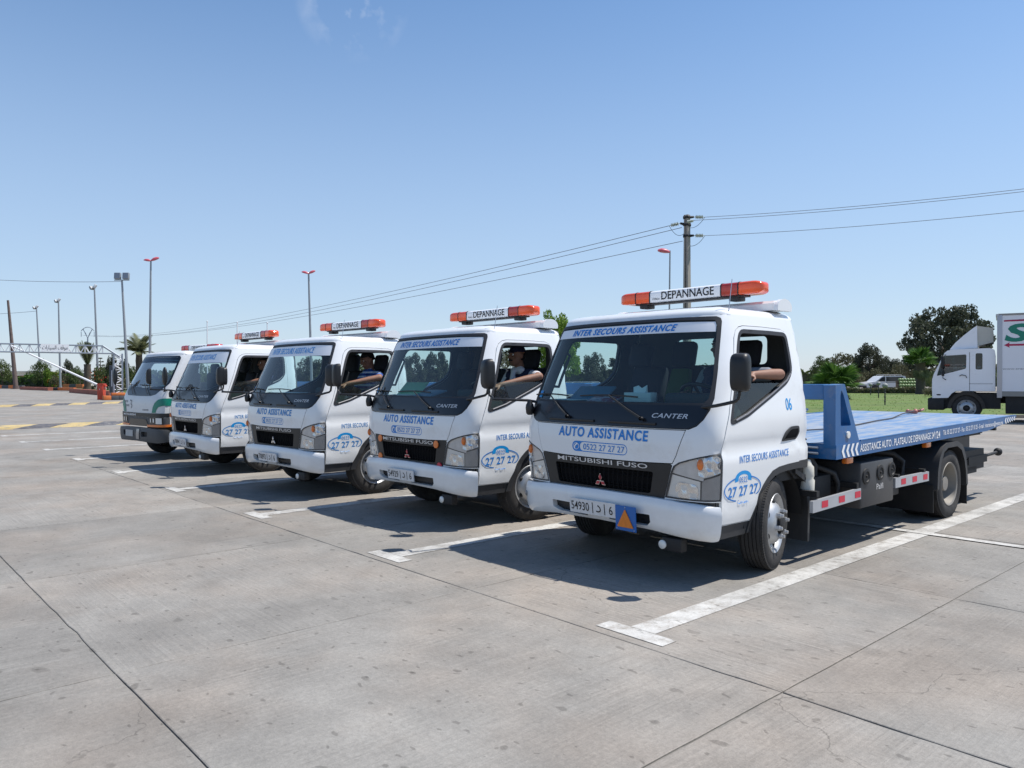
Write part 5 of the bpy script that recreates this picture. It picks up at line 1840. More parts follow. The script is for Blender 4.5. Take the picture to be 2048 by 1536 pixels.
lay('folder', 'blue folder on the dashboard of the truck with round reflectors', 'folder', 1, (-.12, .44, 1.40), (.40, .24, .02), R(-6), FOLDER, R(16))
lay('paper_sheet', 'white paper lying flat in the truck with round reflectors', 'paper', 1, (-.56, .34, 1.378), (.4, .16, .006), R(3), PAPER)
lay('paper_sheet', 'white paper on the dashboard of the truck with the striped driver', 'paper', 2, (.05, .36, 1.379), (.38, .2, .006), R(8), PAPER)
vb = MB(); vb.box((0, 0, 0), (.30, .06, .34), .025, taper=(.7, 1))
vo = vb.build('safety_vest', VEST, None)
tag(vo, 'dull green safety vest hung over the middle seat of truck 06', 'vest')
vo.location = (-.14, 1.33, 1.50); vo.rotation_euler = (R(-14), 0, 0)

# winch cable with its hook lying on the first truck's deck
cb = MB()
pts = [Vector((.10, 2.2, bz(2.2) + .05)), Vector((.33, 2.75, bz(2.75) + .03)), Vector((.36, 3.3, bz(3.3) + .014)), Vector((.34, 4.1, bz(4.1) + .014)), Vector((.25, 4.8, bz(4.8) + .016)), Vector((.20, 5.4, bz(5.4) + .014)), Vector((.05, 6.1, bz(6.1) + .03)), Vector((.02, 6.6, bz(6.6) + .05))]
cb.tube(pts, .008, 6); wob = cb.build('winch_cable', WIRE, None, 60)
tag(wob, 'thin steel winch cable lying along the blue flatbed', 'winch cable')
hk = MB()
hk.box((0, 0, .03), (.16, .07, .06), .015); hk.tube([(0, 0, .03), (.10, .05, .05), (.17, .03, .08), (.16, -.05, .06)], [.025, .025, .022, .012], 8); hk.ball((-.10, .02, .035), .04, 10, 6); hk.ball((.02, .07, .04), .045, 10, 6)
ho = hk.build('cable_hook', mk('red_hook_paint', (.42, .16, .13), .5, var=.2), None, 60)
tag(ho, 'reddish hook on the end of the winch cable on the flatbed', 'hook')
ho.location = (-.02, 6.66, bz(6.66) + .008); ho.scale = (.75, .75, .75)


# ------------------------------------------------------------------ the older truck at the far end of the row
OLDGREY = mk('old_bumper_grey', (0.075, 0.077, 0.08), 0.6, var=.12, vscale=6)
TEAL = mk('teal_green_band', (0.001, 0.20, 0.135), 0.4)
CO = Chart(W=[(0.25, .90), (0.6, .93), (1.1, .94), (1.3, .93), (2.0, .86), (2.12, .84)],
           Y=[(0.25, .06), (0.9, .04), (1.15, .05), (1.3, .10), (1.4, .15), (2.0, .45), (2.12, .52)],
           D=[(0.25, .17), (1.2, .17), (2.12, .17)], yrear=1.55, rr=.07, n=3.6)


def make_old_truck():
    ch = CO
    F = ch.fx; Y = ch.sy; f = ch.S
    root = empty('old_recovery_truck', (-11.90, -.20, 0), R(7.0), 'older white recovery truck with teal green band and dark grey bumper', 'tow truck')
    door = [Y(y, z) for y, z in [(.235, .70), (.55, .70), (.62, .80), (.80, .88), (1.36, .88), (1.37, 1.4), (1.36, 1.90), (1.30, 1.97), (.75, 1.97), (.66, 1.93), (.46, 1.5), (.33, 1.25), (.24, 1.1)]]
    win = smooth_poly([Y(y, z) for y, z in [(.40, 1.27), (1.31, 1.40), (1.32, 1.92), (.72, 1.91), (.50, 1.5)]], .05, 3)
    black = [F(x, z) for x, z in [(-.60, 1.245), (0, 1.235), (.45, 1.24), (.62, 1.27), (.74, 1.36), (.84, 1.44), (.875, 1.5), (.85, 1.75), (.825, 1.98), (.78, 2.02), (0, 2.03), (-.78, 2.02), (-.825, 1.98), (-.85, 1.75), (-.875, 1.5), (-.84, 1.44), (-.74, 1.36)]]
    glass = [F(x, z) for x, z in [(-.78, 1.43), (0, 1.40), (.78, 1.43), (.835, 1.5), (.815, 1.75), (.79, 1.96), (.75, 1.99), (0, 2.0), (-.75, 1.99), (-.79, 1.96), (-.815, 1.75), (-.835, 1.5)]]
    def rear(z): return (1 + (1.55 - .07 - ch.y0(z)) + .07 * math.pi / 2, z)
    zt = 2.05
    right = [F(.5, .66), F(.85, .66), Y(.2, .66), Y(.55, .69), Y(.62, .79), Y(.80, .87), Y(1.3, .87), rear(.87), rear(1.3), rear(1.7), rear(zt), Y(1.2, zt), Y(.8, zt), F(.6, zt), F(.3, zt)]
    full = [(0, .66)] + right + [(0, zt)] + [(-a, z) for a, z in right[::-1]]
    body = patch('cab_body', full, [OLDWHITE, TRIM], root, f, holes=[black, inset_poly(door, -.006), mirror(inset_poly(door, -.006))], step=.09, thick=.03)
    patch('door_jamb', inset_poly(door, -.03), TRIM, body, f, holes=[inset_poly(door, .04)], step=.1, off=-.035)
    rm = MB(); build_roof(rm, ch, zt, .07, .16, .03); rm.build('roof_panel', OLDWHITE, body, 50)
    for sg in (1, -1):
        m = (lambda p: p) if sg > 0 else mirror
        d = patch('door', m(door), [OLDWHITE, TRIM], root, f, holes=[m(win)], step=.09, off=.003, thick=.03)
        patch('window_seal', m(inset_poly(win, -.008)), RUBBER, d, f, holes=[m(inset_poly(win, .014))], step=.1, off=.005, thick=.02)
    patch('windscreen_seal', black, COWL, root, f, holes=[glass], step=.08, off=.004, thick=.02)
    gl = patch('windscreen', inset_poly(glass, -.004), mk_glass('old_windscreen', (.62, .80, .86), 1.8, .06), root, f, step=.1, off=-.002)
    patch('sun_band', [F(-.80, 1.90), F(0, 1.91), F(.80, 1.90), F(.785, 1.985), F(0, 1.995), F(-.785, 1.985)], mk_glass('blue_sun_band', (.10, .24, .36), .6, .02), gl, f, step=.1, off=.002)
    for px, tx in ((.35, .02), (-.30, -.62)):
        w = MB(); w.tube([ch.front(px, 1.27, .03), ch.front(tx, 1.46, .03)], .008, 6); w.tube([ch.front(tx - .22, 1.45, .015), ch.front(tx + .25, 1.44, .015)], .007, 5); w.build('wiper', BLACKPL, root, 60)
    # green band sweeping down the corner
    band = [Y(1.36, 1.205), Y(.8, 1.205), Y(.25, 1.20), F(.88, 1.195), F(.78, 1.175), F(.67, 1.11), F(.61, 1.03), F(.58, .92), F(.71, .92), F(.73, .97), F(.79, 1.03), F(.90, 1.058), Y(.25, 1.06), Y(.8, 1.062), Y(1.36, 1.062)]
    patch('green_band', band, TEAL, root, f, step=.06, off=.006)
    patch('green_band', mirror(band), TEAL, root, f, step=.06, off=.006)
    G = mk('faded_grey_print', (.22, .22, .23), .5)
    lettering('lettering', 'INTER', (-.78, -.50, 1.10, 1.145), G, body, ch.front, .004, .01)
    lettering('lettering', 'SECOURS', (-.78, -.44, 1.02, 1.065), G, body, ch.front, .004, .01)
    patch('lettering', stroke([(-.40, 1.15), (-.32, 1.13), (-.36, 1.08), (-.30, 1.04), (-.34, .99)], .03), G, body, ch.front, step=.05, off=.004)
    lettering('lettering', 'CANTER', (.18, .44, .95, .985), G, body, ch.front, .004, .01)
    # black strip, lamps, grille
    st = patch('front_strip', [F(-.91, .835), F(0, .835), F(.90, .835), Y(.225, .84), Y(.225, .915), F(.9, .912), F(0, .905), F(-.9, .912)], BLACKPL, root, f, step=.08, off=.008, thick=.02)
    lettering('lettering', 'MITSUBISHI', (-.70, -.10, .848, .888), DECALWHITE, st, ch.front, .011, .02)
    fr = patch('grille', [F(-.91, .655), F(0, .65), F(.91, .655), F(.91, .832), F(0, .832), F(-.91, .832)], OLDGREY, root, f, step=.08, off=.004, thick=.02)
    patch('grille_opening', [F(-.46, .66), F(.46, .66), F(.34, .79), F(-.34, .79)], COWL, fr, f, step=.08, off=.012)
    for sg in (1, -1):
        m = (lambda p: p) if sg > 0 else mirror
        hl = patch('headlight', m([F(.50, .70), F(.90, .70), F(.90, .828), F(.50, .828)]), COWL, root, f, step=.05, off=.010, thick=.015)
        patch('beam_lamp', m([F(.73, .71), F(.885, .71), F(.885, .822), F(.73, .822)]), LENSWHITE, hl, f, step=.05, off=.018)
        patch('beam_lamp', m([F(.63, .735), F(.68, .735), F(.68, .81), F(.63, .81)]), LENSWHITE, hl, f, step=.05, off=.018)
        patch('beam_lamp', m([F(.53, .735), F(.57, .735), F(.57, .81), F(.53, .81)]), LENSWHITE, hl, f, step=.05, off=.018)
        patch('corner_panel', m([F(.905, .70), Y(.228, .70), Y(.228, .83), F(.905, .83)]), OLDGREY, root, f, step=.05, off=.008)
        patch('indicator', m([F(.40, .645), F(.9, .65), Y(.35, .66), Y(.35, .705), F(.9, .695), F(.40, .685)]), AMBER, root, f, step=.05, off=.016, thick=.01)
    # bumper
    def bf(a, z, off=0.0): return ch.S(a, z, .07 - .02 * abs((z - .48) / .14) ** 3 + off)
    lim = Y(.21, .5)[0]
    o = smooth_poly([(-lim, .38), (-.8, .345), (0, .36), (.8, .345), (lim, .38), (lim, .60), (.5, .625), (0, .63), (-.5, .625), (-lim, .60)], .03, 3)
    b = patch('bumper', o, [OLDGREY, CHASSIS], root, bf, holes=[smooth_poly([F(-.58, .46), F(-.10, .45), F(-.10, .55), F(-.58, .56)], .02, 2), smooth_poly([F(.24, .45), F(.50, .46), F(.50, .55), F(.24, .55)], .02, 2)], step=.08, thick=.05)
    patch('bumper_duct', [F(-.65, .42), F(.6, .42), F(.6, .58), F(-.65, .58)], CHASSIS, b, lambda a, z, o=0.0: bf(a, z, o - .045), step=.15)
    patch('number_plate', [F(-.46, .44), F(-.12, .44), F(-.12, .565), F(-.46, .565)], mk('dusty_plate', (.42, .43, .43), .5), b, bf, step=.2, off=.006)
    patch('tow_hook_cover', [F(.03, .40), F(.16, .40), F(.18, .60), F(.05, .60)], LENSGREY, b, bf, step=.1, off=.01)
    for sg in (1, -1):
        mm = MB()
        X = 1.13
        mm.ball((sg * X, .05, 1.62), .1, 14, 10, sc=(.75, .42, 1.75)); mo = mm.build('wing_mirror', BLACKPL, root, 60)
        a = MB(); a.tube([(sg * .86, .22, 1.36), (sg * .98, .10, 1.33), (sg * 1.09, .06, 1.35), (sg * X, .06, 1.47)], .012, 6); a.build('mirror_arm', BLACKPL, mo, 60)
        front_wheel(root, sg * .93, .92, .36, .36, sg, R(4))
        rear_wheel(root, sg * 1.0, 4.3, .36, .36, sg)
    # interior, chassis, bed
    rw = plane_fn((0, 1.55, 0), (1, 0, 0), (0, 0, 1))
    ow = [(-.87, .87), (.87, .87), (.86, 1.3), (.78, zt + .03), (-.78, zt + .03), (-.86, 1.3)]
    patch('cab_rear_wall', ow, OLDWHITE, root, lambda a, b_, o=0: rw(a, b_, o), holes=[[(-.6, 1.5), (.6, 1.5), (.55, 1.9), (-.55, 1.9)]], step=.3, thick=.03)
    i = MB(); i.box((0, .95, .93), (1.7, 1.2, .06)); i.prism([(.20, .95), (.28, 1.33), (.5, 1.36), (.6, 1.3), (.62, .95)], (-.85, 0, 0), (0, 1, 0), (0, 0, 1), 1.7); i.build('dashboard', DASH, root)
    pp = MB(); pp.box((.25, .42, 1.40), (.5, .25, .02), .004, rot=Matrix.Rotation(R(20), 3, 'X')); pp.build('sun_shade', PAPERGREEN, root)
    for x in (-.45, .45):
        s = MB(); s.box((x, 1.12, 1.08), (.5, .5, .16), .05); s.box((x, 1.38, 1.42), (.46, .13, .56), .05); so = s.build('seat', SEAT, root, 50)
        h = MB(); h.box((x, 1.40, 1.78), (.26, .1, .2), .04); h.build('headrest', SEAT, so, 50)
    c = MB()
    for sg in (1, -1): c.box((sg * .36, 3.7, .60), (.08, 6.4, .18))
    c.box((0, 1.0, .60), (1.1, 1.1, .35)); c.box((0, .92, .37), (1.5, .12, .12)); c.box((0, 4.3, .37), (1.6, .14, .14))
    c.build('chassis', CHASSIS, root)
    bd = MB(); bd.box((0, 4.2, .95), (2.1, 5.2, .12), .01); bd.build('flatbed', BEDBLUE, root)
    # its light bar: copy of the others', set lower
    lb = copy_tree(child(truck, 'light_bar')[0], root)
    lb.location = (0, .05, -.135)
    for l in child(lb, 'lens'):
        l.material_slots[0].link = 'OBJECT'; l.material_slots[0].material = REDLAMP
    return root


make_old_truck()
driver_old = None

# ------------------------------------------------------------------ delivery truck on the right
def make_box_truck():
    T = CAM_POS + ray(1866, 757) * 29.0
    root = empty('box_truck', (T.x, T.y, 0), R(-74.5), 'white delivery truck with roof deflector and a green letter S on its box', 'truck')
    BW = mk('delivery_white', (.86, .86, .88), .4, var=.02, coat=.3, dirt=(.55, .53, .50), dscale=2, dlo=.6, dhi=.9)
    BX = mk('box_panel_white', (.80, .80, .83), .5, var=.03, vscale=1.2)
    W = 1.08
    prof = [(.06, .885), (.045, 1.2), (.05, 1.5), (.10, 1.68), (.45, 2.38), (.55, 2.46), (.75, 2.50), (1.9, 2.52), (2.05, 2.47), (2.08, 2.3), (2.08, 1.13), (.85, 1.13), (.70, 1.05), (.58, .90)]
    win = smooth_poly([(.20, 1.62), (1.16, 1.86), (1.17, 2.33), (.40, 2.29)], .05, 3)
    w2 = smooth_poly([(1.46, 1.83), (1.68, 1.83), (1.68, 2.36), (1.46, 2.36)], .05, 3)
    for sg in (1, -1):
        f = (lambda a, b, o=0.0: Vector((W + o, a, b))) if sg > 0 else (lambda a, b, o=0.0: Vector((-W - o, a, b)))
        sd = patch('cab_side', prof, [BW, TRIM], root, f, holes=[win, w2], step=.25, thick=.04)
        patch('side_window', inset_poly(win, -.01), mk_glass('truck_side_glass', (.14, .24, .27), 1.3, .02), sd, f, step=.3, off=-.015)
        patch('side_window', inset_poly(w2, -.01), mk_glass('truck_rear_glass', (.12, .18, .22), 1.2, .03), sd, f, step=.3, off=-.015)
        for P in ([(1.265, 1.14), (1.28, 1.14), (1.28, 2.40), (1.265, 2.40)], [(1.25, 1.36), (2.0, 1.36), (2.0, 1.372), (1.25, 1.372)]):
            patch('door_gap', P, GREYPL, sd, f, step=.5, off=.003)
        hb = MB(); hb.tube([f(.95, 1.62, .02), f(1.02, 1.66, .03), f(1.15, 1.63, .02), f(1.18, 1.56, .02)], .014, 6); hb.build('door_handle', GREYPL, sd, 60)
        mk2 = MB(); mk2.ball(f(.27, 1.0, .0), .08, 12, 8, sc=(.2, 1, .3)); mk2.build('side_marker', CHASSIS, sd, 60)
        m = MB(); m.box((sg * (W + .17), .40, 2.08), (.07, .10, .42), .03); m.box((sg * (W + .17), .42, 1.70), (.06, .09, .16), .02)
        m.tube([(sg * W, .50, 2.32), (sg * (W + .17), .42, 2.32), (sg * (W + .17), .42, 1.55), (sg * W, .50, 1.50)], .015, 6)
        m.build('wing_mirror', CHASSIS, root, 50)
    sk = MB()
    n = len(prof)
    P = [Vector((-W, y, z)) for y, z in prof] + [Vector((W, y, z)) for y, z in prof]
    fs = []
    for k in range(n):
        k2 = (k + 1) % n
        if k in (3,): continue      # windscreen opening
        fs.append((k, k2, n + k2, n + k))
    sk.add([p * 1.0 for p in P], fs); sk.build('cab_skin', BW, root, 30)
    ws = MB(); ws.add([(-W + .06, .115, 1.71), (W - .06, .115, 1.71), (W - .06, .435, 2.35), (-W + .06, .435, 2.35)], [(0, 1, 2, 3)]); ws.build('windscreen', GLASS, root, None)
    bp = MB(); bp.box((0, .18, .69), (2.2, .55, .40), .04); bp.box((0, .30, .86), (2.1, .5, .06)); bp.build('bumper', CHASSIS, root, 50)
    # roof deflector
    df = MB()
    for sg in (1, -1):
        x = sg * .92
        q = [(.62, 2.50), (.80, 2.72), (1.10, 2.98), (1.36, 3.18), (1.50, 3.27), (1.52, 2.53)]
        df.prism(q, (x - .015, 0, 0), (0, 1, 0), (0, 0, 1), .03)
    T2 = [(.62, 2.50), (.80, 2.72), (1.10, 2.98), (1.36, 3.18), (1.50, 3.27)]
    vs = [(-.92, y, z) for y, z in T2] + [(.92, y, z) for y, z in T2]
    df.add(vs, [(k, k + 1, 5 + k + 1, 5 + k) for k in range(4)])
    dfo = df.build('roof_deflector', BW, root, 30)
    CR = mk('deflector_inner_cream', (.55, .53, .46), .7)
    inn = MB(); inn.add([(.88, 1.50, 3.26), (.80, 2.0, 3.18), (.80, 2.02, 2.72), (.88, 1.52, 2.60), (-.88, 1.50, 3.26), (-.80, 2.0, 3.18), (-.80, 2.02, 2.72), (-.88, 1.52, 2.60)], [(0, 1, 2, 3), (4, 7, 6, 5), (0, 4, 5, 1), (1, 5, 6, 2)])
    inn.build('deflector_tail', CR, dfo, None)
    # box body
    y0, y1, z0, z1 = 2.15, 9.2, 1.13, 3.57
    b = MB(); b.box((0, (y0 + y1) / 2, (z0 + z1) / 2), (2.36, y1 - y0, z1 - z0)); bo = b.build('cargo_box', BX, root)
    p = MB()
    for sg in (1, -1): p.box((sg * 1.17, y0 + .06, (z1 + .92) / 2), (.06, .16, z1 - .92), .01)
    p.box((0, y0 - .01, z1), (2.42, .1, .06)); p.build('corner_post', mk('aluminium_post', (.50, .50, .52), .5, .3), bo)
    for sg in (1, -1):
        r = MB(); r.box((sg * 1.17, (y0 + y1) / 2, z0 - .08), (.05, y1 - y0 - .1, .16)); r.box((sg * 1.17, (y0 + y1) / 2, z1 + .01), (.05, y1 - y0, .06)); r.build('bottom_rail', mk('rail_grey_' + ('a' if sg > 0 else 'b'), (.27, .26, .24), .6), bo)
    f = lambda a, c, o=0.0: Vector((1.181 + o, a, c))
    lettering('lettering', 'S', (2.36, 3.16, 2.70, 3.28), TEAL, bo, f, .006, .035, shear=.15)
    CRED = mk('crimson_vinyl', (.42, .015, .07), .5)
    decal('red_line', [(2.34, 3.35), (4.6, 3.36), (4.6, 3.43), (2.34, 3.40)], CRED, bo, f, .004, step=.5)
    decal('red_arrow', [(2.34, 2.60), (2.52, 2.52), (2.50, 2.575), (4.6, 2.575), (4.6, 2.635), (2.50, 2.635), (2.52, 2.69)], CRED, bo, f, .004, step=.5)
    lettering('lettering', 'www.transport', (2.30, 3.35, 1.81, 1.86), GREYPL, bo, f, .004, .0)
    # running gear
    c = MB()
    for sg in (1, -1): c.box((sg * .40, 4.6, .85), (.1, 8.6, .25))
    c.box((0, 1.3, .80), (1.9, 1.9, .50)); c.box((0, 3.6, .75), (2.1, 1.8, .5)); c.box((0, 6.0, .6), (2.2, .1, .6)); c.box((0, 4.2, .72), (2.2, 3.6, .62))  # last box: black block added to stand in for shadow under the cargo box
    c.build('chassis', CHASSIS, root)
    for sg in (1, -1):
        a = MB(); a.lathe([(.62, .58), (1.10, .58)], 'x', 16, c=(0, 1.17, .50), a0=R(5), a1=R(175))
        a.lathe([(1.085, .50), (1.10, .62)], 'x', 16, c=(0, 1.17, .50), a0=R(5), a1=R(175))
        if sg < 0: a.v = [Vector((-v.x, v.y, v.z)) for v in a.v]
        a.build('wheel_arch', BLACKPL, root, 60)
        pass
    s = MB(); s.box((.45, 1.1, 1.45), (.5, .5, .2), .05); s.box((.45, 1.4, 1.85), (.48, .14, .7), .05); s.box((-.45, 1.4, 1.85), (.48, .14, .7), .05); s.box((0, .5, 1.45), (1.9, .3, .25), .03); s.build('seat', SEAT, root)
    # stretch from sketch units to real size; wheels go on afterwards
    def fit(o):
        if o.type == 'MESH':
            for v in o.data.vertices:
                v.co.z = max(.0, 1.577 + (v.co.z - 1.577) * 1.094); v.co.y *= .963; v.co.x *= 1.06
        for c_ in o.children: fit(c_)
    fit(root)
    for sg in (1, -1):
        front_wheel(root, sg * 1.10, 1.127, .47, .47, sg, R(2))
        rear_wheel(root, sg * 1.14, 6.4, .47, .47, sg)
    return root


make_box_truck()

# ------------------------------------------------------------------ vegetation
def leaf_material(name, c1, c2, rough=.6):
    m = mk(name, c1, rough)
    n = m.node_tree; b = n.nodes['Principled BSDF']
    b.inputs['Specular IOR Level'].default_value = .25
    t = n.nodes.new('ShaderNodeTexCoord')
    nz = n.nodes.new('ShaderNodeTexNoise'); nz.inputs['Scale'].default_value = 1.6; nz.inputs['Detail'].default_value = 4
    n.links.new(t.outputs['Object'], nz.inputs['Vector'])
    g = n.nodes.new('ShaderNodeNewGeometry')
    ad = n.nodes.new('ShaderNodeMath'); ad.operation = 'ADD'
    mu = n.nodes.new('ShaderNodeMath'); mu.operation = 'MULTIPLY'; mu.inputs[1].default_value = .45
    n.links.new(g.outputs['Random Per Island'], mu.inputs[0])
    n.links.new(nz.outputs['Fac'], ad.inputs[0]); n.links.new(mu.outputs[0], ad.inputs[1])
    r = n.nodes.new('ShaderNodeMapRange'); r.inputs['From Min'].default_value = .45; r.inputs['From Max'].default_value = 1.0
    n.links.new(ad.outputs[0], r.inputs['Value'])
    mx = n.nodes.new('ShaderNodeMixRGB'); mx.inputs['Color1'].default_value = (*c1, 1); mx.inputs['Color2'].default_value = (*c2, 1)
    n.links.new(r.outputs['Result'], mx.inputs['Fac'])
    oi = n.nodes.new('ShaderNodeObjectInfo')
    hs = n.nodes.new('ShaderNodeHueSaturation')
    r2 = n.nodes.new('ShaderNodeMapRange'); r2.inputs['To Min'].default_value = .85; r2.inputs['To Max'].default_value = 1.15
    n.links.new(oi.outputs['Random'], r2.inputs['Value']); n.links.new(r2.outputs['Result'], hs.inputs['Value'])
    n.links.new(mx.outputs['Color'], hs.inputs['Color']); n.links.new(hs.outputs['Color'], b.inputs['Base Color'])
    # thin leaves let some light through
    tl = n.nodes.new('ShaderNodeBsdfTranslucent'); n.links.new(hs.outputs['Color'], tl.inputs['Color'])
    ms = n.nodes.new('ShaderNodeMixShader'); ms.inputs['Fac'].default_value = .25
    n.links.new(b.outputs['BSDF'], ms.inputs[1]); n.links.new(tl.outputs['BSDF'], ms.inputs[2])
    n.links.new(ms.outputs['Shader'], n.nodes['Material Output'].inputs['Surface'])
    return m


LEAFDARK = leaf_material('leaf_dark', (.042, .055, .034), (.105, .112, .07))  # tones lifted a little to stand in for distance haze
LEAFMID = leaf_material('leaf_mid', (.045, .075, .022), (.12, .15, .05))
LEAFOLIVE = leaf_material('leaf_olive', (.075, .08, .04), (.17, .165, .09))
LEAFBRIGHT = leaf_material('leaf_bright', (.075, .15, .015), (.20, .30, .04))
LEAFHEDGE = leaf_material('leaf_hedge', (.030, .075, .012), (.10, .20, .03))
PALMGREEN = leaf_material('palm_green', (.04, .10, .02), (.13, .24, .045))
PALMDRY = leaf_material('palm_grey_green', (.075, .09, .04), (.17, .18, .09))
FLOWER = leaf_material('red_blossom', (.45, .03, .02), (.60, .12, .06))
BARK = mk('bark', (.10, .08, .065), .9, var=.25, vscale=5, bump=.5, bscale=12)
PALMBARK = mk('palm_bark', (.085, .068, .052), .95, var=.3, vscale=9, bump=.6, bscale=14)


def crown_mesh(name, seed, rx, rz, n_clumps, per, leaf, mat, flat=.0, hollow=.55, cone=0.0):
    rr = np.random.default_rng(seed)
    V = []; F = []
    cl = []
    while len(cl) < n_clumps:
        p = rr.normal(size=3); p /= np.linalg.norm(p)
        r = rr.uniform(hollow, 1.0) ** .6
        q = p * r
        if q[2] < -.75 + flat: continue
        s = 1.0
        if cone: s = 1 - cone * (q[2] + 1) / 2
        cl.append((q[0] * rx * s, q[1] * rx * s, q[2] * rz, rr.uniform(.6, 1.25)))
    cs = rx * 1.25 / math.sqrt(n_clumps) * 1.6
    for c in cl:
        m = int(per * c[3])
        P = rr.normal(size=(m, 3)); P /= np.linalg.norm(P, axis=1)[:, None]
        P *= (rr.uniform(.3, 1, size=(m, 1)) ** .5) * cs * c[3]
        P[:, 2] *= .75
        P += np.array(c[:3])
        for p in P:
            a = rr.normal(size=3); a /= np.linalg.norm(a)
            b = np.cross(a, rr.normal(size=3)); b /= np.linalg.norm(b) + 1e-9
            L = leaf * rr.uniform(.6, 1.3); w = L * .5
            k = len(V)
            V += [p - a * L * .5, p + b * w * .5, p + a * L * .5, p - b * w * .5]
            F.append((k, k + 1, k + 2, k + 3))
    me = bpy.data.meshes.new(name)
    me.from_pydata([tuple(v) for v in V], [], F)
    me.materials.append(mat)
    return me, cl


CROWNS = {
    'round_dark': crown_mesh('crown', 1, 1, .85, 150, 150, .07, LEAFDARK, .34, .45),
    'round_dark2': crown_mesh('crown', 2, 1, .8, 90, 140, .08, LEAFDARK, .3, .4),
    'olive': crown_mesh('crown', 3, 1, .8, 30, 110, .12, LEAFOLIVE, .2),
    'mid': crown_mesh('crown', 4, 1, .95, 34, 120, .11, LEAFMID, .2),
    'bright': crown_mesh('crown', 5, 1, 1.0, 64, 170, .10, LEAFBRIGHT, .1, .3),
    'cypress': crown_mesh('crown', 6, .45, 1.3, 34, 100, .10, LEAFDARK, .0, .3, .75),
    'bush': crown_mesh('crown', 7, 1, .62, 22, 90, .15, LEAFMID, .5),
    'bush_olive': crown_mesh('crown', 8, 1, .62, 22, 90, .15, LEAFOLIVE, .5),
    'flowers': crown_mesh('crown', 9, 1, .9, 7, 9, .17, FLOWER, .3),
}


def tree(name, label, cat, px, D, top_py, wpx, kind, trunk_frac=.35, group=None, dz=0.0, flowers=False, gy=None):
    """tree whose crown spans wpx photo pixels and reaches photo row top_py at distance D"""
    base = at(px, D)
    top = zat(top_py, D)
    rx = wpx / FPX * D / 2
    me, cl = CROWNS[kind]
    zr = max(v.co.z for v in me.vertices)
    xr = max(abs(v.co.x) for v in me.vertices)
    zl = min(v.co.z for v in me.vertices)
    sx = rx / xr
    h = top * (1 - trunk_frac)
    sz = h / (zr - zl)
    root = empty(name, base, random.uniform(0, 6.28), label, cat, group)
    zc = top - zr * sz
    c = bpy.data.objects.new('crown', me); link(c, root)
    c.location = (0, 0, zc); c.scale = (sx, sx, sz)
    t = MB()
    tr = max(.05, top * .02)
    t.tube([(0, 0, -.1), (.02 * top, .01 * top, zc * .5), (0, 0, zc)], [tr * 1.35, tr, tr * .75], 8)
    for q in sorted(cl, key=lambda k: -k[3])[:9]:
        e = Vector((q[0] * sx * .85, q[1] * sx * .85, zc + q[2] * sz * .85))
        s = Vector((0, 0, zc - (zc * .25) + (e.z - zc) * .1))
        t.tube([s, s * .5 + e * .5 + Vector((0, 0, .06 * h)), e], [tr * .55, tr * .38, tr * .12], 5, cap=False)
    t.build('trunk', BARK, root, 60)
    if flowers:
        fm, _ = CROWNS['flowers']
        f = bpy.data.objects.new('blossom', fm); link(f, root); f.location = (0, 0, zc + .05); f.scale = (sx * 1.04, sx * 1.04, sz * 1.04)
    return root


# right-hand garden
tree('tree', 'large dark spreading tree rising behind the delivery truck', 'tree', 1893, 95, 611, 176, 'round_dark', .22)
tree('tree', 'dark rounded tree behind the white estate car', 'tree', 1737, 108, 686, 70, 'round_dark2', .25)
tree('tree', 'pale olive tree left of the dark rounded tree', 'tree', 1690, 112, 706, 84, 'olive', .2)
tree('tree', 'low dark tree behind the estate car, right of the dark rounded tree', 'tree', 1776, 118, 713, 62, 'round_dark2', .1)
tree('tree', 'brownish thin tree behind the watermelon heap', 'tree', 1806, 112, 722, 50, 'olive', .12)
tree('tree', 'green tree between the left fan palm and the pale olive tree', 'tree', 1645, 110, 712, 60, 'mid', .15)
tree('tree', 'bright green tree showing above the roofs of the two nearest trucks', 'tree', 1118, 38, 617, 104, 'bright', .3)
for k, (px, D, top, w, kind, lab) in enumerate([
    (1665, 92, 742, 48, 'bush', 'bush behind the left fan palm'),
    (1704, 94, 738, 56, 'bush_olive', 'olive bush between the left fan palm and the estate car'),
    (1748, 104, 735, 60, 'bush_olive', 'olive bush directly behind the estate car bonnet'),
    (1790, 106, 738, 56, 'bush_olive', 'dry bush directly behind the estate car roof'),
    (1868, 86, 742, 50, 'bush', 'bush between the right fan palm and the delivery truck'),
    (1862, 60, 776, 36, 'bush_olive', 'low grey bush beside the front of the delivery truck'),
    (1950, 88, 735, 120, 'bush', 'wide bush behind the delivery truck')]):
    tree('bush', lab, 'bush', px, D, top, w, kind, .02)
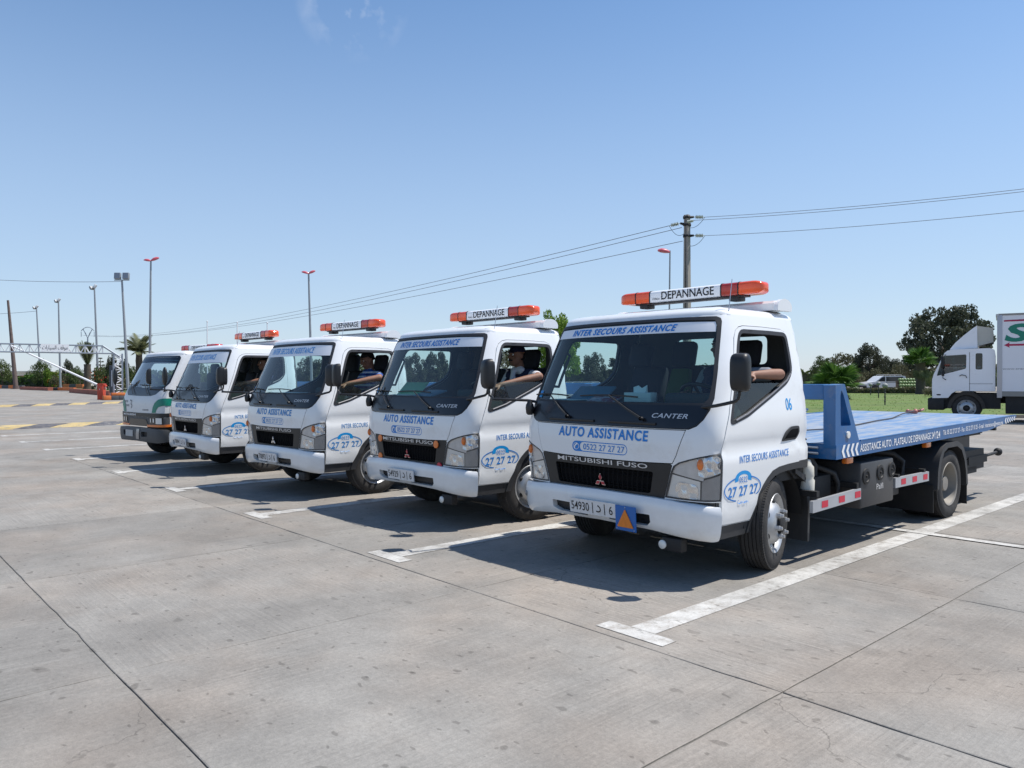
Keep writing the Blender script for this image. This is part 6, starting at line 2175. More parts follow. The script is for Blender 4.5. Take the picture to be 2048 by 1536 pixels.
# trees that show through the cab windows
for k, (px, D, top, w, kind, lab) in enumerate([
    (1020, 60, 695, 110, 'olive', 'olive tree seen through the rear window of the second truck'),
    (1188, 85, 704, 62, 'round_dark2', 'dark tree seen through the passenger window of truck 06'),
    (1226, 95, 716, 44, 'cypress', 'pointed dark tree seen through the windscreen of truck 06'),
    (1262, 100, 728, 80, 'mid', 'rounded green tree behind the cab of truck 06'),
    (1400, 80, 728, 120, 'bush', 'wide bush at the foot of the utility pole'),
    (872, 85, 702, 60, 'round_dark', 'dark tree right of middle behind the second truck'),
    (826, 80, 704, 64, 'round_dark2', 'dark tree seen through the middle of the second truck'),
    (925, 95, 710, 60, 'mid', 'green tree hidden behind the driver side of the second truck'),
    (706, 75, 705, 60, 'mid', 'green tree seen through the cab of the third truck'),
    (620, 90, 712, 70, 'round_dark2', 'dark tree behind the third truck'),
    (560, 100, 716, 70, 'mid', 'green tree behind the gap between third and fourth truck'),
    (470, 100, 722, 70, 'round_dark2', 'dark tree behind the fourth truck'),
    (400, 105, 722, 60, 'mid', 'green tree behind the older truck')]):
    tree('tree', lab, 'tree', px, D, top, w, kind, .15)
# left-hand garden
for (px, D, top, w, kind, lab, fl) in [
    (4, 128, 716, 44, 'mid', 'dark leafy tree at the picture edge left of the wooden pole', False),
    (84, 130, 716, 44, 'mid', 'broad green tree behind the lowered barrier arm', False),
    (104, 124, 735, 34, 'bright', 'yellow green shrub under the barrier arm', False),
    (136, 140, 716, 26, 'round_dark2', 'small dark tree left of the grey green palm', False),
    (152, 138, 730, 30, 'mid', 'low green tree just left of the grey green palm', False),
    (224, 92, 707, 34, 'round_dark2', 'dark tree right behind the gantry tower', False),
    (236, 84, 740, 44, 'bush_olive', 'dark shrub behind the gantry foot', False),
    (205, 86, 728, 34, 'bush', 'shrub with red blossoms beside the red barrier', True),
    (109, 122, 748, 22, 'bush_olive', 'low shrub with reddish blossoms beside the lamp posts', True),
    (178, 100, 770, 24, 'bush', 'low red flowering bush at the foot of the grey green palm', True),
    (255, 95, 728, 40, 'bush', 'green shrub behind the windscreen of the older truck', False)]:
    tree('tree' if D > 122 or kind == 'round_dark2' else 'bush', lab, 'tree' if D > 122 or kind == 'round_dark2' else 'bush', px, D, top, w, kind, .12 if top < 725 else .02, flowers=fl)

for (px, D, top, w, kind, lab) in [
    (160, 122, 738, 40, 'bush', 'dark green bush below the gantry sign board'),
    (128, 128, 745, 30, 'bush_olive', 'olive bush between the two lamp posts under the gantry'),
    (216, 100, 722, 40, 'mid', 'green tree filling the gap between barrier and gantry tower'),
    (248, 98, 716, 36, 'round_dark2', 'dark tree just right of the gantry tower'),
    (66, 134, 738, 34, 'bush', 'rounded green bush right of the wooden pole')]:
    nm = 'bush' if 'bush' in lab else 'tree'
    tree(nm, lab, nm, px, D, top, w, kind, .03)
# small araucaria: tiers of level boughs
def tier_tree(label, px, D, top_py):
    b = at(px, D); top = zat(top_py, D)
    root = empty('araucaria_tree', b, 0, label, 'tree')
    t = MB(); t.tube([(0, 0, 0), (0, 0, top)], [.14, .03], 7); t.build('trunk', BARK, root, 60)
    rr = np.random.default_rng(3)
    m = MB()
    for k in range(7):
        z = top * (.35 + .63 * k / 6); L = (1 - k / 7.4) * 2.0 * top / 7
        for j in range(7):
            a = j / 7 * 6.283 + k
            m.tube([(0, 0, z), (math.cos(a) * L * .6, math.sin(a) * L * .6, z - .06 * L), (math.cos(a) * L, math.sin(a) * L, z + .08 * L)], [.03, .07, .10], 5)
    m.build('bough', LEAFDARK, root, None)


tier_tree('small araucaria with level tiers of branches behind the gantry', 201, 105, 715)

# palms
def frond_mesh(L, n=26, droop=.5, w=.30, mat=PALMDRY):
    V = []; F = []
    pts = []
    for k in range(n + 1):
        t = k / n
        pts.append(Vector((L * t * (1 - .18 * droop * t), 0, L * (.30 * t - droop * t * t * .75))))
    for k in range(1, n + 1):
        t = k / n
        d = (pts[k] - pts[k - 1]).normalized()
        ll = w * L * (math.sin(math.pi * min(1, t * .92 + .08)) ** .6) * .9
        for s in (1, -1):
            tip = pts[k] + Vector((d.x * ll * .55, s * ll * .8, d.z * ll * .5 - ll * .20))
            q = len(V)
            V += [pts[k] - d * .035 * L, pts[k] + d * .010 * L, tip]
            F.append((q, q + 1, q + 2) if s > 0 else (q + 1, q, q + 2))
    for k in range(n):
        q = len(V); o = Vector((0, .012 * L, 0))
        V += [pts[k] - o, pts[k] + o, pts[k + 1] + o, pts[k + 1] - o]; F.append((q, q + 1, q + 2, q + 3))
    me = bpy.data.meshes.new('frond'); me.from_pydata([tuple(v) for v in V], [], F); me.materials.append(mat)
    return me


def fan_mesh(L=1.0, petiole=.9, n=22, mat=PALMGREEN):
    V = []; F = []
    p0 = Vector((0, 0, 0)); p1 = Vector((petiole, 0, petiole * .12))
    for s in (-1, 1):
        pass
    V += [p0 + Vector((0, -.018, 0)), p0 + Vector((0, .018, 0)), p1 + Vector((0, .012, 0)), p1 + Vector((0, -.012, 0))]; F.append((0, 1, 2, 3))
    for k in range(n):
        a0 = -2.05 + 4.1 * k / n; a1 = -2.05 + 4.1 * (k + 1) / n; am = (a0 + a1) / 2
        Lk = L * (1 - .22 * (abs(am) / 2.05) ** 2)
        def P(a, r, z): return p1 + Vector((math.cos(a) * r, math.sin(a) * r, z - .10 * r * r / L))
        q = len(V)
        V += [p1, P(a0, Lk * .62, -.01), P(am, Lk * .62, .03), P(a1, Lk * .62, -.01), P(am, Lk, -.05 - .12 * random.random())]
        F += [(q, q + 1, q + 2), (q, q + 2, q + 3), (q + 1, q + 4, q + 2), (q + 2, q + 4, q + 3)]
    me = bpy.data.meshes.new('frond'); me.from_pydata([tuple(v) for v in V], [], F); me.materials.append(mat)
    return me


FROND = frond_mesh(1.0)
FRONDUP = frond_mesh(1.0, droop=.12, w=.22)
FAN = fan_mesh(); FANDRY = fan_mesh(mat=PALMDRY)


def palm(label, px, D, base_r, trunk_top, fronds, mesh, L, el, hang=0, seed=1, lean=(0, 0)):
    b = at(px, D)
    root = empty('palm_tree', b, 0, label, 'palm tree')
    rr = random.Random(seed)
    t = MB()
    n = 9
    path = [Vector((lean[0] * k / n, lean[1] * k / n, trunk_top * k / n)) for k in range(n + 1)]
    t.tube(path, [base_r * (1.25 if k == 0 else (1.0 + .12 * (k % 2))) for k in range(n + 1)], 10)
    t.build('trunk', PALMBARK, root, 60)
    for k in range(fronds):
        o = bpy.data.objects.new('frond', mesh if k >= hang else (FANDRY if mesh in (FAN,) else mesh))
        link(o, root)
        o.location = path[-1] + Vector((0, 0, rr.uniform(-.15, .1) * base_r * 3))
        e = rr.uniform(*el) if k >= hang else rr.uniform(-1.2, -.7)
        o.rotation_euler = (rr.uniform(-.4, .4), -e, k * 2.39996 + rr.uniform(-.2, .2))
        s = L * rr.uniform(.82, 1.15)
        o.scale = (s, s, s)
    return root


palm('grey green palm with upright tied fronds behind the gantry beam', 175, 95, .38, zat(728, 95), 26, FRONDUP, 2.7, (.85, 1.35), 0, 3)
palm('date palm with drooping fronds right of the gantry tower', 277, 88, .34, zat(703, 88), 34, FROND, 2.4, (-.1, 1.25), 0, 5, (.3, 0))
palm('fan palm with a thick trunk left of the delivery truck', 1841, 68, .36, 2.85, 26, FAN, .90, (.0, 1.3), 3, 7)
palm('low fan palm showing over the blue headboard of the bed', 1672, 52, .30, .95, 30, FAN, 1.0, (-.05, 1.3), 6, 9)

# hedges: boxes of leaves, one thing each
def hedge(label, px0, D0, px1, D1, h, w, mat, n=5200, leaf=.22, name='hedge'):
    a = at(px0, D0); b = at(px1, D1)
    d = b - a; L = d.length; d.normalize(); s = Vector((-d.y, d.x, 0))
    rr = np.random.default_rng(int(abs(px0) * 7 + h * 100))
    V = []; F = []
    for _ in range(n):
        t = rr.uniform(0, L); q = rr.uniform(-1, 1); z = rr.uniform(0, 1) ** .6
        bumpy = 1 + .10 * math.sin(t * .9) + .06 * math.sin(t * 2.3)
        p = a + d * t + s * (q * w / 2) + Vector((0, 0, z * h * bumpy))
        u = Vector(rr.normal(size=3)).normalized(); v = u.cross(Vector(rr.normal(size=3))).normalized()
        l = leaf * rr.uniform(.6, 1.3)
        k = len(V)
        V += [p - u * l * .5, p + v * l * .3, p + u * l * .5, p - v * l * .3]; F.append((k, k + 1, k + 2, k + 3))
    root = empty(name, a, 0, label, 'hedge')
    o = raw('foliage', [v - a for v in V], F, mat, root, None)
    core = MB(); m = (b - a) / 2
    ang = math.atan2(d.y, d.x)
    core.box((m.x, m.y, h * .42), (L, w * .7, h * .84), rot=None)
    core = MB(); core.prism([(0, 0), (L, 0), (L, h * .8), (0, h * .8)], s * (w * .35), d, (0, 0, 1), w * .7)
    core.build('branches', LEAFDARK, root, None)
    return root


hedge('long clipped green hedge behind the left flower beds', -60, 137, 172, 128, 2.1, 1.6, LEAFHEDGE, 5200, .38)
hedge('low dark clipped hedge between the lawn and the estate car', 1615, 74, 1885, 70, .60, 1.2, LEAFOLIVE, 5200, .20)
hedge('tall unclipped hedge far behind the parked trucks', 280, 150, 1640, 150, 3.0, 3.0, LEAFMID, 6000, .9)
hedge('tall unclipped hedge far behind the delivery truck', 1640, 135, 2250, 130, 3.4, 3.0, LEAFOLIVE, 5200, .7)
hedge('low far hedge beyond the left buildings', -400, 230, 330, 220, 3.0, 3.0, LEAFMID, 4200, 1.1)


# lawn with a kerb along the pavement, grass blades on it
LAWNM = mk('lawn_turf', (.080, .140, .014), .9, var=.28, vscale=.35, bump=.6, bscale=9, dirt=(.13, .155, .035), dscale=.5, dlo=.4, dhi=.7)
lawn_poly = [at(1380, 34), at(1700, 30.5), at(1900, 29.8), at(2300, 29.0), at(2500, 74), at(1885, 74), at(1600, 78), at(1380, 80)]
sheet('lawn', [(p.x, p.y) for p in lawn_poly], .10, LAWNM, None, 'structure')
KERBG = mk('kerb_concrete', (.30, .29, .27), .85, var=.15, vscale=3, bump=.3, objvar=.1)
kerb = bpy.data.objects.new('lawn_kerb', None); link(kerb); kerb['kind'] = 'structure'
edge = lawn_poly[:4]
for a, b in zip(edge[:-1], edge[1:]):
    L = (b - a).length; n = int(L / 1.0); d = (b - a).normalized(); s = Vector((d.y, -d.x, 0))
    for k in range(n):
        m = MB(); m.prism([(.008, 0), (L / n - .008, 0), (L / n - .008, .13), (.008, .13)], (0, 0, 0), d, (0, 0, 1), -.15)
        o = m.build('kerb_stone', KERBG, kerb, None); o.location = a + d * (L * k / n)
rr = np.random.default_rng(11)
V = []; F = []
P4 = [(p.x, p.y) for p in lawn_poly]
lo = np.min(P4, 0); hi = np.max(P4, 0)
Q = rr.uniform(lo, hi, size=(60000, 2)); Q = Q[pip(Q, P4)][:5000]
for p in Q:
    a = rr.uniform(0, 6.283); h = rr.uniform(.03, .06); w = .02
    dx, dy = math.cos(a) * w, math.sin(a) * w
    k = len(V)
    V += [(p[0] - dx, p[1] - dy, .10), (p[0] + dx, p[1] + dy, .10), (p[0] + rr.uniform(-.04, .04), p[1] + rr.uniform(-.04, .04), .10 + h)]
    F.append((k, k + 1, k + 2))
gr = raw('grass', V, F, leaf_material('grass_blade', (.085, .145, .014), (.13, .20, .03)), None, None)
tag(gr, 'short bright green grass of the lawn behind the trucks', 'grass', kind='stuff')

# garden lamps on the lawn
LAMPGLOBE = mk('lamp_globe', (.27, .28, .26), .6)
def garden_lamp(label, px, D, top):
    r = empty('garden_lamp', at(px, D, .10), 0, label, 'garden lamp', 'short globe lamps on the lawn')
    h = zat(top, D) - .10
    p = MB(); p.tube([(0, 0, 0), (0, 0, h - .25)], .035, 8)
    for k in range(3): p.lathe([(.18 + k * .22, .035), (.19 + k * .22, .055), (.23 + k * .22, .055), (.24 + k * .22, .035)], 'z', 10)
    p.build('post', GREYPL, r, 50)
    g = MB(); g.ball((0, 0, h - .14), .15, 14, 10, sc=(1, 1, .85)); g.build('lamp_globe', LAMPGLOBE, r, 60)
for a in (('nearest short globe lamp on the lawn, right of the other two', 1770, 41, 768), ('middle short globe lamp on the lawn, in front of the estate car', 1757, 55, 765), ('farthest short globe lamp, below the estate car bonnet', 1741, 64, 768)):
    garden_lamp(*a)

# estate car beyond the hedge
def estate_car(name, label, px, D, heading, scale=1.0, colr=(.66, .66, .66), z0=0.0):
    b = at(px, D, z0)
    root = empty(name, b, heading, label, 'car')
    body = mk(name + '_paint', colr, .35, coat=.5)
    side = [(-2.25, .35), (-2.28, .70), (-2.10, .86), (-1.25, .98), (-.55, 1.50), (-.35, 1.56), (1.95, 1.58), (2.15, 1.50), (2.28, .95), (2.28, .40)]
    m = MB(); m.prism(side, (0, -.85, 0), (1, 0, 0), (0, 0, 1), -1.7); m.build('body', body, root, None)
    for s in (-1, 1):
        gl = mk_dark
        for P in ([(-1.05, 1.0), (-.55, 1.42), (-.32, 1.48), (-.20, 1.48), (-.20, 1.0)], [(-.08, 1.0), (-.08, 1.48), (1.82, 1.48), (2.0, 1.05), (1.9, 1.0)]):
            q = MB(); q.prism(P, (0, s * .865, 0), (1, 0, 0), (0, 0, 1), .012 if s < 0 else -.012); q.build('window', gl, root, None)
        for x in (-1.35, 1.40):
            w = MB(); w.lathe([(-.1, .001), (-.1, .2), (-.09, .33), (.09, .33), (.1, .2), (.1, .001)], 'y', 16, c=(x, s * .80, .33)); w.build('wheel', TYRE, root, 50)
            a = MB(); a.lathe([(-.01, .34), (.0, .40)], 'y', 14, c=(x, s * .855, .36), a0=0, a1=math.pi); a.build('wheel_arch', CHASSIS, root, 50)
        q = MB(); q.box((1.0, s * .86, .90), (2.2, .015, .05)); q.build('side_stripe', GREYPL, root, None)
    r = MB()
    for y in (-.6, .6): r.tube([(-.3, y, 1.60), (-.2, y, 1.68), (1.8, y, 1.68), (1.9, y, 1.60)], .02, 6)
    r.build('roof_rack', STEEL, root, 50)
    bp = MB(); bp.box((-2.27, 0, .45), (.1, 1.6, .2), .03); bp.box((2.30, 0, .45), (.1, 1.6, .2), .03); bp.build('bumper', GREYPL, root)
    root.scale = (scale,) * 3
    return root


mk_dark = mk('dark_car_glass', (.03, .035, .04), .15, coat=.3)
# its nose points to picture left, so its +x (rear) points along the picture's right
RIGHT_ANG = math.atan2(RT.y, RT.x)
estate_car('estate_car', 'silver white estate car with roof rack parked beyond the hedge', 1764, 92, RIGHT_ANG + .12, 1.12)
estate_car('estate_car', 'white car seen through the passenger window of truck 06', 1186, 44, RIGHT_ANG + math.pi - .5, .8, (.72, .73, .74))

# heap of watermelons at the roadside
MELON = mk('watermelon_rind', (.10, .22, .05), .45)
n = MELON.node_tree
t_ = n.nodes.new('ShaderNodeTexCoord'); w_ = n.nodes.new('ShaderNodeTexWave'); w_.inputs['Scale'].default_value = 5; w_.inputs['Distortion'].default_value = 4
n.links.new(t_.outputs['Object'], w_.inputs['Vector'])
c_ = n.nodes.new('ShaderNodeValToRGB'); c_.color_ramp.elements[0].color = (.03, .10, .02, 1); c_.color_ramp.elements[1].color = (.36, .45, .20, 1)
n.links.new(w_.outputs['Fac'], c_.inputs['Fac']); n.links.new(c_.outputs['Color'], n.nodes['Principled BSDF'].inputs['Base Color'])
mb = MB(); mb.ball((0, 0, 0), .155, 14, 10, sc=(1.25, 1, .95)); w0 = mb.build('watermelon', MELON, None, 60)
hb = at(1821, 80)
first = True
for row in range(5):
    nrow = 7 - (1 if row > 2 else 0)
    for k in range(nrow):
        o = w0 if first else w0.copy()
        if not first: COL.objects.link(o)
        first = False
        p = hb + RT.to_2d().to_3d() * ((k - (nrow - 1) / 2) * .29) + FW.to_2d().to_3d().normalized() * (row * .20) + Vector((0, 0, .15 + row * .30))
        o.location = p; o.rotation_euler = (random.uniform(-.3, .3), random.uniform(-.3, .3), random.uniform(0, 3))
        tag(o, 'striped green watermelon in the %s row of the roadside heap' % ('bottom', 'second lowest', 'middle', 'second highest', 'top')[row], 'watermelon', 'watermelons heaped at the roadside')
# a crate rack under them
mb = MB()
for row in range(5):
    c = hb + FW.to_2d().to_3d().normalized() * (row * .20)
    mb.prism([(-1.1, 0), (1.1, 0), (1.1, row * .30 + .004), (-1.1, row * .30 + .004)], c + FW.to_2d().to_3d().normalized() * .1, RT.to_2d().to_3d().normalized(), (0, 0, 1), .19)
so_ = mb.build('fruit_stand', mk('plank_wood', (.16, .11, .07), .9, var=.2), None, None)
tag(so_, 'stepped wooden stand carrying the heap of watermelons', 'stand')


# ------------------------------------------------------------------ gantry, barrier, kerbs at the entrance
POLEGREY = mk('pole_grey', (.30, .32, .34), .5, .4, var=.06)
TRUSS = mk('truss_steel', (.27, .31, .36), .5, .3)
TRUSSW = mk('truss_pale', (.60, .62, .65), .5)
KORANGE = mk('kerb_orange_paint', (.62, .17, .04), .7, var=.15, vscale=3, dirt=(.30, .16, .09), dscale=4, dlo=.5, dhi=.8)
KBLACK = mk('kerb_black_paint', (.07, .075, .085), .75, var=.15)
KWHITE = mk('kerb_white_paint', (.60, .57, .52), .75, var=.12)
BARRED = mk('barrier_red', (.52, .055, .02), .45, var=.1, vscale=3, coat=.2)
LAMPRED = mk('street_lamp_red', (.58, .10, .13), .4, coat=.3)
LAMPWHITE = mk('floodlight_white', (.60, .62, .64), .4)
LAMPGLASS = mk('floodlight_glass', (.20, .23, .28), .2, coat=.4)

# truss gantry
G1 = at(236, 57); G0 = at(-60, 52)
gd = (G0 - G1); GL = gd.length; gd.normalize()
gz1, gz0 = zat(707, 57), zat(692, 57)
gan = empty('gantry', G1, 0, 'steel lattice gantry across the entrance road with an Arabic sign', 'gantry')
gs = Vector((-gd.y, gd.x, 0))


def bar(mbn, a, b, r, mat, parent, n=5):
    m = MB(); m.tube([a, b], r, n); return m.build(mbn, mat, parent, 60)


for s in (-.25, .25):
    bar('chord', gs * s + gd * .3 + Vector((0, 0, gz1)), gs * s + gd * GL + Vector((0, 0, gz1 + .02)), .045, TRUSS, gan)
    bar('chord', gs * s + gd * 1.0 + Vector((0, 0, gz0)), gs * s + gd * GL + Vector((0, 0, gz0 + .02)), .045, TRUSS, gan)
    bar('chord', gs * s + gd * 1.0 + Vector((0, 0, gz0)), gs * s - gd * .15 + Vector((0, 0, gz1 - .25)), .045, TRUSS, gan)
nb = 14
for k in range(nb):
    a = 1.0 + (GL - 1.0) * k / nb; b = 1.0 + (GL - 1.0) * (k + 1) / nb; m_ = (a + b) / 2
    for s in (-.25, .25):
        bar('brace', gs * s + gd * a + Vector((0, 0, gz0)), gs * s + gd * m_ + Vector((0, 0, gz1)), .022, TRUSSW, gan, 4)
        bar('brace', gs * s + gd * m_ + Vector((0, 0, gz1)), gs * s + gd * b + Vector((0, 0, gz0)), .022, TRUSSW, gan, 4)
        bar('brace', gs * s + gd * a + Vector((0, 0, gz0)), gs * s + gd * a + Vector((0, 0, gz1)), .022, TRUSSW, gan, 4)
for sx in (-.25, .25):
    for t in (-.28, .28):
        bar('tower_leg', gd * t + gs * sx + Vector((0, 0, .35)), gd * t + gs * sx + Vector((0, 0, gz1)), .04, TRUSS, gan)
for k in range(8):
    z0 = .4 + (gz1 - .5) * k / 8; z1 = .4 + (gz1 - .5) * (k + 1) / 8
    for sx in (-.25, .25):
        q = 1 if k % 2 else -1
        bar('brace', gd * (-.28 * q) + gs * sx + Vector((0, 0, z0)), gd * (.28 * q) + gs * sx + Vector((0, 0, z1)), .024, TRUSSW, gan, 4)
        bar('brace', gd * -.28 + gs * sx + Vector((0, 0, z1)), gd * .28 + gs * sx + Vector((0, 0, z1)), .022, TRUSSW, gan, 4)
# plinth painted orange, white and black
for k, (t, m_) in enumerate(((-.75, KORANGE), (-.25, KBLACK), (.25, KBLACK), (.75, KORANGE))):
    b = MB(); rot = Matrix((gd, gs, Vector((0, 0, 1)))).transposed()
    b.box(gd * t + Vector((0, 0, .16)), (.496, 1.1, .32), .03, rot=rot); b.build('plinth_block', m_, gan)
b = MB(); b.box(Vector((0, 0, .42)), (.9, .8, .22), .04, rot=Matrix((gd, gs, Vector((0, 0, 1)))).transposed()); b.build('plinth_block', KORANGE, gan)
# sign board facing the camera
sa = at(138, 54.6) - G1; sb = at(82, 53.7) - G1
ux = (sa - sb).normalized()
sp_o = sb + Vector((0, 0, zat(703, 54)))
nrm = ux.cross(Vector((0, 0, 1)))
sw = (sa - sb).length; shh = zat(688, 54) - zat(703, 54)
sf = plane_fn(sp_o + nrm * .32, ux, (0, 0, 1))
bd = patch('sign_board', [(0, 0), (sw, 0), (sw, shh), (0, shh)], DECALWHITE, gan, lambda a, b_, o=0.0: sf(a, b_, o), step=2, thick=.05)
ar = ''.join(reversed([chr(c) for c in (0xFEE3, 0xFEEE, 0xFED7, 0xFED2, 0x20, 0xFE8D, 0xFEDF, 0xFEB4, 0xFEF4, 0xFE8E, 0xFEAD, 0xFE8D, 0xFE95)]))
lettering('lettering', ar, (.08, sw - .08, .08, shh - .08), GREYPL, bd, lambda a, b_, o=0.0: sf(a, b_, o), .006, .0)

# lift barrier
B0 = at(203, 57.5)
br_ = empty('lift_barrier', B0, 0, 'red barrier cabinet with a long white arm slanting up to the gantry', 'barrier')
rt2 = Vector((RT.x, RT.y, 0)).normalized()
rotb = Matrix((rt2, Vector((-rt2.y, rt2.x, 0)), Vector((0, 0, 1)))).transposed()
b = MB(); b.box((0, 0, .58), (.44, .42, 1.16), .03, rot=rotb); b.box((0, 0, 1.17), (.50, .48, .06), .02, rot=rotb); b.box(rt2 * .28 + Vector((0, 0, 1.05)), (.16, .3, .14), .03, rot=rotb); b.build('cabinet', BARRED, br_)
b = MB(); b.ball(rotb @ Vector((-.02, -.22, .78)), .055, 10, 6, sc=(1, .4, 1)); b.build('lock_disc', DECALWHITE, br_, 60)
tip = at(20, 57) - B0; tip.z = zat(689, 57)
bm = MB(); bm.tube([rt2 * .05 + Vector((0, 0, .98)), rt2 * -.25 + Vector((0, 0, 1.10)), tip], [.085, .08, .055], 8); bm.build('barrier_arm', mk('barrier_white', (.74, .75, .76), .5), br_, 60)

# painted kerbs round the flower beds
kb = bpy.data.objects.new('entrance_kerb', None); link(kb); kb['kind'] = 'structure'


def kerb_row(pts, n, h, mats, w=.35, nm='kerb_stone', tilt=0.0):
    a, b = pts
    d = (b - a); L = d.length; d.normalize(); s = Vector((-d.y, d.x, 0))
    for k in range(n):
        m = MB(); q = L / n
        m.prism([(.015, 0), (q - .015, 0), (q - .015, h), (.015, h)], (0, 0, 0), d, (0, 0, 1), w)
        o = m.build(nm, mats[k % len(mats)], kb, None); o.location = a + d * (q * k) + Vector((0, 0, tilt))


kerb_row((at(-30, 126), at(50, 122)), 6, .55, (KORANGE, KBLACK), .5)
kerb_row((at(104, 104), at(153, 100)), 5, .42, (KORANGE, KBLACK, KORANGE, KORANGE), .5)
kerb_row((at(132, 118), at(172, 114)), 3, .75, (KORANGE, KBLACK, KORANGE), .5)
kerb_row((at(49, 112), at(106, 101)), 14, .42, (mk('clay_tile', (.30, .095, .06), .8, var=.2, objvar=.15),), .6, 'clay_tile')
kerb_row((at(150, 88), at(232, 70)), 18, .45, (MATS['clay_tile'],), .6, 'clay_tile')
for nm, poly in (('flower_bed', [at(49, 113), at(106, 102), at(153, 101), at(173, 116), at(100, 131), at(-40, 133), at(-40, 127), at(50, 123)]), ('flower_bed', [at(150, 89), at(232, 71), at(300, 72), at(300, 110), at(180, 112)])):
    sheet(nm, [(p.x, p.y) for p in poly], .14, mk('bed_soil_' + str(len(MATS)), (.10, .10, .04), .95, var=.4, vscale=.8, dirt=(.06, .12, .02), dscale=1.0, dlo=.42, dhi=.6), None, 'structure')
b = MB()
b.tube([at(177, 72, .0), at(177, 72, .0)], .1, 4)
# dark notice post in the bed beside the tower
ns = empty('notice_board', at(226, 62), 0, 'dark upright notice board behind the gantry tower', 'notice board')
b = MB(); b.box((0, 0, 1.55), (.55, .12, 2.2), .02, rot=rotb); b.build('panel', KBLACK, ns)
b = MB(); b.box(rotb @ Vector((-.05, -.08, 1.6)), (.06, .03, 1.3), rot=rotb); b.build('tube_light', LAMPWHITE, ns)
for s in (-.2, .2):
    b = MB(); b.tube([rotb @ Vector((s, 0, 0)), rotb @ Vector((s, 0, .5))], .03, 6); b.build('post', POLEGREY, ns)


# ------------------------------------------------------------------ poles
def pole_base(name, label, px_b, D, px_t, py_t, r0, r1, mat, group=None, cat='lamp post', n=10):
    base = at(px_b, D)
    top = zat(py_t, D)
    lean = at(px_t, D) - base
    root = empty(name, base, 0, label, cat, group)
    m = MB(); m.tube([(0, 0, -.05), lean * .5 + Vector((0, 0, top * .5)), lean + Vector((0, 0, top))], [r0, (r0 + r1) / 2, r1], n)
    m.build('pole', mat, root, 60)
    f = MB(); f.lathe([(0, r0 * 2.2), (.04, r0 * 2.2), (.05, r0 * 1.3), (.5, r0 * 1.25)], 'z', 10); f.build('pole_foot', mat, root, 50)
    return root, lean + Vector((0, 0, top))


def cobra(root, top, ang, L, tilt, mat, parts=True):
    """red street lamp head on the pole top, pointing along ang"""
    d = Vector((math.cos(ang), math.sin(ang), 0)); s = Vector((-d.y, d.x, 0)); z = Vector((0, 0, 1))
    dz = d * math.cos(tilt) + z * math.sin(tilt); up = dz.cross(s) * -1
    if up.z < 0: up = -up
    m = MB()
    st = [(0, .07, .08), (.15, .16, .16), (.4, .24, .25), (.75, .25, .23), (1.0, .15, .10)]
    vs = []; fs = []
    for t, w, h in st:
        for k in range(10):
            a = 2 * math.pi * k / 10
            vs.append(top + dz * (t * L) + s * (w * L * math.cos(a)) + up * (h * L * max(-.35, math.sin(a))))
    for q in range(len(st) - 1):
        for k in range(10): fs.append((q * 10 + k, q * 10 + (k + 1) % 10, (q + 1) * 10 + (k + 1) % 10, (q + 1) * 10 + k))
    fs += [tuple(range(10))[::-1], tuple(range(40, 50))]
    m.add(vs, fs); h = m.build('lamp_head', mat, root, 50)
    g = MB(); g.add([top + dz * (t * L) + s * (w * L) - up * (.05 * L) for t, w in ((.3, .13), (.85, .13), (.85, -.13), (.3, -.13))], [(0, 1, 2, 3)]); g.build('lamp_glass', LAMPGLASS, h, None)


def flood(root, top, ang, w, h, tilt, off, mat):
    d = Vector((math.cos(ang), math.sin(ang), 0)); s = Vector((-d.y, d.x, 0))
    rot = Matrix((s, d, Vector((0, 0, 1)))).transposed() @ Matrix.Rotation(tilt, 3, 'X')
    b = MB(); b.box(top + off, (w, .28, h), .04, rot=rot); o = b.build('floodlight', mat, root)
    g = MB(); g.box(top + off + rot @ Vector((0, .145, 0)), (w * .88, .01, h * .86), rot=rot); g.build('lamp_glass', LAMPGLASS, o)


TOCAM = math.atan2(-FW.y, -FW.x)
LP = 'red double headed street lamps'
r_, t_ = pole_base('street_lamp', 'tall street lamp with two red heads between the gantry and the date palm', 299, 74, 303, 522, .15, .08, POLEGREY, LP)
cobra(r_, t_, RIGHT_ANG + .25, .80, .42, LAMPRED); cobra(r_, t_, RIGHT_ANG + math.pi - .1, .70, .12, LAMPRED)
r_, t_ = pole_base('street_lamp', 'tall street lamp with two red heads above the third truck', 624, 80, 618, 548, .15, .09, POLEGREY, LP)
cobra(r_, t_, RIGHT_ANG + .25, .75, .42, LAMPRED); cobra(r_, t_, RIGHT_ANG + math.pi - .1, .75, .25, LAMPRED)
r_, t_ = pole_base('street_lamp', 'street lamp with a single red head beside the utility pole', 1337, 62, 1340, 503, .09, .06, POLEGREY)
cobra(r_, t_ - Vector((0, 0, .15)), RIGHT_ANG + math.pi, 1.0, .16, LAMPRED)
r_, t_ = pole_base('floodlight_mast', 'floodlight mast with two square grey lamps behind the gantry tower', 257, 66, 245, 560, .14, .08, POLEGREY)
m_ = MB(); m_.tube([t_ - rt2 * .65, t_ + rt2 * .65], .05, 6); m_.build('cross_arm', POLEGREY, r_, 60)
flood(r_, t_, TOCAM, .54, .55, .12, -rt2 * .36 + Vector((0, 0, .35)), POLEGREY); flood(r_, t_, TOCAM, .54, .55, .12, rt2 * .36 + Vector((0, 0, .35)), POLEGREY)
FG = 'white headed floodlight masts at the left'
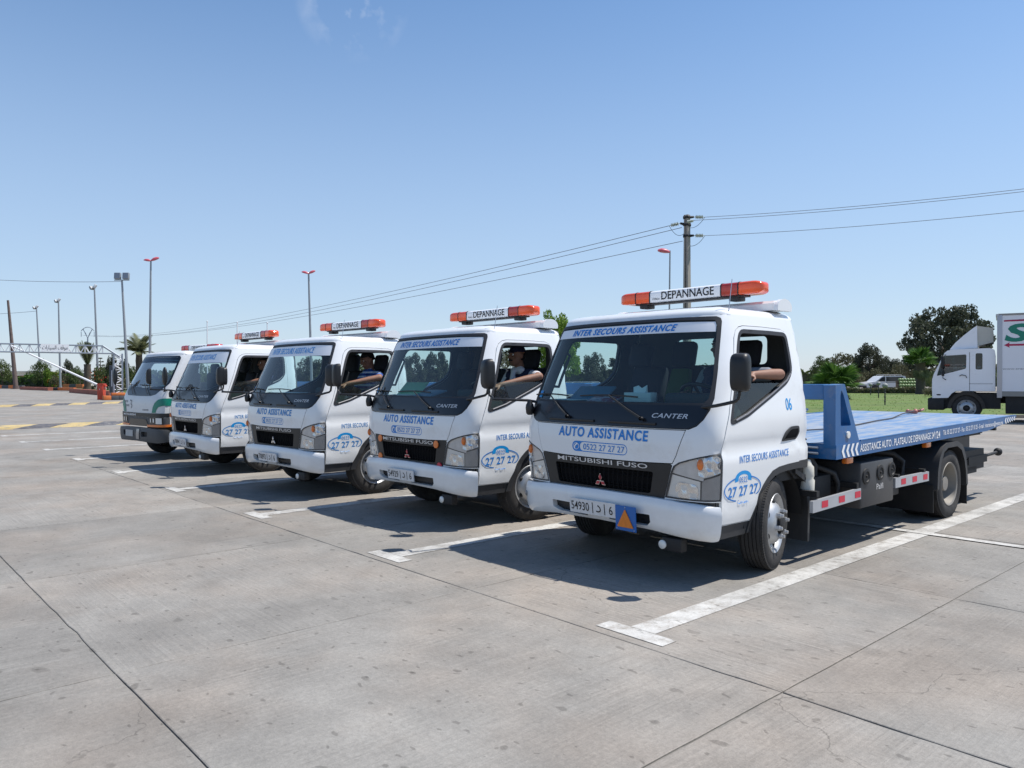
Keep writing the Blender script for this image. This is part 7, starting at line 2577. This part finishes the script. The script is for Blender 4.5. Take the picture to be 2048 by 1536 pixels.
for lab, pb, D, ptx, pty, r in (('floodlight mast right behind the gantry, tallest of the white headed three', 197, 100, 190, 578, .16), ('middle floodlight mast with a white tilted head', 121, 120, 118, 604, .17), ('floodlight mast with a white tilted head next to the wooden pole', 82, 134, 74, 617, .17)):
    r_, t_ = pole_base('floodlight_mast', lab, pb, D, ptx, pty, r, r * .6, POLEGREY, FG)
    flood(r_, t_, RIGHT_ANG + .4, .75, .55, -.55, rt2 * .05 + Vector((0, 0, .35)), LAMPWHITE)
    flood(r_, t_, RIGHT_ANG + math.pi - .3, .55, .45, -.5, -rt2 * .35 + Vector((0, 0, .15)), POLEGREY)
WOOD = mk('pole_wood', (.13, .095, .085), .9, var=.25, vscale=2)
r_, t_ = pole_base('wooden_pole', 'thick leaning dark wooden pole at the left', 32, 118, 17, 600, .34, .16, WOOD, None, 'pole')
POLEW = mk('flagpole_white', (.72, .73, .75), .4)
for lab, pb, D, pty in (('white flagpole above the fourth truck, leftmost of three', 415, 62, 643), ('white flagpole above the light bar of the fourth truck, middle of three', 475, 62, 645), ('white flagpole above the light bar of the fourth truck, rightmost of three', 535, 62, 646)):
    r_, t_ = pole_base('flagpole', lab, pb, D, pb, pty, .055, .04, POLEW, 'white flagpoles behind the trucks', 'flagpole')
    b = MB(); b.ball(t_, .08, 8, 6, sc=(1, 1, .7)); b.build('finial', POLEW, r_, 60)

# distant pylon with a fan shaped lattice head
PY = at(176, 190)
py_ = empty('power_pylon', PY, 0, 'far power pylon with a fan shaped lattice head', 'pylon')
zt_ = zat(658, 190); zn = zat(676, 190)
for a, b in (((0, 0, 0), (0, 0, zn)),):
    m_ = MB(); m_.tube([a, b], [.4, .16], 6); m_.build('mast', TRUSS, py_, 60)
wd = 13 / FPX * 190
m_ = MB()
for s in (-1, 1):
    m_.tube([Vector((0, 0, zn)), rt2 * (s * wd * .7) + Vector((0, 0, zt_))], .09, 5)
    m_.tube([Vector((0, 0, zn)), rt2 * (s * wd * .35) + Vector((0, 0, zt_ * .5 + zn * .5 + .3))], .07, 5)
    m_.tube([rt2 * (s * wd) + Vector((0, 0, zt_ - .6)), rt2 * (s * wd) + Vector((0, 0, zt_ - 1.9))], .07, 5)
m_.tube([rt2 * (t * wd) + Vector((0, 0, zt_ + .5 - .9 * t * t)) for t in np.linspace(-1, 1, 9)], .09, 5)
m_.build('lattice_head', TRUSS, py_, 60)

# concrete utility pole with slots, three arms of insulators
UD = 43.0
UB = at(1374, UD)
up_ = empty('utility_pole', UB, 0, 'concrete utility pole with slotted web and glass insulators', 'utility pole')
UZ = zat(432, UD)
CONPOLE = mk('pole_concrete', (.30, .275, .245), .85, var=.1, vscale=2)
ang = RIGHT_ANG - .75
ca, sa_ = Vector((math.cos(ang), math.sin(ang), 0)), Vector((-math.sin(ang), math.cos(ang), 0))
w0, w1 = .40, .24
n = 22
fl = MB()
for s in (-1, 1):
    for k in range(1):
        vs = []
        for z, w in ((0, w0), (UZ, w1)):
            x0 = s * w / 2; x1 = s * (w / 2 - .105)
            d_ = .13 * w / w0 + .06
            vs += [ca * x0 - sa_ * d_ + Vector((0, 0, z)), ca * x0 + sa_ * d_ + Vector((0, 0, z)), ca * x1 + sa_ * d_ + Vector((0, 0, z)), ca * x1 - sa_ * d_ + Vector((0, 0, z))]
        fl.add(vs, [(0, 1, 5, 4), (1, 2, 6, 5), (2, 3, 7, 6), (3, 0, 4, 7), (4, 5, 6, 7)])
fl.build('pole', CONPOLE, up_, None)
rotp = Matrix((ca, sa_, Vector((0, 0, 1)))).transposed()
for k in range(n):
    z = UZ * (k + .5) / n
    solid = z > UZ * .84
    b = MB(); b.box((0, 0, z), (.40 - .16 * z / UZ, .12, UZ / n + .01 if solid else .18), rot=rotp); b.build('web_rung', CONPOLE, up_)
INS = mk('insulator_glass', (.42, .46, .40), .25, coat=.5)
arms = []
for py, s, L in ((437, 1, .75), (452, -1, .80), (474, 1, .80)):
    z = zat(py, UD)
    d = rt2 * s
    a0 = Vector((0, 0, z)); a1 = d * .38 + Vector((0, 0, z + (.03 if s > 0 else .10)))
    ar_ = MB(); ar_.tube([a0 - d * .20, a0, a1], [.11, .10, .06], 6); ar_.box(a0, (.34, .34, .12), .02, rot=rotp); o = ar_.build('cross_arm', CHASSIS, up_, 50)
    a2 = a1 + d * .62 + Vector((0, 0, -.14 if s < 0 else -.01))
    i = MB()
    i.tube([a1, a2], .02, 6)
    for k in range(5):
        c = a1 + (a2 - a1) * (.22 + .14 * k); dd = (a2 - a1).normalized()
        i.tube([c - dd * .035, c, c + dd * .035], [.07, .12, .06], 8)
    i.build('insulator', INS, o, 50)
    arms.append(UB + a2)
for s in (1,):
    z = zat(447, UD); i = MB(); a1 = Vector((0, 0, z)) - sa_ * .1; a2 = a1 + rt2 * .35 - FW * .5
    i.tube([a1, a2], .02, 6)
    for k in range(5): 
        c = a1 + (a2 - a1) * (.22 + .14 * k); dd = (a2 - a1).normalized(); i.tube([c - dd * .035, c, c + dd * .035], [.05, .085, .04], 8)
    i.build('insulator', INS, up_, 50)
    arms.append(UB + a2)
for k, (px, py, s) in enumerate(((1, 0, 0),)):
    pass
# jumper loops
jl = MB()
def loop(a, b, sag): return [a * (1 - t) + b * t + Vector((0, 0, -sag * 4 * t * (1 - t))) for t in np.linspace(0, 1, 12)]
jl.tube(loop(arms[0] - UB, Vector((0, 0, zat(456, UD))), .25), .012, 4, cap=False)
jl.tube(loop(arms[1] - UB, Vector((0, 0, zat(462, UD))), .42), .012, 4, cap=False)
jl.tube(loop(arms[2] - UB, Vector((0, 0, zat(492, UD))), .25), .012, 4, cap=False)
jl.build('jumper_wire', CHASSIS, up_, None)

WIREM = mk('power_wire', (.16, .17, .19), .6)


def wire(label, a, b, sag, r=.013):
    m = MB(); m.tube([a * (1 - t) + b * t + Vector((0, 0, -sag * 4 * t * (1 - t))) for t in np.linspace(0, 1, 28)], r, 5, cap=False)
    o = m.build('power_line', WIREM, None, 60)
    return tag(o, label, 'power line', 'overhead wires')


def at3(px, py, D): return CAM_POS + ray(px, py) * D


wire('overhead wire from the top insulator of the utility pole to the right edge', arms[0], at3(2420, 330, 30), .25)
wire('overhead wire from behind the pole top to the right edge, lower of the close pair', arms[3], at3(2420, 336, 30), .25)
wire('overhead wire from the lower insulator of the utility pole to the right edge', arms[2], at3(2420, 378, 30), .25)
PH = PY + Vector((0, 0, zt_ - 1.5))
wire('overhead wire sloping from the left insulator down towards the far pylon', arms[1], PH - rt2 * wd, 2.2, .018)
wire('overhead wire running just below the upper left wire to the far pylon', UB + Vector((0, 0, zat(457, UD))) - rt2 * .3, PH - rt2 * wd * .6, 2.4, .018)
wire('lowest overhead wire from the utility pole to the far pylon', UB + Vector((0, 0, zat(484, UD))) - rt2 * .25, PH + rt2 * wd, 2.0, .018)
wire('thin wire from the square floodlight mast to the left edge', at3(244, 563, 66), at3(-160, 548, 80), .3, .02)
wire('thin wire from the white floodlight mast to the left edge', at3(74, 622, 134), at3(-160, 627, 134), .4, .03)

# ------------------------------------------------------------------ far buildings at the left
def building(label, px0, px1, D, h, colr, storeys, cols, roofc=None, dep=12):
    a = at(px0, D); b = at(px1, D)
    d = (b - a); L = d.length; d.normalize(); s = Vector((-d.y, d.x, 0))
    if s.dot(FW) < 0: s = -s
    root = empty('building', a, 0, label, 'building')
    m = MB(); m.prism([(0, 0), (L, 0), (L, h), (0, h)], s * dep, d, (0, 0, 1), dep if d.cross(Vector((0, 0, 1))).dot(s) < 0 else -dep)
    w = m.build('wall', mk('wall_' + str(len(MATS)), colr, .85, var=.08, vscale=.4), root, None)
    r = MB(); r.prism([(-.3, h), (L + .3, h), (L + .3, h + .35), (-.3, h + .35)], s * (dep + .3), d, (0, 0, 1), (dep + .6) if d.cross(Vector((0, 0, 1))).dot(s) < 0 else -(dep + .6))
    r.build('roof', mk('roof_' + str(len(MATS)), roofc or colr, .85), root, None)
    for j in range(storeys):
        for k in range(cols):
            x = L * (k + .5) / cols; z = h * (j + .45) / storeys
            ww = L / cols * .5; hh = h / storeys * .5
            f = MB(); f.prism([(x - ww / 2, z - hh / 2), (x + ww / 2, z - hh / 2), (x + ww / 2, z + hh / 2), (x - ww / 2, z + hh / 2)], -s * .06, d, (0, 0, 1), -.02 if d.cross(Vector((0, 0, 1))).dot(s) > 0 else .02)
            f.build('window', mk_dark, root, None)
    return root


building('long low beige building with a row of dark openings behind the wooden pole', 12, 66, 175, 3.0, (.48, .45, .36), 1, 9)
building('low orange brown building in front of the beige one', 36, 78, 160, 1.9, (.42, .22, .12), 1, 4, (.40, .16, .08))
building('small white building at the picture edge', -6, 14, 170, 1.5, (.66, .67, .68), 1, 2)
building('pale grey low building between the palm and the flagged trees', 112, 172, 175, 2.6, (.50, .50, .46), 1, 6)
building('white low building right of the grey green palm', 188, 232, 165, 3.0, (.62, .61, .58), 1, 4)
